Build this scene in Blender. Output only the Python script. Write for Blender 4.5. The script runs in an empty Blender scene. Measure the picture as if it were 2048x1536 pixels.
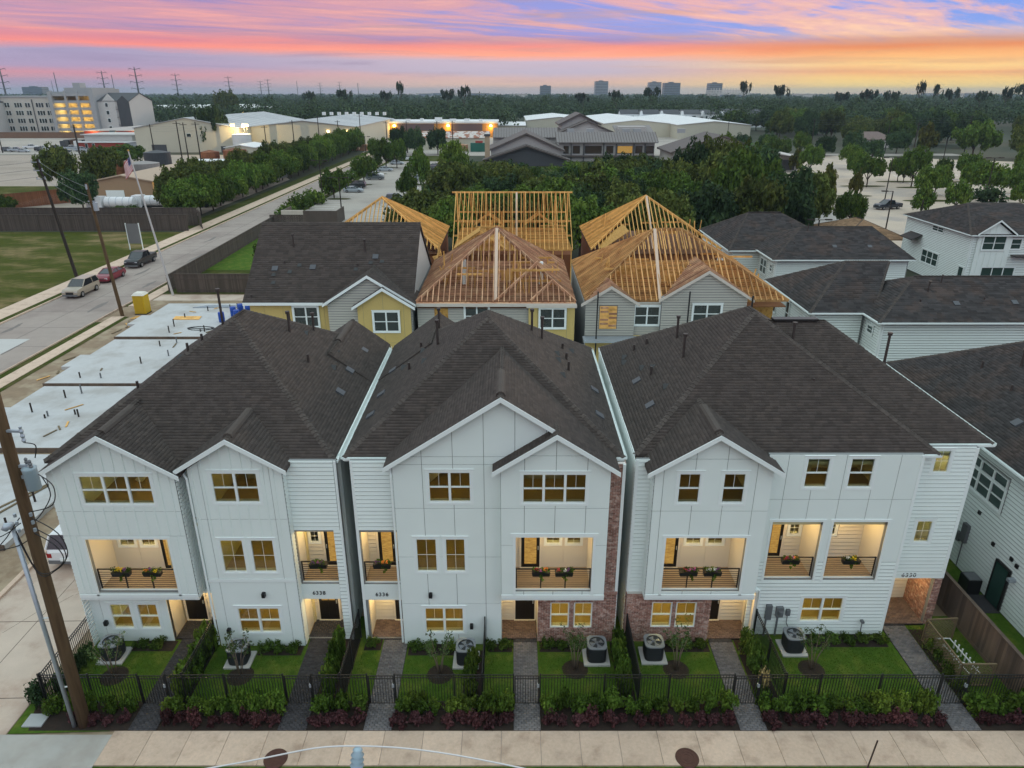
import bpy, bmesh, math, random
import numpy as np
from mathutils import Vector, Matrix
random.seed(7); RNG = np.random.default_rng(7)
S = bpy.context.scene
COL = S.collection
R = math.radians
# ---------------------------------------------------------------- camera
cam = bpy.data.cameras.new('camera'); cam_o = bpy.data.objects.new('camera', cam); COL.objects.link(cam_o)
cam.sensor_width = 36; cam.lens = 24.98; cam.clip_start = .1; cam.clip_end = 30000
cam_o.location = (0, 0, 22.5); cam_o.rotation_euler = (R(90-22.3), 0, 0)
S.camera = cam_o
# ---------------------------------------------------------------- view
S.view_settings.view_transform = 'Standard'; S.view_settings.look = 'None'
S.view_settings.exposure = 0.32; S.view_settings.gamma = 1.0
S.render.engine = 'CYCLES'
S.cycles.use_denoising = True
S.cycles.max_bounces = 6; S.cycles.diffuse_bounces = 3; S.cycles.transparent_max_bounces = 12; S.cycles.volume_bounces = 0
S.cycles.sample_clamp_indirect = 4; S.cycles.caustics_reflective = False; S.cycles.caustics_refractive = False
def lin(c):
    return tuple(((v/255)/12.92 if v/255 <= .04045 else ((v/255+.055)/1.055)**2.4) for v in c)
# ---------------------------------------------------------------- world: dusk sky with cloud bands
W = bpy.data.worlds.new('World'); S.world = W; W.use_nodes = True
nt = W.node_tree; nt.nodes.clear()
def N(tree, t, **kw):
    n = tree.nodes.new(t)
    for k, v in kw.items():
        if k.startswith('i_'):
            n.inputs[int(k[2:]) if k[2:].isdigit() else k[2:]].default_value = v
        else: setattr(n, k, v)
    return n
def math_n(tree, op, a, b=None, clamp=False):
    n = tree.nodes.new('ShaderNodeMath'); n.operation = op; n.use_clamp = clamp
    for i, v in enumerate((a, b)):
        if v is None: continue
        if isinstance(v, (int, float)): n.inputs[i].default_value = v
        else: tree.links.new(v, n.inputs[i])
    return n.outputs[0]
def ramp(tree, fac, stops, mode='LINEAR'):
    n = tree.nodes.new('ShaderNodeValToRGB'); cr = n.color_ramp; cr.interpolation = mode
    while len(cr.elements) < len(stops): cr.elements.new(.5)
    for e, (p, c) in zip(cr.elements, stops):
        e.position = p; e.color = (*c, 1)
    tree.links.new(fac, n.inputs[0]); return n.outputs[0]
def mixc(tree, fac, a, b, typ='MIX'):
    n = tree.nodes.new('ShaderNodeMix'); n.data_type = 'RGBA'; n.blend_type = typ
    for idx, v in ((0, fac), (6, a), (7, b)):
        if isinstance(v, (int, float)): n.inputs[idx].default_value = v
        elif isinstance(v, tuple): n.inputs[idx].default_value = (*v, 1)
        else: tree.links.new(v, n.inputs[idx])
    return n.outputs[2]
def comb(tree, x, y, z=0.0):
    n = tree.nodes.new('ShaderNodeCombineXYZ')
    for i, v in enumerate((x, y, z)):
        if isinstance(v, (int, float)): n.inputs[i].default_value = v
        else: tree.links.new(v, n.inputs[i])
    return n.outputs[0]
def noise(tree, vec, scale, detail=4, rough=.55, dist=0):
    n = tree.nodes.new('ShaderNodeTexNoise'); n.inputs['Scale'].default_value = scale; n.inputs['Detail'].default_value = detail
    n.inputs['Roughness'].default_value = rough; n.inputs['Distortion'].default_value = dist
    if vec is not None: tree.links.new(vec, n.inputs['Vector'])
    return n.outputs['Fac']
def maprange(tree, v, a, b, c=0., d=1., smooth=True):
    n = tree.nodes.new('ShaderNodeMapRange'); n.interpolation_type = 'SMOOTHSTEP' if smooth else 'LINEAR'
    tree.links.new(v, n.inputs[0])
    for i, x in enumerate((a, b, c, d)): n.inputs[i+1].default_value = x
    return n.outputs[0]
tc = N(nt, 'ShaderNodeTexCoord'); sp = N(nt, 'ShaderNodeSeparateXYZ'); nt.links.new(tc.outputs['Generated'], sp.inputs[0])
u = math_n(nt, 'ARCTAN2', sp.outputs[0], sp.outputs[1]); v = sp.outputs[2]
warp = noise(nt, comb(nt, math_n(nt, 'MULTIPLY', u, 2.2), math_n(nt, 'MULTIPLY', v, 30)), 1.0, 5, .6, .6)
vw = math_n(nt, 'ADD', v, math_n(nt, 'MULTIPLY', math_n(nt, 'SUBTRACT', warp, .5), .022))
tilt = math_n(nt, 'ADD', vw, math_n(nt, 'MULTIPLY', u, .006))
f = math_n(nt, 'DIVIDE', tilt, .12, True)
def stops(l): return [(p/.12, lin(c)) for p, c in l]
left = ramp(nt, f, stops([(0, (160, 150, 172)), (.010, (176, 148, 168)), (.019, (205, 140, 152)), (.027, (170, 148, 178)), (.040, (163, 152, 182)), (.047, (240, 140, 130)), (.055, (215, 125, 138)), (.061, (235, 138, 130)), (.069, (146, 122, 170)), (.080, (208, 148, 162)), (.096, (188, 140, 172)), (.12, (150, 135, 195))]))
mid = ramp(nt, f, stops([(0, (200, 175, 165)), (.008, (226, 184, 160)), (.016, (216, 178, 168)), (.024, (190, 176, 192)), (.037, (196, 178, 192)), (.045, (252, 165, 135)), (.055, (240, 140, 125)), (.062, (170, 128, 152)), (.070, (222, 152, 145)), (.083, (250, 180, 150)), (.10, (222, 160, 165)), (.12, (150, 145, 210))]))
right = ramp(nt, f, stops([(0, (244, 214, 140)), (.008, (255, 218, 118)), (.018, (252, 205, 118)), (.026, (240, 172, 112)), (.032, (250, 205, 132)), (.041, (246, 178, 112)), (.050, (226, 138, 88)), (.057, (205, 150, 125)), (.066, (232, 195, 165)), (.078, (176, 190, 216)), (.10, (140, 165, 228)), (.12, (118, 145, 228))]))
c1 = mixc(nt, maprange(nt, u, -.52, .0), left, mid)
c2 = mixc(nt, maprange(nt, u, .08, .45), c1, right)
# cirrus streaks higher up, laid out on a flat cloud deck
dv = math_n(nt, 'ADD', math_n(nt, 'MAXIMUM', v, 0.0), .045)
px_ = math_n(nt, 'DIVIDE', sp.outputs[0], dv); py_ = math_n(nt, 'DIVIDE', sp.outputs[1], dv)
cx = math_n(nt, 'ADD', math_n(nt, 'MULTIPLY', px_, .80), math_n(nt, 'MULTIPLY', py_, .60)); cy = math_n(nt, 'SUBTRACT', math_n(nt, 'MULTIPLY', py_, .80), math_n(nt, 'MULTIPLY', px_, .60))
ci = noise(nt, comb(nt, math_n(nt, 'MULTIPLY', cx, .16), math_n(nt, 'MULTIPLY', cy, .55), 3.1), 1.0, 10, .66, 1.1)
cf = noise(nt, comb(nt, math_n(nt, 'MULTIPLY', cx, .6), math_n(nt, 'MULTIPLY', cy, 2.6), 7.7), 1.0, 7, .6, .6)
cs = math_n(nt, 'ADD', ci, math_n(nt, 'MULTIPLY', math_n(nt, 'SUBTRACT', cf, .5), .35))
cs = math_n(nt, 'SUBTRACT', cs, maprange(nt, u, -.1, .40, .02, .085))
hi = maprange(nt, v, .050, .074)
warm = maprange(nt, u, -.35, .45)
gapc = mixc(nt, maprange(nt, u, -.45, .25), lin((146, 132, 182)), lin((118, 150, 226)))
midc = mixc(nt, warm, lin((196, 146, 166)), lin((232, 176, 168)))
brt = mixc(nt, warm, lin((228, 160, 156)), lin((255, 202, 158)))
top = mixc(nt, maprange(nt, cs, .48, .62), mixc(nt, maprange(nt, cs, .36, .50), gapc, midc), brt)
c3 = mixc(nt, math_n(nt, 'MULTIPLY', hi, .86), c2, top)
# thin dark streaks over the low bands
st2 = noise(nt, comb(nt, math_n(nt, 'MULTIPLY', u, 3.5), math_n(nt, 'MULTIPLY', v, 90)), 1.0, 6, .6, .7)
c3 = mixc(nt, math_n(nt, 'MULTIPLY', maprange(nt, st2, .50, .70), .55), c3, mixc(nt, warm, lin((150, 136, 168)), lin((214, 160, 120))))
# upper dome: pale blue-grey cloud light
zen = noise(nt, tc.outputs['Generated'], 3.0, 6, .6, .4)
zc = mixc(nt, maprange(nt, zen, .35, .7), (.62, .79, .87), (.84, .90, .88))
c4 = mixc(nt, maprange(nt, v, .115, .42), c3, zc)
bg = N(nt, 'ShaderNodeBackground')
nt.links.new(c4, bg.inputs[0])
nt.links.new(maprange(nt, v, .11, .55, .95, 1.12), bg.inputs[1])
wo = N(nt, 'ShaderNodeOutputWorld'); nt.links.new(bg.outputs[0], wo.inputs[0])
# ---------------------------------------------------------------- sun (just at the horizon, behind cloud)
sl = bpy.data.lights.new('sun', 'SUN'); sl.energy = .6; sl.angle = R(14); sl.color = (1, .72, .45)
so = bpy.data.objects.new('sun', sl); COL.objects.link(so)
sd = Vector((math.sin(R(38))*math.cos(R(6)), math.cos(R(38))*math.cos(R(6)), math.sin(R(6))))
so.rotation_euler = sd.to_track_quat('Z', 'Y').to_euler(); so.location = (60, 60, 60)
# ================================================================ materials
MATS = {}
def M(name, c, var=.12, sc=2.5, rough=.8, bump=0., bsc=80., metal=0., c2=None, mixsc=.35, isl=0., objr=0., spec=.35, stretch=None, lo=.45, hi=.65, trans=0., mixd=5):
    if name in MATS: return MATS[name]
    m = bpy.data.materials.new(name); m.use_nodes = True; t = m.node_tree
    b = t.nodes['Principled BSDF']; b.inputs['Roughness'].default_value = rough; b.inputs['Metallic'].default_value = metal
    b.inputs['Specular IOR Level'].default_value = spec
    g = N(t, 'ShaderNodeNewGeometry'); pos = g.outputs['Position']
    if stretch:
        mp = N(t, 'ShaderNodeMapping'); mp.inputs['Scale'].default_value = stretch; t.links.new(pos, mp.inputs[0]); pos = mp.outputs[0]
    col = None
    if c2 is not None:
        col = mixc(t, maprange(t, noise(t, pos, mixsc, mixd, .6), lo, hi), tuple(c), tuple(c2))
    val = math_n(t, 'ADD', math_n(t, 'MULTIPLY', noise(t, pos, sc, 6, .6), 2*var), 1-var)
    if isl:
        val = math_n(t, 'MULTIPLY', val, math_n(t, 'ADD', math_n(t, 'MULTIPLY', g.outputs['Random Per Island'], 2*isl), 1-isl))
    if objr:
        oi = N(t, 'ShaderNodeObjectInfo')
        val = math_n(t, 'MULTIPLY', val, math_n(t, 'ADD', math_n(t, 'MULTIPLY', oi.outputs['Random'], 2*objr), 1-objr))
    vm = N(t, 'ShaderNodeVectorMath', operation='SCALE')
    if col is None: vm.inputs[0].default_value = c
    else: t.links.new(col, vm.inputs[0])
    t.links.new(val, vm.inputs['Scale']); t.links.new(vm.outputs[0], b.inputs['Base Color'])
    if bump:
        bn = N(t, 'ShaderNodeBump'); bn.inputs['Strength'].default_value = bump; bn.inputs['Distance'].default_value = .02
        t.links.new(noise(t, pos, bsc, 4, .6), bn.inputs['Height']); t.links.new(bn.outputs[0], b.inputs['Normal'])
    if trans:
        tr = N(t, 'ShaderNodeBsdfTranslucent'); t.links.new(vm.outputs[0], tr.inputs[0])
        mx = N(t, 'ShaderNodeMixShader'); mx.inputs[0].default_value = trans
        t.links.new(b.outputs[0], mx.inputs[1]); t.links.new(tr.outputs[0], mx.inputs[2])
        t.links.new(mx.outputs[0], t.nodes['Material Output'].inputs[0])
    MATS[name] = m; return m
def EM(name, c, s):
    m = bpy.data.materials.new(name); m.use_nodes = True; t = m.node_tree; b = t.nodes['Principled BSDF']
    b.inputs['Base Color'].default_value = (*c, 1); b.inputs['Emission Color'].default_value = (*c, 1); b.inputs['Emission Strength'].default_value = s
    MATS[name] = m; return m
def GLASS(name, tint, refl, rough=.02):
    m = bpy.data.materials.new(name); m.use_nodes = True; t = m.node_tree; t.nodes.remove(t.nodes['Principled BSDF'])
    tr = N(t, 'ShaderNodeBsdfTransparent'); tr.inputs[0].default_value = (*tint, 1)
    gl = N(t, 'ShaderNodeBsdfGlossy'); gl.inputs['Roughness'].default_value = rough; gl.inputs[0].default_value = (.9, .95, 1, 1)
    fr = N(t, 'ShaderNodeLayerWeight'); fr.inputs[0].default_value = refl
    mx = N(t, 'ShaderNodeMixShader'); t.links.new(fr.outputs['Fresnel'], mx.inputs[0]); t.links.new(tr.outputs[0], mx.inputs[1]); t.links.new(gl.outputs[0], mx.inputs[2])
    t.links.new(mx.outputs[0], t.nodes['Material Output'].inputs[0]); MATS[name] = m; return m
white = M('white_paint', (.80, .875, .845), .055, .9, .62, .04, 90, objr=.012)
trimw = M('white_trim', (.83, .89, .875), .03, 2, .5)
sheath = M('shadow_line_sheathing', (.22, .23, .23), .05, 1.2, .8)  # wall backing, coloured dark to paint the shadow lines between boards and panels
cream = M('cream_paint', (.74, .70, .61), .04, 1.5, .65)
shing = M('roof_shingle', (.073, .060, .0535), .16, 2.2, .95, .7, 300, isl=.19, c2=(.083, .067, .058), mixsc=2.5)
shingf = M('roof_shingle_weathered', (.056, .052, .052), .2, .9, .95, .6, 200, isl=.3, c2=(.078, .06, .053), mixsc=.6)
ridgem = M('ridge_shingle', (.080, .066, .058), .2, 3, .95, .4, 200, isl=.2)
brickm = M('brick', (.33, .175, .135), .18, 8, .9, .5, 120, c2=(.50, .36, .30), mixsc=7, isl=.34)
mortar = M('mortar', (.58, .54, .5), .1, 6, .95)
paver = M('paver', (.135, .13, .135), .15, 4, .9, .3, 120, isl=.22, c2=(.18, .165, .16), mixsc=.7)
paverb = M('porch_paver', (.165, .115, .095), .15, 4, .9, .3, 120, isl=.25)
paverd = M('dark_paver', (.05, .048, .052), .15, 4, .9, .3, 120, isl=.25)
black = M('black_metal', (.012, .012, .013), .1, 4, .45, spec=.5)
blackd = M('black_door', (.012, .011, .011), .05, 4, .35)
grayd = M('grey_metal', (.16, .17, .18), .1, 4, .5, metal=.3)
steel = M('galvanised_steel', (.42, .47, .52), .12, 6, .45, metal=.5)
conc = M('sidewalk_concrete', (.57, .435, .335), .22, 9.0, .92, .4, 60, c2=(.38, .275, .205), mixsc=1.1, objr=.10, lo=.45, hi=.78, mixd=10)
concw = M('new_concrete', (.50, .505, .505), .12, 1.8, .9, .2, 40, c2=(.41, .40, .385), mixsc=.3, mixd=9)
road = M('road_concrete', (.345, .29, .255), .14, .8, .93, .2, 30, c2=(.27, .22, .195), mixsc=.12)
drive = M('stained_concrete', (.56, .46, .375), .12, 1.2, .9, .2, 30, c2=(.42, .31, .245), mixsc=.35, mixd=8)
lotc = M('lot_concrete', (.50, .41, .325), .12, .3, .93, .1, 20, c2=(.37, .32, .28), mixsc=.07)
lotd = M('old_lot_asphalt', (.38, .345, .305), .15, .4, .93, .1, 20, c2=(.31, .28, .25), mixsc=.06)
dirt = M('bare_dirt', (.26, .19, .125), .25, 1.2, .98, .6, 8, c2=(.36, .29, .2), mixsc=.5)
sand = M('sandy_ground', (.36, .30, .25), .15, .3, .98, .3, 3, c2=(.29, .245, .2), mixsc=.06)
mulch = M('mulch', (.026, .018, .014), .4, 18, .98, .9, 40, c2=(.036, .024, .017), mixsc=6)
lawn = M('lawn_turf', (.062, .120, .016), .45, 5, .98, .9, 60, c2=(.11, .15, .026), mixsc=1.1, spec=.05)
field = M('field_turf', (.062, .074, .013), .5, 1.3, .98, .7, 20, c2=(.22, .165, .08), mixsc=.16, lo=.45, hi=.70, spec=.05, stretch=(.7, 1.4, 1), mixd=9)
verge = M('verge_turf', (.050, .066, .013), .4, 2, .98, .7, 30, spec=.05, c2=(.09, .085, .03), mixsc=.4)
yellowp = M('yellow_sheathing', (.58, .44, .16), .08, 1.2, .75)
greys = M('grey_primed_siding', (.47, .46, .41), .06, 1.2, .75, objr=.03)
wallgrey = M('grey_house_wrap', (.50, .51, .50), .06, 1, .8)
lumber = M('raw_lumber', (.74, .425, .135), .18, 5, .8, .2, 40, objr=.25, c2=(.56, .30, .085), mixsc=1.5)
lumberg = M('golden_lumber', (.62, .35, .135), .2, 5, .8, .2, 40, objr=.3, c2=(.44, .215, .08), mixsc=.9)
lumberb = M('weathered_lumber', (.42, .215, .125), .2, 5, .8, .2, 40, objr=.28, c2=(.58, .36, .21), mixsc=1.2)
osb = M('osb_sheathing', (.52, .30, .08), .35, 9, .85, .3, 30, c2=(.36, .18, .035), mixsc=5)
osbr = M('red_sheathing', (.20, .075, .03), .2, 4, .85)
fencew = M('fence_wood', (.15, .108, .08), .3, 3, .95, .5, 60, objr=.25, stretch=(1, 1, .25), c2=(.10, .075, .06), mixsc=1.5)
fencef = M('far_fence_wood', (.095, .075, .062), .3, 1.5, .95, isl=.25, stretch=(1, 1, .2))
rustf = M('rusty_fence', (.20, .075, .035), .3, .6, .9, isl=.2)
polew = M('pole_wood', (.115, .072, .036), .35, 2, .95, .6, 30, stretch=(6, 6, .5), c2=(.085, .05, .025), mixsc=1.2)
poled = M('dark_pole_wood', (.035, .027, .022), .3, 2, .95, stretch=(6, 6, .5))
warmwall = M('interior_wall', (.68, .60, .34), .05, 1, .9)
wfloor = M('interior_floor', (.30, .21, .085), .3, 3, .5, stretch=(1, 6, 1))
glassw = GLASS('window_glass', (.80, .83, .76), .24)
glassd = M('dark_glass', (.018, .026, .026), .2, .6, .06, spec=.8)
glassg = M('green_dark_glass', (.03, .06, .052), .25, .5, .08, spec=.8)
lampm = EM('lamp_glow', (1, .72, .32), 9)
lampw = EM('flood_glow', (1, .66, .26), 14)
litpane = EM('lit_pane', (1, .55, .12), .42)
_t = litpane.node_tree; _g = N(_t, 'ShaderNodeNewGeometry'); _m = N(_t, 'ShaderNodeMapping'); _m.inputs['Scale'].default_value = (2, 2, 9); _t.links.new(_g.outputs['Position'], _m.inputs[0])
_t.links.new(ramp(_t, noise(_t, _m.outputs[0], 2.2, 6, .65), [(.3, (.30, .13, .02)), (.7, (1, .60, .14))]), _t.nodes['Principled BSDF'].inputs['Emission Color']); _t.nodes['Principled BSDF'].inputs['Base Color'].default_value = (.1, .07, .03, 1); _t.nodes['Principled BSDF'].inputs['Roughness'].default_value = .15
leafm = {}
for k, (a, b_, tr) in dict(oak=((.032, .043, .010), (.055, .062, .014), .25), dark=((.018, .034, .014), (.032, .052, .018), .2), lime=((.085, .125, .018), (.06, .10, .016), .3), hedge=((.044, .080, .012), (.075, .105, .016), .3), purple=((.050, .022, .024), (.075, .03, .03), .25), box=((.034, .060, .010), (.056, .080, .014), .25), myrtle=((.045, .075, .025), (.065, .095, .035), .3), gold=((.28, .24, .05), (.18, .16, .04), .3), pine=((.018, .030, .016), (.03, .042, .02), .2), far=((.020, .034, .016), (.034, .05, .018), .1), ochre=((.11, .105, .02), (.07, .09, .02), .3), pale=((.35, .27, .12), (.2, .18, .06), .3)).items():
    lf = dict(oak=2.2, dark=2.0, lime=1.5, hedge=1.65, purple=1.5, box=1.95, myrtle=1.6, pine=1.4, far=1.6).get(k, 1); a = tuple(q*lf for q in a); b_ = tuple(q*lf for q in b_)
    leafm[k] = M('leaf_'+k, a, .35, .8, .7, isl=.5, objr=.36, c2=b_, mixsc=.45, trans=tr, spec=.08)
barkm = M('bark', (.075, .055, .042), .3, 4, .95, .6, 20, stretch=(3, 3, .6))
barkl = M('pale_bark', (.20, .15, .11), .25, 4, .95)
# ================================================================ mesh helpers
class MB:
    def __init__(s): s.v = []; s.f = []
    def add(s, vs, fs):
        o = len(s.v); s.v += [tuple(p) for p in vs]; s.f += [tuple(i+o for i in q) for q in fs]; return s
    def box(s, x0, y0, z0, x1, y1, z1):
        return s.add([(x0, y0, z0), (x1, y0, z0), (x1, y1, z0), (x0, y1, z0), (x0, y0, z1), (x1, y0, z1), (x1, y1, z1), (x0, y1, z1)],
                     [(3, 2, 1, 0), (4, 5, 6, 7), (0, 1, 5, 4), (1, 2, 6, 5), (2, 3, 7, 6), (3, 0, 4, 7)])
    def slab(s, poly, dz):                                        # 3-D polygon extruded by a vector
        n = len(poly); d = Vector(dz)
        return s.add([Vector(p) for p in poly]+[Vector(p)+d for p in poly], [tuple(range(n)), tuple(range(2*n-1, n-1, -1))]+[(i, i+n, (i+1) % n+n, (i+1) % n) for i in range(n)])
    def tube(s, pts, r, n=8, cap=True):
        pts = [Vector(p) for p in pts]; rr = r if isinstance(r, (list, tuple)) else [r]*len(pts); rings = []
        for i, p in enumerate(pts):
            d = (pts[min(i+1, len(pts)-1)]-pts[max(i-1, 0)]).normalized()
            a = d.orthogonal().normalized() if i == 0 else (a-d*a.dot(d)).normalized()
            b = d.cross(a); rings.append([p+(a*math.cos(t)+b*math.sin(t))*rr[i] for t in [2*math.pi*k/n for k in range(n)]])
        vs = [q for rg in rings for q in rg]; fs = []
        for i in range(len(pts)-1):
            for k in range(n): fs.append((i*n+k, i*n+(k+1) % n, (i+1)*n+(k+1) % n, (i+1)*n+k))
        if cap: fs += [tuple(range(n-1, -1, -1)), tuple(range((len(pts)-1)*n, len(pts)*n))]
        return s.add(vs, fs)
    def cyl(s, c, r, h, n=16, r2=None): return s.tube([c, (c[0], c[1], c[2]+h)], [r, r if r2 is None else r2], n)
    def bar(s, p0, p1, w, h, up=(0, 0, 1)):
        p0 = Vector(p0); p1 = Vector(p1); d = (p1-p0).normalized(); up = Vector(up)
        if abs(d.dot(up)) > .99: up = Vector((0, 1, 0))
        a = d.cross(up).normalized()*w/2; b = a.cross(d).normalized()*h/2
        vs = [p+q for p in (p0, p1) for q in (-a-b, a-b, a+b, -a+b)]
        return s.add(vs, [(3, 2, 1, 0), (4, 5, 6, 7), (0, 1, 5, 4), (1, 2, 6, 5), (2, 3, 7, 6), (3, 0, 4, 7)])
    def mesh(s, name, mat, smooth=False):
        me = bpy.data.meshes.new(name); me.from_pydata(s.v, [], s.f)
        if mat: me.materials.append(mat)
        if smooth: me.polygons.foreach_set('use_smooth', [True]*len(me.polygons))
        me.update(); return me
    def build(s, name, mat, parent=None, smooth=False): return link(name, s.mesh(name, mat, smooth), parent)
def fast(name, v, q, mat):
    me = bpy.data.meshes.new(name); v = np.asarray(v, np.float32); q = np.asarray(q, np.int32); k = q.shape[1]
    me.vertices.add(len(v)); me.vertices.foreach_set('co', v.ravel())
    me.loops.add(q.size); me.loops.foreach_set('vertex_index', q.ravel())
    me.polygons.add(len(q)); me.polygons.foreach_set('loop_start', np.arange(0, q.size, k, dtype=np.int32)); me.polygons.foreach_set('loop_total', np.full(len(q), k, np.int32))
    me.update(calc_edges=True); me.materials.append(mat); return me
def link(name, data, parent=None):
    o = bpy.data.objects.new(name, data); COL.objects.link(o)
    if parent is not None:
        o.parent = parent
        off = parent.location.copy() if parent.get('_w') else Vector((0, 0, 0))
        if off.length: o.matrix_parent_inverse = Matrix.Translation(-off)
    return o
def tag(o, label, cat, group=None, kind=None):
    o['label'] = label; o['category'] = cat
    if group: o['group'] = group
    if kind: o['kind'] = kind
    return o
def thing(name, label, cat, loc=(0, 0, 0), group=None, world=True):
    o = bpy.data.objects.new(name, None); COL.objects.link(o); o.location = loc; o.empty_display_size = .2
    if world: o['_w'] = 1
    return tag(o, label, cat, group)
def struct(name, mb, mat):
    o = mb.build(name, mat) if isinstance(mb, MB) else link(name, mb); o['kind'] = 'structure'; return o
def stuff(o, label=None, cat=None):
    o['kind'] = 'stuff'
    if label: o['label'] = label; o['category'] = cat
    return o
UB = {}
def ucube(mat):
    if mat.name not in UB: UB[mat.name] = MB().box(-.5, -.5, -.5, .5, .5, .5).mesh('box_'+mat.name, mat)
    return UB[mat.name]
def stick(name, p0, p1, w, h, mat, parent=None, up=(0, 0, 1)):    # one board: shared unit box, scaled
    o = link(name, ucube(mat), parent); p0 = Vector(p0); p1 = Vector(p1); d = p1-p0; L = d.length; d.normalize(); up = Vector(up)
    if abs(d.dot(up)) > .99: up = Vector((0, 1, 0))
    a = d.cross(up).normalized(); b = a.cross(d).normalized()
    m = Matrix(((d.x*L, a.x*w, b.x*h, 0), (d.y*L, a.y*w, b.y*h, 0), (d.z*L, a.z*w, b.z*h, 0), (0, 0, 0, 1)))
    m.translation = (p0+p1)/2
    o.location = m.translation; o.rotation_euler = Matrix((d, a, b)).transposed().to_euler(); o.scale = (L, w, h); return o
def block(name, x0, y0, z0, x1, y1, z1, mat, parent=None):
    o = link(name, ucube(mat), parent); o.location = ((x0+x1)/2, (y0+y1)/2, (z0+z1)/2); o.scale = (abs(x1-x0), abs(y1-y0), abs(z1-z0)); return o
def copy_tree(o, parent=None):
    c = o.copy(); COL.objects.link(c); c.parent = parent
    for ch in list(o.children): copy_tree(ch, c)
    return c
# ---------------------------------------------------------------- facade frames
class Fr:
    def __init__(s, o, u, n): s.o = Vector(o); s.u = Vector(u); s.n = Vector(n)
    def p(s, a, z, d=0.): return s.o+s.u*a+Vector((0, 0, z))+s.n*d
def front(Y): return Fr((0, Y, 0), (1, 0, 0), (0, -1, 0))
def leftw(X): return Fr((X, 0, 0), (0, 1, 0), (-1, 0, 0))
def rightw(X): return Fr((X, 0, 0), (0, 1, 0), (1, 0, 0))
def clip(poly, ax, val, keep_less):
    out = []; n = len(poly)
    for i in range(n):
        a = poly[i]; b = poly[(i+1) % n]; ia = (a[ax] <= val+1e-9) if keep_less else (a[ax] >= val-1e-9); ib = (b[ax] <= val+1e-9) if keep_less else (b[ax] >= val-1e-9)
        if ia: out.append(a)
        if ia != ib:
            t = (val-a[ax])/(b[ax]-a[ax]); out.append((a[0]+(b[0]-a[0])*t, a[1]+(b[1]-a[1])*t))
    return out if len(out) >= 3 and area(out) > 2e-4 else []
def area(p): return abs(sum(p[i][0]*p[(i+1) % len(p)][1]-p[(i+1) % len(p)][0]*p[i][1] for i in range(len(p))))/2
def minus(poly, ops):
    ps = [poly]
    for (a0, z0, a1, z1) in ops:
        nx = []
        for p in ps:
            l = clip(p, 0, a0, True); r = clip(p, 0, a1, False)
            if l: nx.append(l)
            if r: nx.append(r)
            m = clip(p, 0, a0, False); m = m and clip(m, 0, a1, True)
            if m:
                b = clip(m, 1, z0, True); t = clip(m, 1, z1, False)
                if b: nx.append(b)
                if t: nx.append(t)
        ps = nx
    return ps
def prism(mb, fr, poly, d0, d1f):
    f_ = d1f if callable(d1f) else (lambda z: d1f)
    n = len(poly); vs = [fr.p(a, z, d0) for a, z in poly]+[fr.p(a, z, f_(z)) for a, z in poly]
    mb.add(vs, [tuple(range(n)), tuple(range(2*n-1, n-1, -1))]+[(i, i+n, (i+1) % n+n, (i+1) % n) for i in range(n)])
def rect(a0, z0, a1, z1): return [(a0, z0), (a1, z0), (a1, z1), (a0, z1)]
def wall(name, fr, poly, ops, d0, d1, mat, parent):
    mb = MB()
    for p in minus(poly, ops): prism(mb, fr, p, d0, d1)
    return mb.build(name, mat, parent)
def laps(fr, poly, ops, parent, mat, ex=.185, name='lap_board', d=.003, each=True):
    z = min(p[1] for p in poly); zt = max(p[1] for p in poly); big = MB(); gap = (.03 if (z+zt)/2 > 5 else .046) if each else .05  # gap widened so the dark backing stands in for shade under each board
    while z < zt-.02:
        row = clip(poly, 1, z, False); row = row and clip(row, 1, z+ex-gap, True)
        if row:
            for p in minus(row, ops):
                mb = MB() if each else big
                prism(mb, fr, p, d, lambda q, z=z: d+.042-.03*(q-z)/ex)
                if each: mb.build(name, mat, parent)
        z += ex
    if not each: return stuff(big.build('siding', mat, parent))
def panels(fr, poly, us, zs, ops, parent, mat, gap=.018, d0=.003, d1=.02, name='panel'):
    a0 = min(p[0] for p in poly); a1 = max(p[0] for p in poly); z0 = min(p[1] for p in poly); z1 = max(p[1] for p in poly)
    U = [a0]+[x for x in us if a0+.1 < x < a1-.1]+[a1]; Z = [z0]+[x for x in zs if z0+.1 < x < z1-.1]+[z1]
    for i in range(len(U)-1):
        for j in range(len(Z)-1):
            c = poly
            for ax, val, k in ((0, U[i]+gap/2, False), (0, U[i+1]-gap/2, True), (1, Z[j]+gap/2, False), (1, Z[j+1]-gap/2, True)):
                c = clip(c, ax, val, k) if c else c
            if not c: continue
            ps = minus(c, ops); bb = [(min(q[0] for q in p), min(q[1] for q in p), max(q[0] for q in p), max(q[1] for q in p)) for p in ps]; gi = list(range(len(ps)))
            for a_ in range(len(ps)):
                for b_ in range(a_):
                    ou = min(bb[a_][2], bb[b_][2])-max(bb[a_][0], bb[b_][0]); oz = min(bb[a_][3], bb[b_][3])-max(bb[a_][1], bb[b_][1])
                    if (abs(ou) < 1e-6 and oz > .01) or (abs(oz) < 1e-6 and ou > .01): ga, gb = gi[a_], gi[b_]; gi = [gb if g == ga else g for g in gi]
            for g in sorted(set(gi)):
                mb = MB()
                for p, k in zip(ps, gi):
                    if k == g: prism(mb, fr, p, d0, d1)
                if mb.v: mb.build(name, mat, parent)
def battens(fr, poly, us, ops, parent, mat, w=.055, d0=.02, d1=.046):
    for x in us:
        c = clip(poly, 0, x-w/2, False); c = c and clip(c, 0, x+w/2, True)
        if not c: continue
        for p in minus(c, ops):
            if max(q[1] for q in p)-min(q[1] for q in p) < .05 or area(p) < .002: continue
            mb = MB(); prism(mb, fr, p, d0, d1); mb.build('batten', mat, parent)
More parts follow.
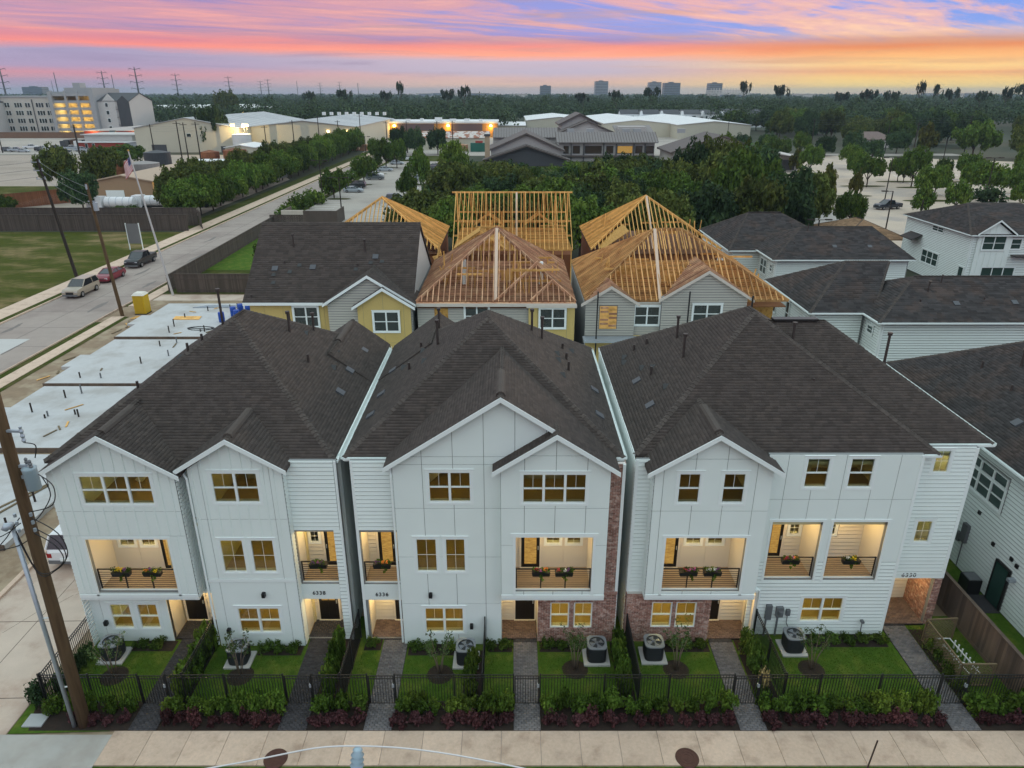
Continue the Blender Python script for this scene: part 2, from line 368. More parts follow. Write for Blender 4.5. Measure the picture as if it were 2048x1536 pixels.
def bricks(fr, poly, ops, parent, th=.03, d=.0):
    wall('mortar', fr, poly, ops, d, d+.012, mortar, parent)
    mb = MB(); z = min(p[1] for p in poly); zt = max(p[1] for p in poly); row = 0; a0 = min(p[0] for p in poly); a1 = max(p[0] for p in poly)
    while z < zt-.01:
        x = a0-(.11 if row % 2 else 0)
        while x < a1:
            c = clip(poly, 0, x, False); c = c and clip(c, 0, x+.205, True); c = c and clip(c, 1, z, False); c = c and clip(c, 1, z+.062, True)
            if c:
                for p in minus(c, ops): prism(mb, fr, p, d+.005, d+th+random.uniform(-.004, .004))
            x += .218
        z += .075; row += 1
    return stuff(mb.build('brickwork', brickm, parent))
def window(fr, a0, z0, a1, z1, n, parent, style='dh', trim=.1, glass=None, frame=None, grid=True, d=0.02):
    glass = glass or glassw; frame = frame or trimw; fw = .05
    mb = MB(); w = (a1-a0)/n
    def fb(b0, y0, b1, y1, e0=-.07, e1=d): prism(mb, fr, rect(b0, y0, b1, y1), e0, e1)
    fb(a0, z0, a1, z0+fw); fb(a0, z1-fw, a1, z1)
    for i in range(n+1):
        c = a0+w*i; h = fw if 0 < i < n else fw/2; c = min(max(c, a0+fw/2), a1-fw/2); fb(c-h, z0+fw, c+h, z1-fw)
    zm = (z0+z1)/2
    if style == 'dh':
        for i in range(n): fb(a0+w*i+.06, zm-.025, a0+w*(i+1)-.06, zm+.025, -.07, d-.01)
    o = mb.build('window', frame, parent)
    for i in range(n):
        l = a0+w*i+(.05 if i == 0 else .05); r = a0+w*(i+1)-.05
        parts = [(zm+.02, z1-.04), (z0+.04, zm-.02)] if style == 'dh' else [(z0+.04, z1-.04)]
        for k, (b, t) in enumerate(parts):
            g = MB(); prism(g, fr, rect(l, b, r, t), -.05, -.045); g.build('pane', glass, o)
            if grid:
                m = MB(); c = (l+r)/2; prism(m, fr, rect(c-.007, b, c+.007, t), -.044, -.036)
                if style == 'pic': prism(m, fr, rect(l, (b+t)/2-.009, r, (b+t)/2+.009), -.044, -.034)
                if style != 'dh' or k == 0: m.build('muntin', frame, o)
    if glass is glassw:
        q = MB(); prism(q, fr, rect(a0+.02, z0-.02, a1-.02, z0+.03), -.26, -.075); q.build('inner_sill', cream, o)
    if trim:
        t = MB(); T = trim
        for q in (rect(a0-T, z0-T, a1+T, z0), rect(a0-T, z1, a1+T, z1+T), rect(a0-T, z0, a0, z1), rect(a1, z0, a1+T, z1)): prism(t, fr, q, 0.001, .034)
        prism(t, fr, rect(a0-T-.03, z1+T, a1+T+.03, z1+T+.03), 0.001, .055)
        t.build('trim', frame, o)
    return o
def wop(a0, z0, a1, z1, t=.0): return (a0-t, z0-t, a1+t, z1+t)
# ---------------------------------------------------------------- roofs
def roof_poly(polys, parent, mat=None, course=.142, name='roof', th=.14, tabs=True, capm=None, caps=(), tabw=(.16, .34), lift=.018):
    mat = mat or shing
    mb = MB()
    for p in polys: mb.slab([Vector(q) for q in p], (0, 0, -th))
    ro = mb.build(name, mat, parent)
    V = []; Q = []
    if tabs:
        for p in polys:
            P = [Vector(q) for q in p]; n = Vector((0, 0, 0))
            for i in range(1, len(P)-1): n += (P[i]-P[0]).cross(P[i+1]-P[0])
            n.normalize()
            if n.z < 0: n = -n
            a = Vector((0, 0, 1)).cross(n).normalized(); b = n.cross(a).normalized()
            if b.z < 0: b = -b
            o = min(P, key=lambda q: q.z); pl = [((q-o).dot(a), (q-o).dot(b)) for q in P]; tmax = max(q[1] for q in pl); s = -.0
            while s < tmax-.02:
                row = clip(pl, 1, s+.01, False); row = row and clip(row, 1, min(s+course, tmax), True)
                if not row: s += course; continue
                ml = clip(pl, 1, s+course*.45, False); ml = ml and clip(ml, 1, s+course*.55, True); ml = ml or row
                x = min(q[0] for q in ml); xe = max(q[0] for q in ml); first = True
                while x < xe-.005:
                    w = random.uniform(*tabw)*(random.random() if first else 1); first = False; x2 = min(x+w, xe); l = lift*random.uniform(.6, 1.25)
                    k = len(V); p0 = o+a*x; p1 = o+a*(x2-.004)
                    lo_ = b*s; hi_ = b*(s+course*1.1)
                    V += [p0+lo_+n*l, p1+lo_+n*l, p1+hi_+n*.003, p0+hi_+n*.003, p0+lo_, p1+lo_]
                    Q += [(k, k+1, k+2, k+3), (k+4, k+5, k+1, k)]
                    x = x2
                s += course
        stuff(link('shingles', fast('shingles', [tuple(q) for q in V], Q, mat), ro))
    cb = MB()
    for (p0, p1) in caps:
        p0 = Vector(p0); p1 = Vector(p1); d = (p1-p0); L = d.length; d.normalize(); sd_ = d.cross(Vector((0, 0, 1))).normalized(); up = sd_.cross(d)
        if up.z < 0: up = -up
        s = 0; h = .135
        while s < L-.05:
            a0 = p0+d*s; a1 = p0+d*min(s+.26, L); e = .028+random.uniform(-.004, .004)
            cb.add([a0+sd_*h-up*.055+up*e, a0+up*(e+.02), a0-sd_*h-up*.055+up*e, a1+sd_*h-up*.06, a1+up*.022, a1-sd_*h-up*.06], [(0, 1, 4, 3), (1, 2, 5, 4), (0, 3, 5, 2), (0, 2, 1)]); s += .2
    if caps: stuff(cb.build('ridge_cap', capm or ridgem, ro))
    return ro
def gutter(p0, p1, out, parent, w=.12, h=.11):
    p0 = Vector(p0); p1 = Vector(p1); o = Vector(out); mb = MB(); up = Vector((0, 0, 1))
    for a, b, c, e in ((0, w, -h, -h+.008), (w-.008, w, -h, 0), (0, .008, -h, 0)):
        mb.slab([p0+o*a+up*c, p1+o*a+up*c, p1+o*b+up*c, p0+o*b+up*c], (0, 0, e-c))
    return mb.build('gutter', trimw, parent)
def gable_roof(xc, hw, zt, Yf, Yb, pitch, parent, oh=.3, fr_w=.2, mat=None, tabs=True, rake=True, zside=None, vent=True):
    # cross gable facing the street: ridge along Y at xc; zt = ridge height
    run = hw+oh; ze = zt-run*pitch; ps = []
    for s in (-1, 1): ps.append([(xc, Yf, zt), (xc, Yb, zt), (xc+s*run, Yb, ze), (xc+s*run, Yf, ze)])
    ro = roof_poly(ps, parent, mat, caps=[((xc, Yf+.02, zt), (xc, Yb, zt))], tabs=tabs)
    if rake:
        for s in (-1, 1):
            mb = MB(); p = [(xc, Yf-.025, zt+.02), (xc+s*(run+.03), Yf-.025, ze-.005), (xc+s*(run+.03), Yf-.025, ze-fr_w), (xc, Yf-.025, zt-fr_w+.01)]
            mb.slab(p, (0, .03, 0)); mb.build('rake_board', trimw, parent)
    if vent:
        mb = MB(); L = min(Yb-Yf-.6, 2.4); y0 = Yf+.35
        mb.tube([(xc, y0, zt-.07), (xc, y0+L, zt-.07)], .19, 10); mb.build('ridge_vent', ridgem, ro)
    return ro
def pipe_vent(x, y, z, h, parent, r=.06, m=None):
    mb = MB().cyl((x, y, z-.3), r, h+.3, 8).cyl((x, y, z-.25), r*2.4, .3, 8, r*1.1)
    if h > .6: mb.cyl((x, y, z+h), r*1.7, .1, 10).cyl((x, y, z+h+.1), r*1.9, .03, 10)
    return mb.build('vent_pipe', m or M('vent_paint', (.055, .042, .038), .15, 4, .6), parent)
def box_vent(x, y, z, slope, ax, parent, w=.42):
    # low square roof vent lying on the slope; ax: +1/-1 slope falls along x, 2 falls to -y
    n = Vector((ax*slope, 0, 1)).normalized() if abs(ax) == 1 else Vector((0, -slope, 1)).normalized()
    q = n.to_track_quat('Z', 'Y').to_matrix(); mb = MB().box(-w/2, -w/2, -.02, w/2, w/2, .09); mb.v = [tuple(q @ Vector(p)+Vector((x, y, z))) for p in mb.v]
    return mb.build('roof_vent', M('slate_vent', (.085, .09, .10), .1, 5, .6), parent)
# ================================================================ front row of townhouses
lapc = M('cream_siding', (.72, .68, .58), .04, 1.5, .65)
deck = M('deck_board', (.40, .31, .22), .12, 3, .8, objr=.08)
def lamp(x, y, z, e, parent, r=.09, col=(1, .68, .27), fixture=True):
    if fixture: MB().cyl((x, y, z), r, .04, 12).build('ceiling_light', lampm, parent)
    l = bpy.data.lights.new('lamp', 'POINT'); l.energy = e*(2.3 if r < .1 else (2.4 if z < 3 else (1.6 if z < 6 else 1.1))); l.color = col if r < .1 else (1, .76, .27); l.shadow_soft_size = .12
    o = link('lamp', l, parent); o.location = (x, y, z-.14); return o
def door(fr, a0, z0, a1, z1, parent, lites='top', handle=1):
    o = MB(); prism(o, fr, rect(a0, z0, a1, z1), 0, .045); o = o.build('door', blackd, parent)
    f_ = MB()
    for q in (rect(a0-.09, z0, a0, z1+.09), rect(a1, z0, a1+.09, z1+.09), rect(a0, z1, a1, z1+.09)): prism(f_, fr, q, 0, .06)
    f_.build('door_frame', cream, o); t = MB(); prism(t, fr, rect(a0-.05, z0-.02, a1+.05, z0+.025), 0, .12); t.build('threshold', cream, o)
    if lites == 'top':
        w = (a1-a0-.24)/3; h = z1-z0
        for i in range(2):
            b0 = a0+.13+i*(a1-a0-.22)/2
            for (y0, y1) in ((z0+h*.56, z0+h*.72), (z0+h*.74, z0+h*.9)):
                g = MB(); prism(g, fr, rect(b0, y0, b0+(a1-a0-.3)/2, y1), .045, .05); g.build('door_pane', litpane, o)
        for i in range(2):
            b0 = a0+.12+i*(a1-a0-.2)/2; g = MB(); prism(g, fr, rect(b0, z0+.15, b0+(a1-a0-.28)/2, z0+h*.48), .045, .055); g.build('door_panel', blackd, o)
    else:
        g = MB(); prism(g, fr, rect(a0+.14, z0+.2, a1-.14, z1-.12), .046, .05); g.build('door_pane', litpane, o)
    hx = a1-.07 if handle > 0 else a0+.07
    hb = MB(); prism(hb, fr, rect(hx-.02, z0+.95, hx+.02, z0+1.12), .05, .1); hb.build('handle', steel, o)
def recess(h, x0, x1, z0, z1, Yf, dep, mat=None, back='lap', floorm=None, e=18, doors=(), wins=(), lampx=None, lmat=None, rmat=None, ceil=True):
    mat = mat or cream; Yb = Yf+dep
    block('recess_side', x0-.1, Yf+.001, z0, x0, Yb, z1, lmat or mat, h); block('recess_side', x1, Yf+.001, z0, x1+.1, Yb, z1, rmat or mat, h)
    block('recess_ceiling', x0-.1, Yf+.001, z1, x1+.1, Yb, z1+.1, trimw, h)
    fb = front(Yb)
    ops = [w[:4] for w in wins]
    wall('recess_back', fb, rect(x0-.1, z0-.1, x1+.1, z1+.1), ops, -.08, 0, mat, h)
    op2 = [(d[0]-.1, d[1], d[2]+.1, d[3]+.1) for d in doors]+[(w[0]-.1, w[1]-.1, w[2]+.1, w[3]+.1) for w in wins]
    if back == 'lap': laps(fb, rect(x0, z0, x1, z1), op2, h, lapc, ex=.2)
    else: panels(fb, rect(x0, z0, x1, z1), [x0+(x1-x0)*k/3 for k in (1, 2)], [], op2, h, lapc)
    for d in doors: door(fb, *d[:4], h, *d[4:])
    for w in wins: window(fb, *w[:4], w[4], h, style='pic', trim=.07)
    if e: lamp((x0+x1)/2 if lampx is None else lampx, Yf+dep*.45, min(z1-.05, 5.66 if z0 > 2 else 2.42), e, h)
def railing(h, x0, x1, Y, z, hh=.95, posts=None, rods=8):
    mb = MB(); n = posts or max(2, round((x1-x0)/.95)+1)
    for i in range(n): x = x0+.03+(x1-x0-.06)*i/(n-1); mb.box(x-.022, Y-.022, z, x+.022, Y+.022, z+hh)
    mb.box(x0, Y-.025, z+hh, x1, Y+.025, z+hh+.035)
    o = mb.build('railing', black, h)
    for k in range(rods): zz = z+.09+k*(hh-.12)/rods; stick('rod', (x0, Y, zz), (x1, Y, zz), .016, .016, black, o)
    return o
def balcony(h, x0, x1, z0, z1, Yf, dep, e, doors=(), wins=(), posts=None, back='lap', lmat=None, rmat=None):
    recess(h, x0, x1, z0, z1, Yf, dep, back=back, e=e, doors=doors, wins=wins, lmat=lmat, rmat=rmat)
    block('balcony_floor', x0-.1, Yf-.02, z0-.14, x1+.1, Yf+dep, z0-.02, trimw, h)
    y = Yf+.02
    while y < Yf+dep-.02: block('deck_board', x0, y, z0-.02, x1, min(y+.135, Yf+dep), z0+.004, deck, h); y += .142
    block('sill', x0-.06, Yf-.06, z0-.06, x1+.06, Yf+.02, z0+.02, trimw, h)
    railing(h, x0, x1, Yf+.05, z0+.02, posts=posts)
def rooms(h, x0, x1, y0, y1, floors, lights):
    # floor and ceiling slabs with a warm back wall; lights = (x, floor index, energy)
    mb = MB(); fb = MB()
    for (z0, z1) in floors:
        mb.box(x0, y1-.1, z0, x1, y1, z1); mb.box(x0, y0+.25, z1-.02, x1, y1, z1+.12)
        fb.box(x0, y0+.22, z0-.06, x1, y1-.1, z0)
    mb.build('interior_wall', warmwall, h); fb.build('interior_floor', wfloor, h)
    for k, (x, i, e) in enumerate(lights):
        z0, z1 = floors[i]; yb = y1-.1
        if k % 2 == 0: stick('stair_stringer', (x-1.3, yb-.9, z0), (x+.9, yb-.9, z1-.3), .06, .3, cream, h); block('interior_door', x+1.0, yb-.06, z0, x+1.8, yb-.01, z0+2.05, cream, h)
        else: block('cabinet', x-1.2, yb-.65, z0, x+.6, yb-.02, z0+.95, M('cabinet_paint', (.45, .42, .36), .05, 2, .5), h); block('interior_door', x-2.1, yb-.06, z0, x-1.4, yb-.01, z0+2.05, cream, h)
        block('skirting', x0, yb-.04, z0, x1, yb-.005, z0+.14, cream, h) if k == 0 else None
    for (x, i, e) in lights: lamp(x, (y0+y1)/2-.2, floors[i][1]-.06, e, h, r=.16)
def partition(h, x, y0, y1, z0, z1): block('interior_wall', x-.05, y0+.3, z0, x+.05, y1-.1, z1-.02, warmwall, h)
def shell(h, x0, x1, y0, y1, z1, mat, back=True, lap='none'):
    block('side_wall', x0, y0, .02, x0+.14, y1, z1, mat, h); block('side_wall', x1-.14, y0, .02, x1, y1, z1, mat, h)
    block('back_wall', x0+.14, y1-.14, .02, x1-.14, y1, z1, mat, h)
def downspout(h, pts, r=.045):
    return MB().tube(pts, r, 6).build('downspout', trimw, h)
def text_mesh(c, h, name, loc):
    o = bpy.data.objects.new(name, c); COL.objects.link(o); dg = bpy.context.evaluated_depsgraph_get(); me = bpy.data.meshes.new_from_object(o.evaluated_get(dg)); bpy.data.objects.remove(o)
    o = link(name, me, h); o.location = loc; o.rotation_euler = (R(90), 0, 0); return o
def number(h, txt, x, y, z, size=.26):
    c = bpy.data.curves.new('house_number', 'FONT'); c.body = txt; c.size = size; c.extrude = .012; c.align_x = 'CENTER'; c.materials.append(blackd); c.space_character = 1.12
    text_mesh(c, h, 'house_number', (x, y, z))
def wall_light(h, x, y, z):
    MB().box(x-.07, y-.16, z-.1, x+.07, y, z+.1).box(x-.03, y-.1, z+.1, x+.03, y-.04, z+.14).build('wall_light', black, h)
FL = [(.12, 2.5), (3.02, 5.75), (6.15, 8.6)]
def vents(roof, plist):
    for q in plist:
        if q[0] == 'p': pipe_vent(*q[1:5], roof)
        elif q[0] == 'b': box_vent(*q[1:6], roof)
        else:
            x, y, z = q[1:4]; MB().add([(x-.16, y-.1, z), (x+.16, y-.1, z), (x+.13, y+.2, z+.16), (x-.13, y+.2, z+.16), (x-.15, y+.2, z-.02), (x+.15, y+.2, z-.02)], [(0, 1, 2, 3), (0, 3, 4), (1, 5, 2), (3, 2, 5, 4), (0, 4, 5, 1)]).build('roof_vent', black, roof)
# ---------------------------------------------------------------- left house
def hA():
    h = thing('townhouse', 'left white townhouse with board and batten gables above balcony, numbered 6338', 'house', (-12.7, 25, 0))
    shell(h, -18.25, -7.0, 25.6, 38.4, 8.95, white)
    # upper left bay
    f = front(24.4); P = rect(-18.25, 2.72, -13.25, 8.85); G = [(-18.25, 8.85), (-13.25, 8.85), (-15.75, 10.32)]
    w3 = (-17.05, 7.3, -14.2, 8.62); bo = (-17.4, 3.03, -14.05, 5.66)
    poly = [(-18.25, 2.72), (-13.25, 2.72), (-13.25, 8.85), (-15.75, 10.32), (-18.25, 8.85)]
    wall('wall', f, poly, [w3, bo], -.16, 0, sheath, h)
    panels(f, poly, [], [2.95, 5.82, 6.98], [w3, (bo[0]-.1, bo[1]-.05, bo[2]+.1, bo[3]+.1)], h, white)
    battens(f, clip(poly, 1, 5.85, False), [-18.0+.41*i for i in range(12)], [(w3[0]-.13, w3[1]-.13, w3[2]+.13, w3[3]+.16)], h, white)
    for x in (-18.0, -17.75, -13.65): battens(f, rect(-18.25, 2.95, -13.25, 5.82), [x], [], h, white)
    window(f, *w3, 3, h); t = MB()
    for q in (rect(bo[0]-.11, bo[1]-.2, bo[0], bo[3]+.12), rect(bo[2], bo[1]-.2, bo[2]+.11, bo[3]+.12), rect(bo[0], bo[3], bo[2], bo[3]+.12), rect(-18.25, 2.72, -13.25, 2.9)): prism(t, f, q, .002, .04)
    t.build('trim', trimw, h)
    balcony(h, bo[0], bo[2], bo[1], bo[3], 24.56, 1.45, 20, doors=[(-15.3, 3.03, -14.55, 5.3, 'full')], wins=[(-17.1, 4.2, -16.4, 4.85, 1), (-16.15, 4.2, -15.5, 4.85, 1)], posts=4, back='panel')
    block('bay_soffit', -18.25, 24.4, 2.6, -13.25, 26.1, 2.72, trimw, h)
    for x in (-18.25, -13.35): block('side_wall', x, 24.56, 2.72, x+.1, 25.9, 8.85, white, h)
    laps(leftw(-18.25), rect(24.42, .1, 33, 8.85), [], h, white, each=False); laps(rightw(-13.25), rect(24.42, 2.75, 25.3, 8.85), [], h, white, each=False)
    # ground floor left
    f = front(24.8); a, b = (-17.45, .74, -16.52, 2.08), (-16.26, .74, -15.36, 2.08)
    wall('wall', f, rect(-18.25, .05, -14.9, 2.6), [a, b], -.16, 0, sheath, h)
    panels(f, rect(-18.25, .05, -14.9, 2.6), [-17.8, -15.0+.0], [], [a, b], h, white)
    window(f, *a, 1, h, trim=.07); window(f, *b, 1, h, trim=.07); wall_light(h, -17.7, 24.78, 1.1)
    recess(h, -14.9, -12.8, .12, 2.6, 24.85, 1.25, doors=[(-14.8, .13, -13.92, 2.3)], e=14, lmat=lapc)
    # recessed strip between the gables
    f = front(25.3); wall('wall', f, rect(-13.25, 2.6, -12.72, 8.95), [], -.14, 0, white, h); laps(f, rect(-13.25, 2.6, -12.72, 8.95), [], h, white)
    # right gable bay
    f = front(24.5); poly = [(-12.75, .05), (-9.05, .05), (-9.05, 8.85), (-10.9, 10.1), (-12.75, 8.85)]
    O = [(-11.88, 7.32, -10.03, 8.7), (-12.02, 3.95, -11.03, 5.58), (-10.76, 3.95, -9.78, 5.58), (-11.78, .78, -9.97, 2.12)]
    wall('wall', f, poly, O, -.16, 0, sheath, h)
    panels(f, poly, [-12.3, -9.55], [3.45, 3.62, 6.55], O, h, white)
    battens(f, clip(poly, 1, 5.75, False), [-12.6+.4*i for i in range(9)], [(o[0]-.13, o[1]-.13, o[2]+.13, o[3]+.16) for o in O[:1]], h, white)
    t = MB(); prism(t, f, rect(-12.75, 3.46, -9.05, 3.62), .016, .04); t.build('belly_band', trimw, h)
    window(f, *O[0], 2, h); window(f, *O[1], 1, h, 'pic', trim=.08); window(f, *O[2], 1, h, 'pic', trim=.08); window(f, *O[3], 2, h)
    wall_light(h, -10.5, 24.48, 2.85); wall_light(h, -12.25, 24.48, .95)
    for x in (-12.75, -9.15): block('side_wall', x, 24.66, .05, x+.1, 25.7, 8.9, white, h)
    laps(rightw(-9.05), rect(24.52, .1, 24.9, 8.85), [], h, white, each=False)
    # right lap-sided part, number 6338
    f = front(24.9); bo = (-8.98, 3.05, -7.38, 5.68); po = (-9.05, .12, -7.4, 2.25)
    wall('wall', f, rect(-9.05, .05, -7.0, 9.0), [bo, po], -.16, 0, sheath, h)
    laps(f, rect(-9.05, 5.78, -7.12, 9.0), [], h, white); laps(f, rect(-7.38, .1, -7.1, 5.78), [], h, white)
    panels(f, rect(-9.05, 2.25, -7.38, 3.05), [], [], [], h, white)
    t = MB(); prism(t, f, rect(-7.1, .05, -7.0, 9.0), .003, .035); t.build('corner_board', trimw, h)
    balcony(h, *bo[:1], bo[2], bo[1], bo[3], 25.06, 1.15, 13, doors=[(-8.2, 3.06, -7.6, 5.3, 'full', -1)], wins=[(-8.85, 4.25, -8.42, 4.85, 1)], posts=2)
    recess(h, po[0]+.02, po[2], po[1], po[3], 25.06, 1.05, doors=[(-8.75, .13, -7.88, 2.1)], e=12)
    number(h, '6338', -8.3, 24.87, 2.5)
    rooms(h, -18.1, -7.15, 25.0, 29.2, FL, [(-16.4, 0, 26), (-10.9, 0, 26), (-15.6, 1, 16), (-10.9, 1, 26), (-15.7, 2, 30), (-10.9, 2, 18)])
    for x in (-14.95, -12.7, -9.0):
        for z0, z1 in FL: partition(h, x, 25.6, 29.2, z0, z1)
    # roof
    e = 8.95; x0, x1, y0, y1 = -18.65, -7.06, 25.02, 38.8; a = (-12.75, 31.3, 12.95); b = (-12.75, 32.6, 12.95)
    r = roof_poly([[(x0, y0, e), (x1, y0, e), a], [(x1, y0, e), (x1, y1, e), b, a], [(x0, y1, e), (x0, y0, e), a, b], [(x1, y1, e), (x0, y1, e), b]], h,
                  caps=[((x0, y0, e), a), ((x1, y0, e), a), ((x1, y1, e), b), ((x0, y1, e), b), (a, b)])
    gable_roof(-15.75, 2.5, 10.48, 24.08, 27.6, .62, h); gable_roof(-10.95, 1.85, 10.28, 24.18, 27.2, .62, h)
    # rear gable breaking the right slope
    roof_poly([[(-9.1, 33.2, 10.52), (-9.1, 39.0, 10.52), (-11.4, 39.0, 9.0), (-11.4, 34.4, 9.0)], [(x1, 33.2, 8.99), (x1, 39.0, 8.99), (-9.1, 39.0, 10.52), (-9.1, 33.2, 10.52)]], h, caps=[((-9.1, 33.4, 10.52), (-9.1, 39.0, 10.52))])
    MB().tube([(-9.1, 35.2, 10.44), (-9.1, 38.4, 10.44)], .19, 10).build('ridge_vent', ridgem, r)
    gutter((-8.85, y0, e), (x1, y0, e), (0, -1, 0), h); gutter((x1, y0, e), (x1, y1, e), (1, 0, 0), h)
    block('fascia', -8.9, y0-.0, e-.2, x1, y0+.03, e-.01, trimw, h)
    downspout(h, [(-13.0, 24.62, 8.6), (-12.8, 24.44, 8.45), (-12.8, 24.42, .2)])
    def zr(x): return 8.95+(x1-x)*4.0/5.87
    vents(r, [('p', -10.9, 33.2, zr(-10.9), 1.0), ('p', -10.2, 34.9, zr(-10.2), .9), ('p', -9.6, 31.4, zr(-9.6), .45), ('p', -11.3, 34.6, zr(-11.3), .4), ('b', -8.0, 30.4, zr(-8)+.02, .68, 1), ('b', -8.1, 33.0, zr(-8.1)+.02, .68, 1), ('b', -8.0, 36.2, zr(-8)+.02, .68, 1),
              ('k', -10.4, 34.0, zr(-10.4)), ('k', -8.9, 33.9, zr(-8.9)), ('k', -8.7, 32.2, zr(-8.7)), ('p', -13.6, 32.0, 12.3, 1.7), ('p', -14.2, 30.9, 11.8, .5), ('p', -14.6, 30.2, 11.5, .6), ('p', -16.3, 28.6, 10.4, .5), ('k', -14.9, 30.0, 11.4), ('k', -15.4, 29.3, 11.0)])
hA()
# ---------------------------------------------------------------- middle house
def hB():
    h = thing('townhouse', 'middle white townhouse with tall centre gable and brick strip, numbered 6336', 'house', (-1, 25, 0))
    shell(h, -6.45, 4.5, 25.6, 38.2, 8.95, white)
    f = front(24.9); bo = (-6.3, 3.03, -4.78, 5.66); po = (-6.22, .12, -4.78, 2.2)
    wall('wall', f, rect(-6.45, .05, -4.72, 9.0), [bo, po], -.16, 0, sheath, h)
    laps(f, rect(-6.33, 5.78, -4.74, 9.0), [], h, white); panels(f, rect(-6.42, 2.2, -4.74, 3.03), [], [], [], h, white)
    t = MB(); prism(t, f, rect(-6.45, .05, -6.33, 9.0), .003, .035); t.build('corner_board', trimw, h)
    balcony(h, bo[0], bo[2], bo[1], bo[3], 25.06, 1.15, 13, doors=[(-5.85, 3.04, -5.12, 5.3, 'full')], wins=[(-5.0, 4.3, -4.84, 4.9, 1)], posts=2)
    recess(h, po[0], po[2]+.02, po[1], po[3], 25.06, 1.05, doors=[(-5.3, .13, -4.84, 2.1)], e=12)
    number(h, '6336', -5.6, 24.87, 2.42)
    # centre gable wall
    f = front(24.6); P = rect(-4.72, .05, -.45, 9.0); G = [(-4.72, 9.0), (3.85, 9.0), (-.43, 11.8)]
    O = [(-3.33, 7.28, -1.63, 8.68), (-3.98, 3.9, -3.1, 5.56), (-2.77, 3.9, -1.92, 5.56), (-3.77, .7, -2.08, 2.04)]
    wall('wall', f, P, O, -.16, 0, sheath, h); wall('gable_wall', f, G, [], -.16, 0, sheath, h)
    panels(f, P, [-3.55, -2.33, -1.11], [2.25, 4.65, 7.0], O, h, white, gap=.02); panels(f, G, [-3.55, -2.33, -1.11, .11, 1.33], [9.35], [], h, white, gap=.02)
    window(f, *O[0], 2, h); window(f, *O[1], 1, h, 'pic'); window(f, *O[2], 1, h, 'pic'); window(f, *O[3], 2, h)
    wall_light(h, -3.45, 24.58, 2.75); wall_light(h, -1.75, 24.58, 1.1)
    for x in (-4.72, -.55): block('side_wall', x, 24.76, .05, x+.1, 25.7, 8.95, white, h)
    # projecting bay over the porch
    f = front(24.2); poly = [(-.45, 2.86), (3.85, 2.86), (3.85, 8.95), (1.7, 10.4), (-.45, 8.95)]
    w3 = (.4, 7.48, 2.92, 8.82); bo = (.15, 3.2, 3.28, 5.9)
    wall('wall', f, poly, [w3, bo], -.16, 0, sheath, h)
    panels(f, poly, [.49, 1.71, 2.93], [3.08, 5.5, 7.25, 9.6], [w3, bo], h, white, gap=.02)
    window(f, *w3, 3, h); t = MB()
    for q in (rect(bo[0]-.11, bo[1]-.15, bo[0], bo[3]), rect(bo[2], bo[1]-.15, bo[2]+.11, bo[3]), rect(bo[0]-.2, bo[3], bo[2]+.2, bo[3]+.18), rect(-.45, 2.86, 3.85, 3.04)): prism(t, f, q, .002, .045)
    t.build('trim', trimw, h)
    balcony(h, bo[0], bo[2], bo[1], bo[3], 24.36, 1.5, 18, doors=[(.4, 3.21, 1.2, 5.5, 'full')], wins=[(1.45, 4.4, 2.1, 5.0, 1), (2.35, 4.4, 3.0, 5.0, 1)], posts=4, back='panel')
    block('bay_soffit', -.45, 24.2, 2.74, 3.85, 26.1, 2.86, trimw, h)
    for x in (-.45, 3.75): block('side_wall', x, 24.36, 2.86, x+.1, 25.9, 8.95, white, h)
    # brick base, pier and tall brick strip
    f = front(24.8); a, b = (1.66, .8, 2.48, 2.16), (2.68, .8, 3.48, 2.16)
    BW = [(1.12, .02), (4.5, .02), (4.5, 2.74), (1.12, 2.74)]
    wall('wall', f, BW, [a, b], -.16, 0, mortar, h); bricks(f, BW, [a, b], h, d=.002); window(f, *a, 1, h, trim=0); window(f, *b, 1, h, trim=0)
    wall('pier', f, rect(-1.1, .02, -.8, 2.74), [], -.5, 0, mortar, h); bricks(f, rect(-1.1, .02, -.8, 2.74), [], h, d=.002)
    f2 = front(24.85); wall('wall', f2, rect(3.9, 2.74, 4.5, 8.9), [], -.16, 0, mortar, h); bricks(f2, rect(3.9, 2.74, 4.42, 8.9), [], h, d=.002)
    bricks(rightw(4.5), rect(24.82, .02, 25.4, 8.9), [], h, d=.0)
    block('corner_board', 4.4, 24.78, .05, 4.52, 24.84, 8.9, trimw, h)
    for z in (2.72,): block('soldier_course', -1.12, 24.72, 2.62, 4.5, 24.79, 2.73, brickm, h)
    recess(h, -.8, 1.12, .12, 2.7, 24.9, 1.2, doors=[(.15, .13, 1.02, 2.3)], e=14)
    rooms(h, -6.3, 4.35, 25.0, 29.2, FL, [(-2.9, 0, 26), (2.6, 0, 40), (-2.9, 1, 24), (1.8, 1, 16), (-2.6, 2, 20), (1.7, 2, 20)])
    for x in (-4.7, -1.0, 1.15):
        for z0, z1 in FL[:2 if x > 0 else 3]: partition(h, x, 25.6, 29.2, z0, z1)
    e = 8.95; x0, x1, y0, y1 = -6.78, 4.52, 25.3, 38.5; a = (-1.12, 31.4, 12.95); b = (-1.12, 32.5, 12.95)
    r = roof_poly([[(x0, y0, e), (x1, y0, e), a], [(x1, y0, e), (x1, y1, e), b, a], [(x0, y1, e), (x0, y0, e), a, b], [(x1, y1, e), (x0, y1, e), b]], h,
                  caps=[((x0, y0, e), a), ((x1, y0, e), a), ((x1, y1, e), b), ((x0, y1, e), b), (a, b)])
    gable_roof(-.43, 4.28, 11.98, 24.28, 30.0, .65, h); gable_roof(1.7, 2.15, 10.62, 23.9, 24.95, .65, h, vent=False)
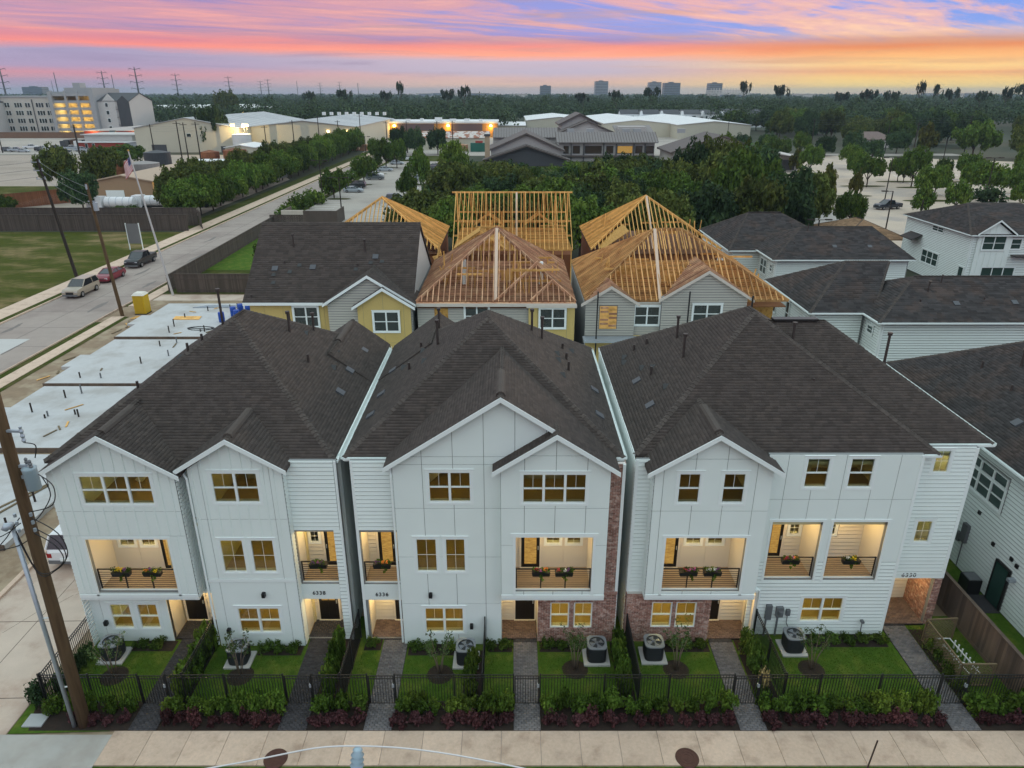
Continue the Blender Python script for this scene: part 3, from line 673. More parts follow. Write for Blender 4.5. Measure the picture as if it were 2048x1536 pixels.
    roof_poly([[(-4.1, 33.4, 10.95), (-4.1, 38.8, 10.95), (-1.6, 38.8, 9.2), (-1.6, 34.6, 9.2)], [(x0, 33.4, 8.99), (x0, 38.8, 8.99), (-4.1, 38.8, 10.95), (-4.1, 33.4, 10.95)]], h, caps=[((-4.1, 33.6, 10.95), (-4.1, 38.8, 10.95))])
    gutter((x0, y0, e), (-4.9, y0, e), (0, -1, 0), h); gutter((x0, y0, e), (x0, y1, e), (-1, 0, 0), h); gutter((x1, y0, e), (x1, y1, e), (1, 0, 0), h); gutter((4.2, y0, e), (x1, y0, e), (0, -1, 0), h)
    block('fascia', x0, y0, e-.2, -4.8, y0+.03, e-.01, trimw, h)
    downspout(h, [(-4.8, 24.85, 8.7), (-4.78, 24.56, 8.5), (-4.78, 24.55, .2)])
    zl = lambda x: e+(x-x0)*4/5.87; zr = lambda x: e+(x1-x)*4/5.87
    vents(r, [('p', -3.6, 32.6, zl(-3.6), 1.2), ('p', -3.9, 36.4, 10.6, 1.2), ('p', 1.0, 34.0, zr(1.0), 1.1), ('p', 1.5, 33.8, zr(1.5), 1.1), ('p', -4.6, 34, zl(-4.6), .4), ('p', -4.9, 31.6, zl(-4.9), .4), ('p', 2.6, 34.5, zr(2.6), .35), ('p', 2.7, 31.6, zr(2.7), .5), ('p', 2.7, 33.1, zr(2.7), .4),
              ('k', -4.4, 33.2, zl(-4.4)), ('k', -5.3, 32.5, zl(-5.3)), ('k', -4.1, 31.2, zl(-4.1)), ('k', 3.1, 35, zr(3.1)), ('k', 2.2, 32.9, zr(2.2)), ('k', 2.2, 32.0, zr(2.2)), ('k', 2.3, 30.2, zr(2.3)),
              ('b', -6.0, 33.5, zl(-6), .68, -1), ('b', -6.1, 30.6, zl(-6.1), .68, -1), ('b', -6.2, 28.4, zl(-6.2), .68, -1), ('b', 3.9, 31.2, zr(3.9), .68, 1), ('b', 3.8, 28.2, zr(3.8), .68, 1)])
hB()
# ---------------------------------------------------------------- right house
def hC():
    h = thing('townhouse', 'right white townhouse with brick porch and two lit upper balconies, numbered 6330', 'house', (12, 25, 0))
    shell(h, 4.95, 19.1, 26.0, 38.2, 8.95, white)
    f = front(25.0); wall('wall', f, rect(4.95, 2.6, 5.7, 9.0), [], -.16, 0, sheath, h); laps(f, rect(5.05, 2.6, 5.62, 9.0), [], h, white)
    block('corner_board', 4.93, 24.96, .05, 5.05, 25.0, 9.0, trimw, h)
    f = front(24.4); poly = [(5.6, 2.72), (10.25, 2.72), (10.25, 8.9), (7.92, 10.32), (5.6, 8.9)]
    O = [(6.55, 7.36, 7.43, 8.73), (8.3, 7.36, 9.2, 8.73)]; bo = (6.28, 3.06, 9.55, 5.74)
    wall('wall', f, poly, O+[bo], -.16, 0, sheath, h)
    panels(f, poly, [5.95, 7.17, 8.39, 9.6], [2.95, 7.0, 9.35], O+[bo], h, white, gap=.02)
    for o in O: window(f, *o, 1, h)
    t = MB()
    for q in (rect(bo[0]-.11, bo[1]-.2, bo[0], bo[3]), rect(bo[2], bo[1]-.2, bo[2]+.11, bo[3]), rect(bo[0]-.15, bo[3], bo[2]+.15, bo[3]+.12), rect(5.6, 2.72, 10.25, 2.9)): prism(t, f, q, .002, .045)
    t.build('trim', trimw, h)
    balcony(h, bo[0], bo[2], bo[1], bo[3], 24.56, 1.5, 18, doors=[(6.5, 3.07, 7.25, 5.4, 'full')], wins=[(7.55, 4.25, 8.25, 4.85, 1), (8.5, 4.25, 9.2, 4.85, 1)], posts=4, back='panel')
    block('bay_soffit', 5.6, 24.4, 2.6, 10.25, 26.1, 2.72, trimw, h)
    for x in (5.6, 10.15): block('side_wall', x, 24.56, 2.72, x+.1, 26.0, 8.9, white, h)
    laps(leftw(5.6), rect(24.42, 2.75, 25.0, 8.85), [], h, white, each=False); laps(leftw(4.95), rect(25.02, .1, 33, 8.9), [], h, white, each=False)
    f = front(24.8); a, b = (6.05, .82, 6.93, 2.18), (7.1, .82, 7.98, 2.18); BW = rect(4.95, .02, 8.6, 2.6)
    wall('wall', f, BW, [a, b], -.16, 0, mortar, h); bricks(f, BW, [a, b], h, d=.002); window(f, *a, 1, h, trim=0); window(f, *b, 1, h, trim=0)
    bricks(leftw(4.95), rect(24.82, .02, 25.6, 2.6), [], h)
    block('soldier_course', 4.94, 24.74, 2.5, 8.6, 24.79, 2.59, brickm, h)
    recess(h, 8.6, 10.5, .12, 2.58, 24.9, 1.2, doors=[(8.62, .13, 9.42, 2.25)], e=16)
    # wide middle part: panels above, lap siding below
    f = front(25.2); O = [(11.84, 7.6, 12.8, 8.97), (13.6, 7.6, 14.6, 8.97)]; B1 = (10.85, 3.05, 12.95, 5.98); B2 = (13.4, 3.05, 15.65, 5.98); g = (12.72, .78, 14.54, 2.1)
    wall('wall', f, rect(10.3, .05, 16.5, 9.12), O+[B1, B2, g], -.16, 0, sheath, h)
    panels(f, rect(10.3, 3.95, 16.5, 9.12), [11.1, 12.2, 13.42, 14.64, 15.6], [7.05], O+[B1, B2], h, white, gap=.02)
    laps(f, rect(10.3, .1, 16.45, 3.93), [B1, B2, (g[0]-.1, g[1]-.1, g[2]+.1, g[3]+.1)], h, white)
    for o in O: window(f, *o, 1, h)
    window(f, *g, 2, h)
    for q in (B1, B2):
        t = MB()
        for r_ in (rect(q[0]-.1, q[1]-.1, q[0], q[3]), rect(q[2], q[1]-.1, q[2]+.1, q[3]), rect(q[0]-.14, q[3], q[2]+.14, q[3]+.12)): prism(t, f, r_, .002, .045)
        t.build('trim', trimw, h)
    balcony(h, B1[0], B1[2], 3.05, 5.98, 25.36, 1.5, 16, doors=[(11.45, 3.06, 12.1, 5.45, 'full')], wins=[(12.35, 4.2, 12.85, 4.9, 1)], posts=2)
    balcony(h, B2[0], B2[2], 3.05, 5.98, 25.36, 1.5, 16, wins=[(14.1, 4.2, 14.45, 4.9, 1)], posts=2)
    block('corner_board', 16.4, 25.16, .05, 16.52, 25.21, 9.1, trimw, h); block('side_wall', 16.4, 25.36, .05, 16.5, 26.1, 9.0, white, h)
    laps(rightw(16.5), rect(25.22, .1, 25.9, 9.0), [], h, white, each=False)
    # set-back right part over the brick entrance
    f = front(25.9); O = [(17.4, 7.9, 18.06, 8.96), (17.33, 4.47, 18.04, 5.58)]; po = (16.6, .12, 18.75, 2.58)
    wall('wall', f, rect(16.5, .05, 19.1, 9.1), O+[po], -.16, 0, sheath, h)
    laps(f, rect(16.5, 2.6, 18.98, 9.1), [(o[0]-.1, o[1]-.1, o[2]+.1, o[3]+.13) for o in O], h, white)
    for o in O: window(f, *o, 1, h, 'pic')
    bricks(f, rect(18.75, .02, 19.1, 2.58), [], h, d=.002); bricks(rightw(19.1), rect(25.92, .02, 27.5, 2.6), [], h)
    recess(h, po[0], po[2], po[1], po[3], 26.06, 1.6, doors=[(16.75, .13, 17.6, 2.25)], e=13, rmat=mortar)
    bricks(leftw(18.75), rect(26.06, .12, 27.6, 2.56), [], h, d=.0)
    block('corner_board', 18.98, 25.86, 2.6, 19.12, 25.9, 9.05, trimw, h); number(h, '6330', 17.55, 25.87, 2.66, .3)
    laps(rightw(19.1), rect(26.0, 2.6, 34, 8.9), [], h, white, each=False)
    MB().box(11.15, 25.02, 1.0, 11.4, 25.17, 1.75).box(11.6, 25.0, 1.15, 11.9, 25.17, 1.65).box(11.2, 25.1, .0, 11.26, 25.17, 1.0).box(11.7, 25.1, 0, 11.76, 25.17, 1.15).cyl((11.75, 24.95, 1.4), .09, .12).build('electric_meter', grayd, h)
    MB().box(12.05, 25.04, 1.2, 12.22, 25.17, 1.5).tube([(12.13, 25.1, 1.2), (12.13, 25.08, .8), (12.3, 24.9, .4)], .02, 6).build('disconnect_box', grayd, h)
    MB().tube([(15.45, 25.1, .9), (15.45, 25.02, .9), (15.45, 25.0, .3)], .025, 6).box(15.4, 24.95, .85, 15.52, 25.12, .95).build('hose_tap', grayd, h)
    rooms(h, 5.1, 16.35, 25.1, 29.6, FL, [(7, 0, 40), (13.6, 0, 34), (7.8, 1, 16), (13, 1, 16), (7.9, 2, 12), (13.2, 2, 18)])
    rooms(h, 16.6, 18.95, 25.85, 29.6, FL[1:], [(17.8, 1, 34), (17.7, 0, 16)])
    for x in (8.7, 10.4, 16.3):
        for z0, z1 in (FL[:1] if x < 10 else FL): partition(h, x, 26.2, 29.6, z0, z1)
    e = 9.0; x0, x1, y0, y1 = 4.97, 17.3, 25.45, 38.4; a = (11.15, 31.5, 13.2); b = (11.15, 32.3, 13.2)
    r = roof_poly([[(x0, y0, e), (x1, y0, e), a], [(x1, y0, e), (x1, y1, e), b, a], [(x0, y1, e), (x0, y0, e), a, b], [(x1, y1, e), (x0, y1, e), b]], h,
                  caps=[((x0, y0, e), a), ((x1, y0, e), a), ((x1, y1, e), b), ((x0, y1, e), b), (a, b)])
    X1 = 20.05; Y0 = 26.4; c = (11.9, 32.2, 12.55); d = (14.75, 32.2, 12.55)
    r2 = roof_poly([[(16.8, Y0, e), (X1, Y0, e), d, c], [(X1, Y0, e), (X1, y1, e), d], [(X1, y1, e), (12, y1, e), c, d]], h, caps=[((X1, Y0, e), d), ((X1, y1, e), d), (c, d)])
    gable_roof(7.92, 2.33, 10.5, 24.08, 27.9, .62, h)
    gutter((10.35, y0, e), (x1, y0, e), (0, -1, 0), h); gutter((16.9, Y0, e), (X1, Y0, e), (0, -1, 0), h); block('fascia', x0-.03, y0, e-.2, x0, y1, e+.02, trimw, h); gutter((X1, Y0, e), (X1, y1, e), (1, 0, 0), h)
    block('fascia', 10.3, y0, e-.18, x1, y0+.03, e-.01, trimw, h); block('fascia', 17.0, Y0, e-.18, X1, Y0+.03, e-.01, trimw, h); block('soffit', 17.0, Y0+.03, e-.19, X1, 26.9, e-.15, trimw, h)
    downspout(h, [(10.32, 25.1, 2.75), (10.6, 25.12, 2.6), (10.75, 25.12, 2.5), (10.75, 25.12, .1)])
    zl = lambda x: e+(x-x0)*4.2/6.4
    vents(r, [('p', 8.2, 33.6, zl(8.2), 1.1), ('p', 8.0, 31.2, zl(8.0), 1.1), ('p', 6.4, 35.2, zl(6.4), .35), ('p', 7.0, 35.0, zl(7.0), .35), ('p', 6.6, 31.4, zl(6.6), .45), ('k', 5.9, 34.9, zl(5.9)), ('k', 5.8, 34.3, zl(5.8)), ('k', 6.4, 32.5, zl(6.4)), ('k', 6.8, 31.9, zl(6.8)), ('k', 6.9, 29.3, zl(6.9)), ('b', 6.0, 31.6, zl(6), .66, -1), ('b', 6.1, 28.6, zl(6.1), .66, -1), ('p', 13.0, 28.4, 11.0, .12)])
    vents(r2, [('p', 12.9, 31.0, 11.8, .9), ('p', 17.0, 30.4, 11.1, 1.3)])
    MB().box(12.3, 32.0, 12.56, 14.4, 32.4, 12.66).build('ridge_vent', black, r2)
hC()
# ================================================================ ground, yards, paving
def sheet(name, x0, y0, x1, y1, z, mat, th=None, parent=None):
    mb = MB()
    if th: mb.box(x0, y0, z-th, x1, y1, z)
    else: mb.add([(x0, y0, z), (x1, y0, z), (x1, y1, z), (x0, y1, z)], [(0, 1, 2, 3)])
    o = mb.build(name, mat, parent)
    if parent is None: o['kind'] = 'structure'
    return o
def polysheet(name, pts, z, mat):
    o = MB().add([(x, y, z) for x, y in pts], [tuple(range(len(pts)))]).build(name, mat); o['kind'] = 'structure'; return o
sheet('ground', -7800, -300, 7800, 8800, -.035, M('far_ground', (.04, .05, .028), .3, .02, .98, c2=(.07, .068, .045), mixsc=.008))
sheet('site_soil', -44.5, 16, 26, 100, 0, dirt)
sheet('alley_paving', -30, 39.2, 22, 46.8, .02, concw)
sheet('back_alley_paving', -42, 80.5, 22, 83.0, .02, drive)
dv_ = sheet('driveway_paving', -24.5, 14, -19.15, 46, .03, drive)
for y in (21.5, 26, 30.5, 35): stick('expansion_joint', (-24.5, y, .031), (-19.15, y+.1, .031), .025, .006, mulch, dv_)
stick('expansion_joint', (-21.8, 19.9, .031), (-21.8, 46, .031), .02, .006, mulch, dv_)
for k in range(5): stick('crack', (-23.8+k*.9, 24+k*1.3, .031), (-23.2+k*1.0, 25.5+k*1.2, .031), .012, .005, mulch, dv_)
MB().box(-24.75, 14, -.1, -24.5, 46, .16).build('kerb', conc)['kind'] = 'structure'
sheet('grass_strip', -19.1, 14, 24, 18.46, .025, lawn)
sw = struct('sidewalk', MB().box(-15.1, 18.5, -.1, 26, 19.96, .03), mortar)
k = 0; x = -15.1
while x < 25.5:
    block('sidewalk_panel', x+.008, 18.48, .0, x+1.462, 19.97, .07+random.uniform(-.004, .004), conc, sw); x += 1.47
MB().box(-24.5, 17.2, -.05, -15.1, 19.8, .068).build('driveway_apron', M('grey_concrete', (.42, .41, .38), .1, 1.2, .92, .2, 40, c2=(.36, .335, .30), mixsc=.4))['kind'] = 'structure'
polysheet('corner_lawn', [(-19.1, 19.85), (-15.3, 19.98), (-15.3, 21.2), (-18.9, 21.4), (-19.1, 23.5)], .045, lawn)
struct('mulch_bed', MB().add([(-18.4, 20.0, .05), (23, 20.0, .05), (23, 21.35, .05), (-18.9, 21.35, .05)], [(0, 1, 2, 3)]), mulch)
WK = [(-14.61, -13.53, 24.9, paverd), (-8.93, -7.83, 25.1, paverd), (-5.66, -4.58, 25.1, paver), (.06, 1.10, 24.95, paver), (8.68, 9.72, 24.95, paver), (16.75, 17.85, 26.0, paver)]
sheet('yard_turf', -18.3, 21.3, 20.2, 26.4, .04, lawn)
def pave(x0, x1, y0, y1, z, mat, parent, L=.2, B=.1):
    V = []; Q = []; y = y0; row = 0
    while y < y1-.01:
        x = x0-(L/2 if row % 2 else 0)
        while x < x1:
            a = max(x, x0)+.003; b = min(x+L, x1)-.003; c = y+.003; d = min(y+B, y1)-.003
            if b-a > .02 and d > c:
                k = len(V); t = z+random.uniform(-.003, .003); e = .008
                V += [(a, c, z-.03), (b, c, z-.03), (b, d, z-.03), (a, d, z-.03), (a+e, c+e, t), (b-e, c+e, t), (b-e, d-e, t), (a+e, d-e, t)]
                Q += [(k+4, k+5, k+6, k+7), (k, k+1, k+5, k+4), (k+1, k+2, k+6, k+5), (k+2, k+3, k+7, k+6), (k+3, k, k+4, k+7)]
            x += L
        y += B; row += 1
    return stuff(link('pavers', fast('pavers', V, Q, mat), parent))
for x0, x1, ye, m in WK:
    b = struct('path', MB().box(x0, 19.98, -.02, x1, ye, .075), mulch); pave(x0, x1, 19.98, ye-.3, .1, m, b)
    pave(x0, x1, ye-.3, ye-.02, .102, paverd, b)
for x0, x1, y0, y1, m in ((-14.88, -12.82, 24.86, 26.08, paverd), (-9.0, -7.4, 24.95, 26.1, paverd), (-6.2, -4.76, 24.95, 26.1, paverb), (-.78, 1.1, 24.85, 26.08, paverb), (8.62, 10.48, 24.85, 26.08, paverb), (16.6, 18.73, 25.8, 27.64, paverb)):
    b = struct('porch_floor', MB().box(x0, y0, 0, x1, y1, .12), mulch); pave(x0, x1, y0, y1, .14, m, b)
for x0, x1, y0, y1 in ((-16.6, -14.75, 24.15, 24.78), (-11.0, -9.1, 23.9, 24.48), (-6.45, -5.72, 24.2, 24.9), (-4.5, -2.3, 23.9, 24.58), (-1.0, -.0, 24.1, 24.8), (1.2, 3.0, 24.1, 24.8), (6.4, 8.6, 24.1, 24.8), (13.0, 16.5, 24.4, 25.2), (-13.45, -12.9, 21.4, 24.9), (-7.8, -6.7, 21.4, 24.9), (-2.0, -1.2, 21.4, 24.2), (4.3, 4.95, 21.4, 24.7), (9.8, 10.7, 21.4, 25.0), (17.9, 18.6, 21.4, 25.5)):
    sheet('mulch_bed', x0, y0, x1, y1, .052, mulch)
def grass_tufts(name, rects, dens, hgt, mat, label, w=.012):
    V = []
    for x0, y0, x1, y1 in rects:
        n = int((x1-x0)*(y1-y0)*dens)
        p = np.stack([RNG.uniform(x0, x1, n), RNG.uniform(y0, y1, n), np.full(n, .035)], 1); a = RNG.uniform(0, 6.28, n)
        d = np.stack([np.cos(a), np.sin(a), np.zeros(n)], 1)*w; l = RNG.normal(0, .018, (n, 3)); l[:, 2] = hgt*RNG.uniform(.5, 1.2, n)
        V.append(np.stack([p-d, p+d, p+l], 1))
    V = np.concatenate(V).reshape(-1, 3); o = link(name, fast(name, V, np.arange(len(V)).reshape(-1, 3), mat)); return stuff(o, label, 'grass')
gm = M('grass_blade', (.078, .155, .02), .3, 3, .8, isl=.5, c2=(.14, .195, .034), mixsc=1.2, trans=.3, spec=.05)
LR = [(-18.2, 21.4, -14.65, 24.1), (-12.85, 21.4, -8.98, 23.85), (-6.55, 21.4, -5.7, 24.1), (-4.5, 21.4, -2.05, 23.8), (-1.15, 21.4, .02, 24.05), (1.15, 21.4, 4.25, 24.05), (5.05, 21.4, 8.6, 24.05), (10.8, 21.4, 16.6, 24.35), (17.9, 21.4, 20.1, 25.8), (-19.0, 17.6, 24, 18.42)]
grass_tufts('grass', LR, 620, .055, gm, 'short green grass of the small front lawns')
# ================================================================ plants
def leaves(C, cr, per, size, rng, up=.35, flat=1.0):
    n = len(C)*per; c = np.repeat(C, per, 0); r = np.repeat(cr, per)
    d = rng.normal(0, 1, (n, 3)); d /= np.linalg.norm(d, axis=1)[:, None]; p = c+d*(r*rng.uniform(.35, 1, n)**.6)[:, None]*np.array([1, 1, flat])
    nrm = d+rng.normal(0, .6, (n, 3)); nrm[:, 2] += up; nrm /= np.linalg.norm(nrm, axis=1)[:, None]
    t = np.cross(nrm, rng.normal(0, 1, (n, 3))); t /= np.linalg.norm(t, axis=1)[:, None]; b = np.cross(nrm, t)
    s = (size*rng.uniform(.6, 1.35, n))[:, None]
    V = np.stack([p-t*s, p-b*s*.6, p+t*s, p+b*s*.6], 1).reshape(-1, 3)
    return V
def cloud_mesh(name, C, cr, per, size, mat, seed=1, up=.35, flat=1.):
    V = leaves(np.array(C, float), np.array(cr, float), per, size, np.random.default_rng(seed), up, flat)
    return fast(name, V, np.arange(len(V)).reshape(-1, 4), mat)
def ell(n, rng, zc, rz, rmin=.5, bottom=-.6, jit=.12, taper=0.):
    out = []
    while len(out) < n:
        d = rng.normal(0, 1, 3); d /= np.linalg.norm(d)
        if d[2] < bottom: continue
        r = rng.uniform(rmin, 1)+rng.normal(0, jit); k = 1-taper*max(0, d[2]*r)
        out.append((d[0]*r*k*.85, d[1]*r*k*.85, zc+d[2]*r*rz))
    return np.array(out)
def trunk_mesh(name, mat, h, r, nb, rng, spread=.5, split=.4, n=6, top=.85):
    mb = MB(); mb.tube([(0, 0, -.02), (rng.normal(0, .02), rng.normal(0, .02), h*split), (rng.normal(0, .05), rng.normal(0, .05), h*top)], [r, r*.75, r*.2], n)
    for i in range(nb):
        a = 6.28*i/nb+rng.uniform(-.4, .4); z = h*split*rng.uniform(.8, 1.5); e = spread*rng.uniform(.7, 1.1)
        mb.tube([(0, 0, z), (math.cos(a)*e*.5, math.sin(a)*e*.5, z+(h-z)*.4), (math.cos(a)*e, math.sin(a)*e, z+(h-z)*.75)], [r*.5, r*.3, r*.1], 5)
    return mb.mesh(name, mat, True)
PROTO = {}
def proto(key, n, zc, rz, per, size, crr, leaf, th, tr, nb, split, spread=.55, rmin=.45, bottom=-.6, bark=None, taper=0., variants=3, up=.35, flat=1.):
    L = []
    for s in range(variants):
        rng = np.random.default_rng(hash(key) % 1000+s*17 if False else sum(map(ord, key))+s*17)
        C = ell(n, rng, zc, rz, rmin, bottom, taper=taper); cr = rng.uniform(crr*.7, crr*1.3, n)
        L.append((cloud_mesh('crown', C, cr, per, size, leafm[leaf], s, up, flat), trunk_mesh('trunk', bark or barkm, th, tr, nb, rng, spread, split)))
    PROTO[key] = L
# normalised: crown radius 1, height 1
proto('oak', 85, .62, .36, 130, .052, .2, 'oak', .8, .05, 6, .3)
proto('darkoak', 85, .60, .38, 130, .052, .2, 'dark', .8, .05, 6, .3)
proto('oaklight', 70, .60, .38, 130, .055, .2, 'box', .8, .05, 6, .3)
proto('young', 42, .64, .34, 95, .065, .24, 'box', .8, .05, 5, .3)
proto('flat', 55, .68, .27, 100, .06, .24, 'box', .8, .045, 6, .3, bottom=-.3)
proto('cone', 46, .55, .45, 95, .07, .24, 'box', .9, .05, 4, .2, taper=.65)
proto('lime', 46, .56, .42, 95, .07, .26, 'lime', .9, .05, 4, .2, taper=.35)
proto('ochre', 34, .58, .42, 40, .11, .22, 'ochre', .9, .05, 4, .2, taper=.7)
proto('hedgetree', 60, .58, .40, 130, .055, .24, 'hedge', .8, .04, 5, .25)
proto('pinetree', 11, .86, .12, 34, .07, .2, 'pine', .93, .03, 9, .70, spread=.8, bottom=-.9, flat=.5, variants=7, rmin=.25)
proto('shrub', 26, .52, .46, 34, .12, .32, 'hedge', .5, .03, 4, .1, bottom=-.9, rmin=.2)
proto('boxshrub', 24, .5, .46, 34, .11, .32, 'box', .5, .03, 4, .1, bottom=-.9, rmin=.2)
proto('column', 34, .54, .46, 34, .15, .4, 'hedge', .6, .05, 3, .1, bottom=-.95, rmin=.1)
proto('darkshrub', 24, .5, .46, 34, .11, .32, 'dark', .5, .03, 4, .1, bottom=-.9, rmin=.2)
proto('purple', 22, .5, .44, 34, .14, .3, 'purple', .5, .03, 4, .1, bottom=-.8, rmin=.2, taper=.2)
proto('gold', 16, .5, .44, 26, .10, .24, 'pale', .6, .02, 6, .1, bottom=-.8, rmin=.3)
proto('ground', 18, .45, .4, 24, .16, .35, 'dark', .4, .02, 3, .1, bottom=-.6, rmin=.2)
PC = {}
def plant(name, label, x, y, h, r, key, group=None, cat='tree', z=0.04, rot=None):
    i = PC.get(key, 0); PC[key] = i+1; cm, tm = PROTO[key][i % len(PROTO[key])]
    o = thing(name, label, cat, (x, y, z), group, world=False); a = random.uniform(0, 6.28) if rot is None else rot
    for nm, me in (('crown', cm), ('trunk', tm)):
        if nm == 'trunk' and cat in ('shrub',) : nm = 'stem'
        if nm == 'crown' and cat in ('shrub',): nm = 'foliage'
        c = link(nm, me, o); c.scale = (r*random.uniform(.92, 1.08), r*random.uniform(.92, 1.08), h); c.rotation_euler = (0, 0, a)
    return o
GT = [x for w in WK for x in w[:2]]; seg = [(-18.2, GT[0])]+[(GT[2*i+1], GT[2*i+2]) for i in range(5)]+[(GT[11], 22.6)]
sname = ['left of the first front walkway', 'between the first and second walkways', 'between the second and third walkways', 'between the third and fourth walkways', 'between the fourth and fifth walkways', 'between the fifth and sixth walkways', 'right of the last walkway']
for (a, b), sn in zip(seg, sname):
    n = max(1, round((b-a-.2)/.62))
    for i in range(n):
        x = a+.3+(b-a-.6)*(i/(n-1) if n > 1 else .5)
        plant('green_shrub', 'green fence hedge shrub '+sn, x+random.uniform(-.08, .08), 20.95+random.uniform(-.08, .08), random.uniform(.5, .98), random.uniform(.32, .54), 'shrub', 'green hedge shrubs '+sn, 'shrub')
    n = max(1, round((b-a-.2)/.56))
    for i in range(n):
        if a < -18 and i < 2: continue
        x = a+.28+(b-a-.56)*(i/(n-1) if n > 1 else .5)
        plant('purple_shrub', 'low purple sidewalk shrub '+sn, x+random.uniform(-.07, .07), 20.36+random.uniform(-.06, .06), random.uniform(.34, .62), random.uniform(.26, .42), 'purple', 'purple shrubs '+sn, 'shrub')
for k, (x, y, h, nm) in enumerate([(-16.55, 22.75, 2.0, 'in front of the first air conditioner from the street pole'), (-11.3, 22.75, 2.2, 'in front of the air conditioner of number 6338'), (-3.0, 22.84, 2.1, 'on the lawn below the middle house ground floor window'), (2.65, 23.1, 2.3, 'in front of the brick wall of the middle house'), (6.9, 23.1, 2.4, 'in front of the brick wall of the right house'), (12.6, 23.1, 2.0, 'on the widest lawn beside an air conditioner')]):
    t = thing('young_tree', 'slender multi stemmed young tree '+nm, 'tree', (x, y, .04), 'young front yard trees')
    rng = np.random.default_rng(40+k); mb = MB(); C = []
    for i in range(6):
        a = 6.28*i/6+rng.uniform(-.3, .3); e = rng.uniform(.25, .7)
        p = [(x+math.cos(a)*.05, y+math.sin(a)*.05, 0), (x+math.cos(a)*e*.35, y+math.sin(a)*e*.35, h*.4), (x+math.cos(a)*e, y+math.sin(a)*e, h*rng.uniform(.75, 1))]
        mb.tube(p, [.022, .016, .006], 5)
        for s in (.45, .65, .82, 1.0): q = np.array(p[1])*(1-s)+np.array(p[2])*s if s > .0 else p[1]; C.append(q+rng.normal(0, .08, 3))
    mb.build('trunk', barkl, t, True); link('crown', cloud_mesh('crown', C, [.16]*len(C), 20, .042, leafm['myrtle'], k), t)
    o = MB().cyl((x, y, .045), .55, .03, 18, .4).build('mulch_bed', mulch); o['kind'] = 'structure'
def row(name, label, pts, h, r, key, group):
    for x, y in pts: plant(name, label, x, y, h*random.uniform(.85, 1.15), r*random.uniform(.9, 1.1), key, group, 'shrub')
row('tall_shrub', 'yellowish screening shrub right of the first walkway', [(-13.15, 21.7+.52*i) for i in range(6)], 1.15, .36, 'column', 'screen shrubs by the first walkway')
row('tall_shrub', 'yellowish screening shrub right of the second walkway', [(-7.4, 21.8+.55*i) for i in range(5)], 1.1, .34, 'column', 'screen shrubs by the second walkway')
row('tall_shrub', 'leafy shrub by the middle yard side fence', [(-1.65, 21.7), (-1.7, 22.5), (-1.6, 23.1)], .95, .3, 'column', 'shrubs by the middle yard fence')
row('tall_shrub', 'screening shrub right of the brick house air conditioner', [(4.55, 21.8+.55*i) for i in range(5)], 1.1, .32, 'column', 'screen shrubs in the gap before the right house')
row('tall_shrub', 'green screening shrub right of the fifth walkway', [(10.15, 22.9+.5*i) for i in range(4)], 1.15, .36, 'boxshrub', 'screen shrubs by the fifth walkway')
plant('pale_shrub', 'pale yellow flowering shrub beside the fifth front walkway', 10.15, 22.2, .95, .5, 'gold', None, 'shrub')
plant('tall_shrub', 'small green shrub below the pale yellow shrub', 10.0, 21.7, .6, .4, 'boxshrub', None, 'shrub')
row('climbing_shrub', 'dark green shrub along the lattice screen', [(18.1, 22.0), (18.15, 22.7), (18.2, 23.5), (18.2, 24.2)], .7, .36, 'boxshrub', 'shrubs along the lattice')
row('tall_shrub', 'dark shrub along the leftmost side fence', [(-18.15, 21.8+.5*i) for i in range(5)], .95, .33, 'darkshrub', 'shrubs along the left side fence')
row('tall_shrub', 'dark bush at the outer corner of the left fence', [(-18.9, 21.4)], .95, .55, 'darkshrub', None)
for gx, gy, nm in ((-16.2, 24.45, 'left house window'), (-15.5, 24.45, 'left house window'), (-10.7, 24.2, 'window beside porch 6338'), (-10.1, 24.2, 'window beside porch 6338'), (-9.5, 24.2, 'window beside porch 6338'), (-6.1, 24.5, 'corner of porch 6336'), (-4.2, 24.25, 'middle house window'), (-3.5, 24.25, 'middle house window'), (-2.7, 24.25, 'middle house window'), (-.9, 24.4, 'brick pier'), (-.3, 24.4, 'brick pier'), (1.5, 24.4, 'middle house brick wall'), (2.1, 24.4, 'middle house brick wall'), (2.7, 24.4, 'middle house brick wall'), (7.1, 24.4, 'right house brick wall'), (7.7, 24.4, 'right house brick wall'), (8.25, 24.4, 'right house brick wall'), (13.4, 24.7, 'wide lap sided wall'), (14.1, 24.75, 'wide lap sided wall'), (14.8, 24.7, 'wide lap sided wall'), (15.5, 24.75, 'wide lap sided wall'), (16.2, 24.7, 'wide lap sided wall')):
    plant('foundation_shrub', 'low round green shrub under the '+nm, gx, gy, .42, .36, 'boxshrub', 'foundation shrubs under the '+nm, 'shrub')
# ================================================================ iron fences and gates
def iron(label, p0, p1, group=None, posts=None, sp=.112, h=1.5, far=False):
    p0 = Vector((*p0, .05)); p1 = Vector((*p1, .05)); d = p1-p0; L = d.length; t = thing('iron_fence', label, 'fence', tuple(p0), group)
    n = posts or max(1, round(L/2.3))
    for i in range(n+1): q = p0+d*i/n; stick('post', q, q+Vector((0, 0, h+.06)), .055, .055, black, t)
    for z in (.12, h-.14, h): stick('rail', p0+Vector((0, 0, z)), p1+Vector((0, 0, z)), .03, .03, black, t)
    m = int(L/sp)
    for i in range(1, m): q = p0+d*i/m; stick('picket', q+Vector((0, 0, .08)), q+Vector((0, 0, h)), .019, .019, black, t)
    return t
FY = 21.27; gl = ['first', 'second', 'third', 'fourth', 'fifth', 'sixth']
fs = [(-18.45, GT[0])]+[(GT[2*i+1], GT[2*i+2]) for i in range(5)]+[(GT[11], 23.5)]
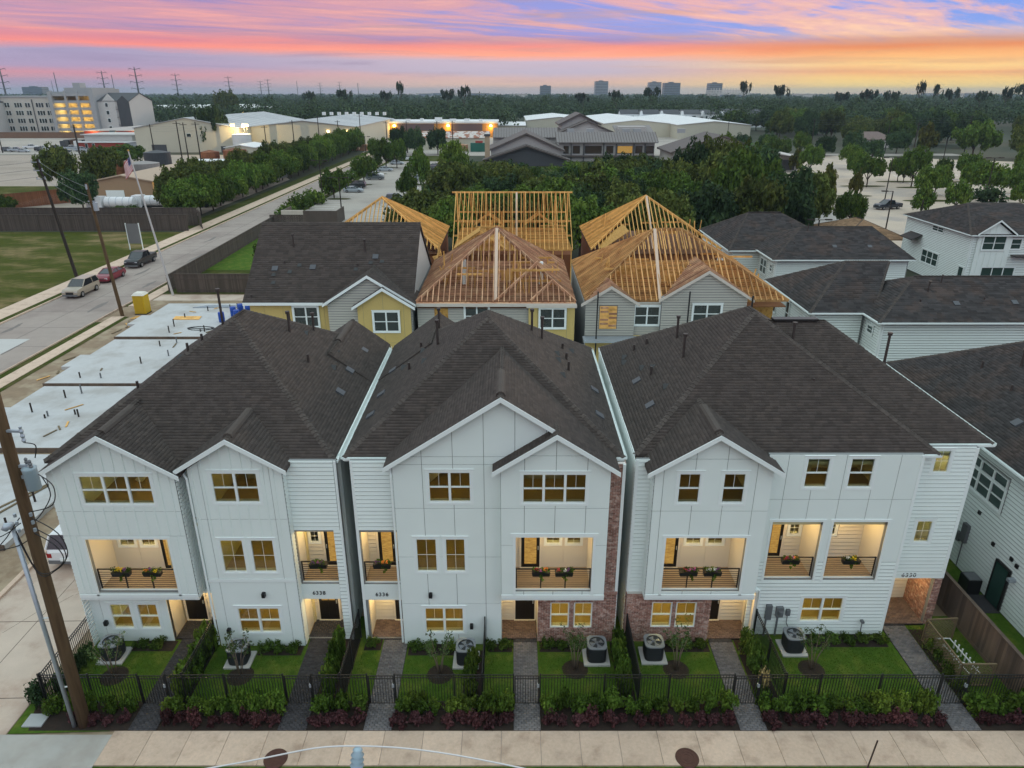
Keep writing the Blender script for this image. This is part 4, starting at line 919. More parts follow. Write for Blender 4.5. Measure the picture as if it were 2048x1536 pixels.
for (a, b), sn in zip(fs, sname): iron('black iron picket fence run '+sn, (a, FY), (b, FY), 'front iron fence runs')
for i, (x0, x1, _, _) in enumerate(WK):
    g = thing('iron_gate', 'black iron picket gate across the %s front walkway from the street pole' % gl[i], 'gate', (x0, FY, .1), 'front gates'); a, b = x0+.06, x1-.06
    for z in (.1, 1.36, 1.5): stick('rail', (a, FY, z), (b, FY, z), .03, .03, black, g)
    for x in (a, b): stick('stile', (x, FY, .08), (x, FY, 1.5), .04, .04, black, g)
    for k in range(1, 9): x = a+(b-a)*k/9; stick('picket', (x, FY, .1), (x, FY, 1.5), .019, .019, black, g)
    MB().box(b-.05, FY-.05, .95, b+.03, FY+.05, 1.1).build('latch', steel, g)
for x, y1, nm in ((-18.4, 24.7, 'at the outer edge of the left house yard'), (-12.9, 24.5, 'between the two left house yards'), (-6.72, 25.0, 'between the left and middle houses'), (-1.17, 24.5, 'between the two middle house yards'), (5.0, 24.7, 'between the middle and right houses'), (10.72, 25.0, 'between the two right house yards')):
    iron('black iron side fence '+nm, (x, FY+.05), (x, y1), 'side iron fences')
# ================================================================ air conditioners
fin = M('condenser_fins', (.05, .055, .06), .2, 30, .5, metal=.3); fanm = M('fan_blade', (.35, .38, .42), .1, 4, .4, metal=.6)
def ac(x, y, label):
    t = thing('air_conditioner', label, 'air conditioner', (x, y, 0), 'yard air conditioners'); s = .40
    MB().box(x-.55, y-.5, .02, x+.55, y+.5, .12).build('pad', M('pad_concrete', (.5, .49, .47), .08, 5, .9), t)
    c = MB(); n = 24
    def rr(z, k):
        out = []
        for i in range(n):
            a = 2*math.pi*i/n; p = (abs(math.cos(a))**.45*math.copysign(1, math.cos(a)), abs(math.sin(a))**.45*math.copysign(1, math.sin(a))); out.append((x+p[0]*s*k, y+p[1]*s*k, z))
        return out
    for mb, zz, ks in ((c, [.14, .84], [.97, .97]),):
        vs = rr(zz[0], ks[0])+rr(zz[1], ks[1]); mb.add(vs, [(i, (i+1) % n, n+(i+1) % n, n+i) for i in range(n)]+[tuple(range(n, 2*n))])
    body = c.build('cabinet', fin, t)
    lv = MB()
    for q in range(17):
        z = .17+q*.04; vs = rr(z, 1.0)+rr(z+.022, 1.02); lv.add(vs, [(i, (i+1) % n, n+(i+1) % n, n+i) for i in range(n)])
    stuff(lv.build('louvres', M('condenser_casing', (.085, .092, .10), .1, 6, .45, metal=.3), body))
    top = MB(); hole = [(x+math.cos(2*math.pi*i/n)*s*.82, y+math.sin(2*math.pi*i/n)*s*.82, .915) for i in range(n)]; o1 = rr(.86, 1.06); o2 = rr(.91, 1.04)
    top.add(o1+o2+hole, [(i, (i+1) % n, n+(i+1) % n, n+i) for i in range(n)]+[(n+i, n+(i+1) % n, 2*n+(i+1) % n, 2*n+i) for i in range(n)])
    top.build('top_cover', M('condenser_top', (.26, .28, .30), .08, 6, .45, metal=.3), t)
    fb = MB()
    for i in range(4):
        a = 1.57*i+.4; fb.add([(x+math.cos(a-.25)*.08, y+math.sin(a-.25)*.08, .89), (x+math.cos(a-.45)*.30, y+math.sin(a-.45)*.30, .885), (x+math.cos(a+.4)*.30, y+math.sin(a+.4)*.30, .865), (x+math.cos(a+.3)*.08, y+math.sin(a+.3)*.08, .87)], [(0, 1, 2, 3)])
    fb.cyl((x, y, .86), .07, .05, 10).build('fan', fanm, t)
    gr = MB()
    for rad in (.1, .17, .24, .31): gr.tube([(x+math.cos(a)*rad, y+math.sin(a)*rad, .925) for a in [2*math.pi*i/16 for i in range(17)]], .004, 4, False)
    for i in range(8): a = .785*i; gr.tube([(x, y, .925), (x+math.cos(a)*.33, y+math.sin(a)*.33, .92)], .004, 4)
    gr.build('grille', grayd, t)
ac(-17.1, 23.85, 'grey air conditioner in the leftmost yard by the side fence'); ac(-11.6, 23.6, 'grey air conditioner left of the window beside porch 6338'); ac(-1.95, 23.6, 'grey air conditioner between middle house window and brick pier')
ac(3.6, 23.75, 'grey air conditioner at the right end of the middle brick wall'); ac(6.05, 23.85, 'grey air conditioner at the left end of the right brick wall'); ac(12.2, 24.3, 'grey air conditioner beside the electric meters of the right house')
# ================================================================ flower boxes
def flowerbox(x, y, z, cols, label, w=.7):
    t = thing('flower_box', label, 'flower box', (x, y, z), 'balcony flower boxes')
    MB().add([(x-w/2, y-.1, z), (x+w/2, y-.1, z), (x+w/2, y+.1, z), (x-w/2, y+.1, z), (x-w/2-.03, y-.13, z+.2), (x+w/2+.03, y-.13, z+.2), (x+w/2+.03, y+.12, z+.2), (x-w/2-.03, y+.12, z+.2)], [(3, 2, 1, 0), (0, 1, 5, 4), (1, 2, 6, 5), (2, 3, 7, 6), (3, 0, 4, 7), (4, 5, 6, 7)]).build('planter', black, t)
    rng = np.random.default_rng(int(abs(x)*100)); C = [(x+rng.uniform(-w*.45, w*.45), y-.02, z+.27+rng.uniform(-.03, .08)) for _ in range(10)]+[(x+rng.uniform(-.1, .1)+w*.1, y-.16, z+.1-.1*k) for k in range(3)]
    link('leaves', cloud_mesh('leaves', C, [.12]*10+[.06]*3, 16, .045, leafm['hedge'], 3), t)
    for i, c in enumerate(cols):
        C = [(x-w*.38+w*.76*(i+.5)/len(cols)+rng.uniform(-.08, .08), y-.05+rng.uniform(-.04, .04), z+.3+rng.uniform(-.02, .08)) for _ in range(3)]
        link('flowers', cloud_mesh('flowers', C, [.07]*3, 14, .035, M('petal_%s' % c, dict(yellow=(.8, .55, .02), purple=(.22, .07, .25), orange=(.85, .25, .04), red=(.5, .03, .06), white=(.8, .8, .75), pink=(.5, .12, .3))[c], .1, 9, .7, isl=.2), i), t)
for a in ((-16.3, 24.45, 3.82, ('yellow', 'yellow', 'purple'), 'black flower box with tall yellow flowers on the left house railing'), (-15.0, 24.45, 3.82, ('orange', 'purple', 'yellow'), 'black flower box with orange flowers on the left house railing'), (-8.2, 24.95, 3.85, ('purple', 'pink', 'purple'), 'black flower box with purple flowers above porch 6338'), (-5.5, 24.95, 3.85, ('purple', 'orange', 'orange'), 'black flower box with orange and purple flowers above porch 6336'), (1.2, 24.25, 3.98, ('red', 'pink', 'orange'), 'flower box with red and orange flowers on the middle balcony'), (2.15, 24.25, 3.98, ('red', 'white', 'purple'), 'flower box with white flowers on the middle balcony'), (7.35, 24.45, 3.84, ('red', 'pink', 'pink'), 'flower box with pink and red flowers on the right house wide balcony'), (8.35, 24.45, 3.84, ('white', 'white', 'purple'), 'flower box with white flowers on the right house wide balcony'), (11.9, 25.25, 3.84, ('red', 'pink', 'orange'), 'flower box with trailing greenery on the narrow left balcony of 6330'), (14.5, 25.25, 3.84, ('white', 'yellow', 'yellow'), 'flower box with yellow leaves on the right balcony of 6330')): flowerbox(*a)
# ================================================================ things along the front
t = thing('lattice_screen', 'brown wooden lattice enclosure around white pipes by the plank fence', 'lattice', (18.9, 23.5, 0))
lat = M('lattice_wood', (.17, .13, .075), .2, 6, .9, objr=.1)
for p0, p1 in (((18.15, 24.8), (18.15, 22.2)), ((18.15, 24.8), (19.5, 24.9)), ((18.15, 22.2), (19.5, 22.2))):
    a = Vector((*p0, 0)); b = Vector((*p1, 0)); d = b-a; L = d.length
    for z in (.1, 1.2): stick('lattice_rail', a+Vector((0, 0, z)), b+Vector((0, 0, z)), .06, .05, lat, t)
    for q in (a, b): stick('lattice_post', q, q+Vector((0, 0, 1.22)), .06, .06, lat, t)
    k = -1.1
    while k < L:
        for s in (0, 1):
            u0, u1 = max(k, 0), min(k+1.1, L); z0, z1 = .1+(u0-k), .1+(u1-k)
            if s: z0, z1 = 1.3-z0, 1.3-z1
            if u1-u0 > .05: stick('lattice_strip', a+d/L*u0+Vector((.008*s, .008*s, z0)), a+d/L*u1+Vector((.008*s, .008*s, z1)), .008, .035, lat, t, (0, 0, 1))
        k += .15
t = thing('pipe_manifold', 'white plastic pipe manifold with stubs inside the lattice', 'pipes', (19, 24, 0)); pvc = M('white_pipe', (.75, .77, .76), .05, 4, .4)
mb = MB().tube([(18.6, 24.6, .35), (19.2, 24.6, .35), (19.3, 22.6, .35)], .03, 6).tube([(18.75, 24.2, .3), (18.9, 22.6, .3)], .03, 6)
for i in range(7): mb.tube([(19.25+.01*i, 24.3-.25*i, .1), (19.25+.01*i, 24.3-.25*i, .5)], .035, 6)
for i in range(5): mb.tube([(18.6+.05*i, 24.5-.35*i, .1), (18.6+.05*i, 24.5-.35*i, .42), (18.75+.05*i, 24.5-.35*i, .42)], .03, 6)
mb.build('pipe', pvc, t)
t = thing('plank_fence', 'weathered brown wooden plank fence right of the right house', 'fence', (20.25, 22, 0)); y = 18.6
while y < 41: block('plank', 20.2, y, .03, 20.222, y+.138, 1.78+random.uniform(-.012, .012), fencew, t); y += .142
block('cap_rail', 20.14, 18.6, 1.79, 20.3, 41, 1.83, fencew, t)
for z in (.35, 1.0, 1.6): block('rail', 20.222, 18.6, z, 20.26, 41, z+.09, fencew, t)
block('base_board', 20.18, 18.6, .02, 20.2, 41, .2, fencew, t)
sheet('neighbour_turf', 20.3, 18, 23, 42, .03, lawn)
# utility pole with transformer
t = thing('utility_pole', 'thick brown wooden utility pole with transformer in front of the left house', 'utility pole', (-16.4, 20.3, 0))
px = lambda z: -16.4+.022*z
MB().tube([(px(z), 20.3, z) for z in (-.2, 4, 8, 12, 15.5)], [.225, .21, .195, .18, .165], 16).build('shaft', polew, t, True)
tr_ = MB(); tx, tz = -15.68, 10.45
tr_.tube([(tx, 20.3, tz), (tx, 20.3, tz+.03), (tx, 20.3, tz+.72), (tx, 20.3, tz+.78), (tx, 20.3, tz+.83)], [.2, .215, .215, .23, .15], 20)
tb = tr_.build('transformer', M('transformer_paint', (.28, .36, .40), .08, 3, .4), t, True)
for dx, dy in ((-.1, .1), (.12, -.05)):
    mb = MB().tube([(tx+dx, 20.3+dy, tz+.8+.05*i) for i in range(7)], [.04, .065, .04, .065, .04, .055, .025], 10); mb.build('bushing', grayd, tb)
MB().bar((px(10.9), 20.3, 10.9), (tx, 20.3, 10.9), .08, .12).bar((px(11.3), 20.3, 11.3), (tx, 20.3, 11.3), .08, .1).build('bracket', steel, t)
MB().bar((px(12.6), 20.25, 12.6), (px(12.6)+.6, 20.2, 12.6), .08, .08).tube([(px(12.6)+.62, 20.2, 12.2+.08*i) for i in range(8)], [.03, .07, .04, .07, .04, .07, .04, .05], 8).build('cutout', steel, t)
rng = np.random.default_rng(5)
wl = [[(tx+.25, 20.3, 11.0), (tx+.7, 20.2, 10.6), (tx+.5, 20.2, 9.9), (px(9.6)+.2, 20.25, 9.6)], [(tx+.3, 20.35, 10.9), (tx+.45, 20.3, 10.2), (tx-.1, 20.2, 9.4), (px(9.2)+.15, 20.2, 9.3)],
      [(px(9.4)+.2, 20.2, 9.4), (tx+.4, 20.2, 8.8), (tx+.55, 20.2, 8.0), (tx+.1, 20.2, 7.4), (px(7.3), 20.1, 7.3), (-16.66, 20.2, 8.9)], [(px(9.0)+.2, 20.2, 9.0), (tx+.3, 20.25, 8.4), (tx+.45, 20.2, 7.8), (tx, 20.2, 7.3), (px(7.2), 20.1, 7.2), (-16.7, 20.2, 8.8)],
      [(px(8.8)+.15, 20.2, 8.8), (tx+.2, 20.2, 8.3), (tx+.35, 20.2, 7.7), (tx-.1, 20.2, 7.25)], [(px(12.6)+.62, 20.2, 12.2), (tx+.5, 20.2, 12.1), (tx+.3, 20.3, 11.6)], [(px(8.6), 20.2, 8.6), (px(8.6)-.8, 20, 8.3), (px(8.6)-3, 19, 8.6)], [(px(9.4)-.2, 20.2, 9.4), (px(9)-1.5, 19.5, 8.2), (px(9)-5, 18, 8.4)], [(px(9.2)-.2, 20.2, 9.2), (px(9)-1.2, 19.5, 8.9), (px(9)-5, 18, 9.4)]]
def smooth_line(p, n=6):
    P = [Vector(q) for q in p]; out = []
    for i in range(len(P)-1):
        a = P[max(i-1, 0)]; b = P[i]; c = P[i+1]; d = P[min(i+2, len(P)-1)]
        for k in range(n): s = k/n; out.append(.5*((2*b)+(c-a)*s+(2*a-5*b+4*c-d)*s*s+(3*b-a-3*c+d)*s**3))
    return out+[P[-1]]
for p in wl: MB().tube(smooth_line(p), .018, 5).build('wire', black, t)
for z in (9.5, 9.2, 8.9): MB().cyl((px(z)+.24, 20.15, z), .05, .12, 8).build('insulator', steel, t); MB().cyl((px(z)-.26, 20.1, z), .05, .12, 8).build('insulator', steel, t)
t = thing('service_mast', 'thin galvanised steel mast leaning beside the wooden utility pole', 'mast', (-16.75, 20.2, 0))
MB().tube([(-16.75, 20.2, 0), (-16.72, 20.2, 9.0)], .075, 12).tube([(-16.72, 20.2, 9.0), (-16.72, 20.15, 9.12), (-16.8, 20.05, 9.16), (-16.86, 19.98, 9.05)], [.09, .14, .14, .1], 10).build('conduit', steel, t, True)
for z in (2.0, 5.2): MB().bar((-16.75, 20.2, z), (px(z), 20.3, z), .03, .05).build('strap', trimw, t)
MB().box(-18.75, 20.15, .04, -18.0, 20.75, .1).build('utility_box_lid', M('grey_plastic', (.36, .38, .38), .08, 5, .6)); tag(bpy.data.objects['utility_box_lid'], 'flat grey utility box lid in the corner grass', 'utility box')
for x, y, nm in ((-8.6, 18.75, 'in front of porch 6338'), (6.38, 18.78, 'in front of the right brick house')):
    t = thing('manhole_cover', 'round rusty brown manhole cover in the sidewalk '+nm, 'manhole', (x, y, .08), 'manhole covers'); rm = M('rusty_iron', (.085, .04, .03), .3, 9, .85, .5, 60)
    MB().cyl((x, y, .06), .43, .022, 28).build('lid', rm, t); mb = MB()
    for r_ in (.14, .25, .36): mb.tube([(x+math.cos(a)*r_, y+math.sin(a)*r_, .084) for a in [6.283*i/24 for i in range(25)]], .008, 4, False)
    mb.build('ribs', rm, t)
t = thing('stake', 'thin rusty steel stake standing in the roadside grass', 'stake', (12.7, 18.3, 0)); MB().tube([(12.7, 18.3, 0), (12.9, 18.42, 1.35)], .03, 6).build('rod', M('stake_steel', (.07, .045, .035), .2, 8, .8), t)
# near pole top with insulator and cable
t = thing('power_pole', 'near power pole topped by a pale blue ribbed insulator', 'utility pole', (-1.85, 6.15, 0))
MB().tube([(-1.85, 6.0, -.2), (-1.85, 6.0, 14.3)], [.2, .14], 12).build('shaft', polew, t); inm = M('insulator_glaze', (.36, .48, .55), .06, 4, .25)
MB().tube([(-1.85, 6.0, 14.2), (-1.86, 6.12, 14.95)], [.06, .055], 10).build('stand_off', inm, t)
MB().tube([(-1.865+.002*i, 6.12+.01*i, 14.95+.03*i) for i in range(11)], [.045, .085, .048, .085, .048, .082, .046, .08, .045, .06, .03], 14).build('insulator', inm, t, True)
o = MB().tube(smooth_line([(-9, 5.7, 14.2), (-3.6, 6.1, 15.05), (-1.85, 6.22, 15.27), (.2, 6.12, 15.0), (3.5, 5.7, 14.3)], 8), .009, 6).build('overhead_cable', M('white_cable', (.62, .62, .62), .05, 3, .5)); tag(o, 'pale overhead cable sagging over the sidewalk from the ribbed insulator', 'cable')
# ================================================================ second and third rows, neighbours
def dwin(fr, a0, z0, a1, z1, n, h, glass=None, **k):
    k.pop('d', None); fr = Fr(fr.o+fr.n*.07, fr.u, fr.n); return window(fr, a0, z0, a1, z1, n, h, glass=glass or glassd, grid=False, trim=k.pop('trim', .1), **k)
def body(h, x0, x1, y0, y1, z1, mat): MB().box(x0, y0, .02, x1, y1, z1).build('wall', mat, h)
def hip(x0, x1, y0, y1, e, a, b): return [[(x0, y0, e), (x1, y0, e), a], [(x1, y0, e), (x1, y1, e), b, a], [(x0, y1, e), (x0, y0, e), a, b], [(x1, y1, e), (x0, y1, e), b]], [((x0, y0, e), a), ((x1, y0, e), a), ((x1, y1, e), b), ((x0, y1, e), b), (a, b)]
def hipx(x0, x1, y0, y1, e, a, b): return [[(x0, y0, e), (x1, y0, e), b, a], [(x1, y0, e), (x1, y1, e), b], [(x1, y1, e), (x0, y1, e), a, b], [(x0, y1, e), (x0, y0, e), a]], [((x0, y0, e), a), ((x0, y1, e), a), ((x1, y0, e), b), ((x1, y1, e), b), (a, b)]
# house with finished roof and yellow sheathing
h = thing('unfinished_house', 'unfinished house with dark shingled roof and yellow sheathing panels', 'house', (-12.7, 48, 0))
body(h, -18.4, -6.95, 48.2, 60, 8.9, sheath); f = front(48.19)
w1 = (-15.35, 7.15, -13.65, 8.6); panels(f, rect(-18.4, .1, -12.8, 8.85), [-17.4, -16.1, -13.2], [6.2], [w1], h, yellowp, d0=0, d1=.02); dwin(f, *w1, 2, h, d=.05)
f = front(47.7); g1 = [(-12.8, .1), (-6.95, .1), (-6.95, 8.9), (-9.88, 10.75), (-12.8, 8.9)]; wall('wall', f, g1, [], -.4, 0, sheath, h); laps(f, g1, [], h, greys, each=False)
f = front(47.4); w2 = (-9.6, 7.05, -7.86, 8.48); g2 = [(-10.7, .1), (-7.0, .1), (-7.0, 8.85), (-8.85, 10.0), (-10.7, 8.85)]; wall('wall', f, g2, [], -.3, 0, sheath, h); panels(f, g2, [-10.3, -8.9, -7.5], [6.2], [], h, yellowp, d0=0.002, d1=.02); dwin(f, *w2, 2, h, d=.06)
r = roof_poly([[(-18.75, 47.85, 9), (-6.85, 47.85, 9), (-6.85, 53.85, 13.4), (-18.75, 53.85, 13.4)], [(-18.75, 60, 9), (-6.85, 60, 9), (-6.85, 53.85, 13.4), (-18.75, 53.85, 13.4)]], h, caps=[((-18.75, 53.85, 13.4), (-6.85, 53.85, 13.4))], course=.2, tabw=(.3, .6))
gable_roof(-9.88, 2.9, 11.0, 47.4, 50.6, .63, h, vent=False); gable_roof(-8.85, 1.85, 10.2, 47.1, 48.2, .63, h, vent=False)
MB().slab([(-6.97, 48.2, 8.8), (-6.97, 60, 8.8), (-6.97, 53.85, 13.2)], (-.1, 0, 0)).build('gable_wall', wallgrey, h); block('fascia', -18.75, 47.82, 8.78, -12.7, 47.86, 8.98, trimw, h)
zE = lambda y: 9+(y-47.85)*.733
vents(r, [('p', -16.0, 52.0, zE(52.0), .8), ('p', -10.7, 51.6, zE(51.6), .8), ('b', -17.0, 50.3, zE(50.3), .73, 2), ('b', -14.3, 50.4, zE(50.4), .73, 2), ('b', -9.9, 51.2, zE(51.2), .73, 2), ('k', -15.3, 50.5, zE(50.5)), ('k', -15.9, 50.0, zE(50)), ('k', -17.0, 49.8, zE(49.8)), ('k', -16.9, 49.2, zE(49.2)), ('k', -11.2, 50.2, zE(50.2)), ('k', -10.2, 50.7, zE(50.7)), ('k', -9.4, 50.8, zE(50.8)), ('p', -18.2, 48.2, zE(48.2), .2), ('p', -16.4, 50.7, zE(50.7), .2), ('p', -11.1, 50.5, zE(50.5), .2)])
def hipframe(h, x0, x1, y0, y1, e, a, b, mat, sp=.38, faces='FLR', joists=True, w=.065, d=.15, fsub=None):
    a = Vector(a); b = Vector(b); up = Vector((0, 0, 1)); C = [Vector((x0, y0, e)), Vector((x1, y0, e)), Vector((x1, y1, e)), Vector((x0, y1, e))]
    for c, p in ((C[0], a), (C[1], b if abs(a.y-b.y) < .01 else a), (C[2], b), (C[3], a if abs(a.y-b.y) < .01 else b)): stick('hip_rafter', c, p, .06, .2, mat, h)
    if (a-b).length > .1: stick('ridge_beam', a, b, .06, .22, mat, h)
    def plane(c0, c1, r0, r1):                                     # rafters from eave c0-c1 up to ridge r0-r1
        L = (c1-c0).length; n = int(L/sp); u = (c1-c0)/L; s0 = (r0-c0).dot(u); s1 = (r1-c0).dot(u); rise = ((r0-c0)-u*s0)
        for i in range(1, n):
            s = L*i/n; t = 1.0
            if s < s0: t = s/s0
            elif s > s1: t = (L-s)/(L-s1)
            if t > .04: stick('rafter', c0+u*s, c0+u*s+rise*t, w, d, mat, h)
    xr = abs(a.y-b.y) < .01
    if 'F' in faces: plane(C[0], C[1], a, b if xr else a)
    if 'B' in faces: plane(C[3], C[2], a if xr else b, b)
    if 'L' in faces: plane(C[0], C[3], a, a if xr else b)
    if 'R' in faces: plane(C[1], C[2], b if xr else a, b)
    if joists:
        y = y0+.2
        while y < y1: stick('ceiling_joist', (x0, y, e-.02), (x1, y, e-.02), .05, .2, mat, h); y += .62
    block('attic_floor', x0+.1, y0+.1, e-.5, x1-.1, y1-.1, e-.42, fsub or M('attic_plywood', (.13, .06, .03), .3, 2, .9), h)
def struts(h, x0, x1, y0, y1, e, n, mat, seed, hh=2.4):
    r = random.Random(seed)
    for i in range(n):
        x = r.uniform(x0, x1); y = r.uniform(y0, y1); stick('stud', (x, y, e), (x+r.uniform(-.4, .4), y+r.uniform(-.3, .3), e+r.uniform(.8, hh)), .09, .05, mat, h)
    for i in range(n//3):
        x = r.uniform(x0, x1-2); y = r.uniform(y0, y1); z = e+r.uniform(.8, 1.8); stick('purlin', (x, y, z), (x+r.uniform(1.5, 3), y, z), .05, .14, mat, h)
    for i in range(3): x = r.uniform(x0, x1-1); y = r.uniform(y0, y1); block('plywood_sheet', x, y, e+.6, x+r.uniform(.6, 1.4), y+.03, e+r.uniform(.9, 1.3), lumber, h)
# middle framed house
h = thing('framed_house', 'unfinished house with exposed reddish roof trusses over grey siding, behind the middle house', 'house', (-1.1, 48, 0))
body(h, -6.65, 4.4, 48.2, 61, 8.55, M('wrap_grey', (.34, .35, .34), .06, 1, .8)); f = front(48.19); W_ = [(-5.45, 7.2, -4.5, 8.6), (-3.3, 7.2, -1.65, 8.65)]
laps(f, rect(-6.65, .1, 1.15, 8.75), W_, h, greys, each=False); f2 = front(47.9); w3 = (1.95, 7.15, 3.72, 8.55); wall('wall', f2, rect(1.15, .1, 4.4, 8.75), [], -.25, 0, sheath, h); panels(f2, rect(1.15, .1, 4.4, 8.75), [1.8, 3.85], [6.3], [], h, yellowp, d0=.002, d1=.02)
block('boarded_opening', -5.45, 48.12, 7.0, -4.5, 48.18, 8.6, osb, h); dwin(f, *W_[1], 2, h, d=.06); dwin(f2, *w3, 2, h, d=.06)
block('fascia', -6.75, 47.8, 8.7, 4.5, 47.86, 8.92, M('primed_trim', (.62, .57, .5), .06, 3, .7), h); block('fascia', 1.0, 47.5, 8.7, 4.5, 47.56, 8.92, MATS['primed_trim'], h); block('top_plate', -6.7, 47.86, 8.8, 4.45, 48.1, 8.95, lumberb, h)
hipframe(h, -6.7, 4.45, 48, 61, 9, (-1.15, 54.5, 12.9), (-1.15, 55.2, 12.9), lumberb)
stick('king_post', (-1.15, 48.2, 9), (-1.15, 54.4, 12.95), .22, .1, M('pale_lumber', (.62, .47, .36), .1, 4, .8), h); struts(h, -5.5, 3.2, 50, 55, 9, 34, lumber, 3)
stick('valley_rafter', (-1.1, 48.2, 9.05), (1.9, 51.3, 11.1), .06, .2, lumberb, h); stick('valley_rafter', (1.3, 48.1, 9.05), (2.9, 49.7, 10.1), .06, .2, lumberb, h); stick('valley_rafter', (4.4, 48.1, 9.05), (2.9, 49.7, 10.1), .06, .2, lumberb, h)
MB().cyl((-3.6, 52.8, 9), .16, 1.9, 10).build('duct', trimw, h); MB().cyl((2.2, 53, 9), .16, 1.7, 10).build('duct', trimw, h)
# right framed house
h = thing('framed_house', 'unfinished house with exposed trusses behind two grey lap sided gables', 'house', (12, 48, 0))
body(h, 5.2, 16.4, 48.3, 61, 8.55, MATS['wrap_grey']); body(h, 16.4, 19.2, 50.9, 61, 8.55, wallgrey)
f = front(48.0); g1 = [(5.15, .1), (8.6, .1), (8.6, 9.0), (6.85, 10.05), (5.15, 9.0)]; wall('wall', f, g1, [], -.3, 0, sheath, h); laps(f, g1, [(6.1, 7.0, 7.4, 8.75)], h, greys, each=False); block('boarded_opening', 6.15, 47.95, 7.05, 7.35, 47.99, 8.7, lumber, h)
for k in range(11): block('board', 6.2+(.6 if k % 2 else 0), 47.92, 7.08+.145*k, 6.75+(.6 if k % 2 else 0), 47.95, 7.21+.145*k, lumberb if k % 3 else lumber, h)
f = front(48.3); w2 = (8.65, 7.25, 10.4, 8.6); laps(f, rect(8.6, .1, 10.45, 8.9), [w2], h, greys, each=False); dwin(f, *w2, 2, h, d=.08)
f = front(47.9); g2 = [(10.45, 5.6), (16.35, 5.6), (16.35, 9.3), (13.5, 11.15), (10.45, 9.3)]; w3 = (12.65, 7.5, 14.6, 8.85); wall('wall', f, g2, [], -.4, 0, sheath, h); laps(f, [(10.45, 6.6), (16.35, 6.6), (16.35, 9.3), (13.5, 11.15), (10.45, 9.3)], [w3], h, greys, each=False); dwin(f, *w3, 2, h, d=.08)
wall('wall', front(47.95), rect(5.2, .1, 16.3, 6.5), [], -.2, 0, yellowp, h); block('osb_wall', 16.4, 50.7, 5, 19.3, 50.9, 8.9, osb, h)
block('canopy', 5.0, 46.9, 6.35, 11.5, 48, 6.5, steel, h)
for x in (5.9, 12.2): stick('scaffold_pole', (x, 47.4, .1), (x, 47.4, 9.9), .09, .09, black, h)
stick('scaffold_pole', (16.55, 47.4, .1), (16.55, 47.4, 9.6), .1, .1, black, h)
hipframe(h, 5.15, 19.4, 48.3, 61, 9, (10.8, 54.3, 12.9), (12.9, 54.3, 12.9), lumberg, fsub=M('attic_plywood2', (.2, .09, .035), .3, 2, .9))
stick('king_post', (10.4, 48.4, 9.05), (10.8, 54.2, 12.95), .22, .1, MATS['pale_lumber'], h); struts(h, 6.5, 18, 50.5, 56, 9, 42, lumber, 9)
for (xc, zt, hw, yf, yb) in ((6.85, 10.2, 1.75, 47.7, 50), (13.45, 11.3, 3.0, 47.6, 52.0)):
    y = yf+.1
    while y < yb:
        for s in (-1, 1): k = max(.15, 1-(y-yf)/(yb-yf)); stick('rafter', (xc, y, zt), (xc+s*hw*k, y, zt-hw*.62*k), .05, .12, lumberb, h)
        y += .35
    for s in (-1, 1): MB().slab([(xc, yf-.03, zt), (xc+s*(hw+.3), yf-.03, zt-(hw+.3)*.62), (xc+s*(hw+.3), yf-.03, zt-(hw+.3)*.62-.2), (xc, yf-.03, zt-.22)], (0, .04, 0)).build('rake_board', MATS['primed_trim'], h)
# third row frames
h = thing('framed_house', 'yellow pine framed hip roof rising behind the finished dark roof', 'house', (-12.8, 66, 0)); body(h, -18.6, -7.0, 66.3, 78, 8.5, osbr)
hipframe(h, -18.8, -6.8, 66, 78, 9, (-12.9, 72, 12.9), (-12.9, 72.4, 12.9), lumber, joists=False); struts(h, -16, -9, 68, 71, 9, 14, lumber, 5)
MB().slab([(-6.8, 66, 9.0), (-6.8, 78, 9.0), (-12.8, 72.4, 12.85), (-12.8, 72, 12.85)], (0, 0, -.03)).build('roof_deck', osb, h)
for k in range(9): stick('scaffold_board', (-6.5-.1*k, 61+.5*k, 8.5), (-6.4, 62+.3*k, 10.4-.2*k), .06, .12, lumber, h)
h = thing('framed_house', 'yellow pine framed gable roof open to the sky before the tree belt', 'house', (0, 66, 0)); body(h, -5.5, 5.6, 66.2, 78, 8.45, osbr)
for i in range(27): x = -5.5+11.1*i/26; stick('rafter', (x, 65.6, 9), (x, 71.9, 13.4), .055, .14, lumber, h); stick('rafter', (x, 78, 9), (x, 71.9, 13.4), .055, .14, lumber, h)
stick('ridge_beam', (-5.9, 71.9, 13.42), (5.95, 71.9, 13.42), .07, .16, lumber, h)
for x in (-5.4, -4.0, -2.6, -.1, 1.2, 3.2, 4.3, 5.5): stick('post', (x, 71.9, 8.7), (x, 71.9, 13.3), .16, .1, lumber, h)
stick('post', (.45, 66, 9), (.45, 71.8, 13.4), .18, .1, MATS['pale_lumber'], h)
for z, y in ((11.2, 69), (10.1, 67.4), (11.2, 74.6), (9.9, 76.3)): stick('purlin', (-5.5, y, z-.1), (5.6, y, z-.1), .06, .16, lumber, h)
for k in range(18): stick('ceiling_joist', (-5.5, 66+.66*k, 8.95), (5.6, 66+.66*k, 8.95), .05, .18, lumber, h)
struts(h, -5, 5, 66.5, 75, 9, 18, lumber, 11)
for k in range(14): x = -5.4+.84*k; stick('stud', (x, 65.9, 4), (x, 65.9, 8.9), .1, .05, lumber, h)
for xc in (-2.4, 2.7):
    for k in range(6):
        for s in (-1, 1): stick('rafter', (xc, 74.2+.3*k, 10.9), (xc+s*1.5, 74.2+.3*k, 9.8), .05, .12, lumber, h)
for k in range(7):
    for s in (-1, 1): stick('rafter', (-2.9, 64.6+.35*k, 10.9), (-2.9+s*2.4, 64.6+.35*k, 9.3), .05, .12, lumber, h)
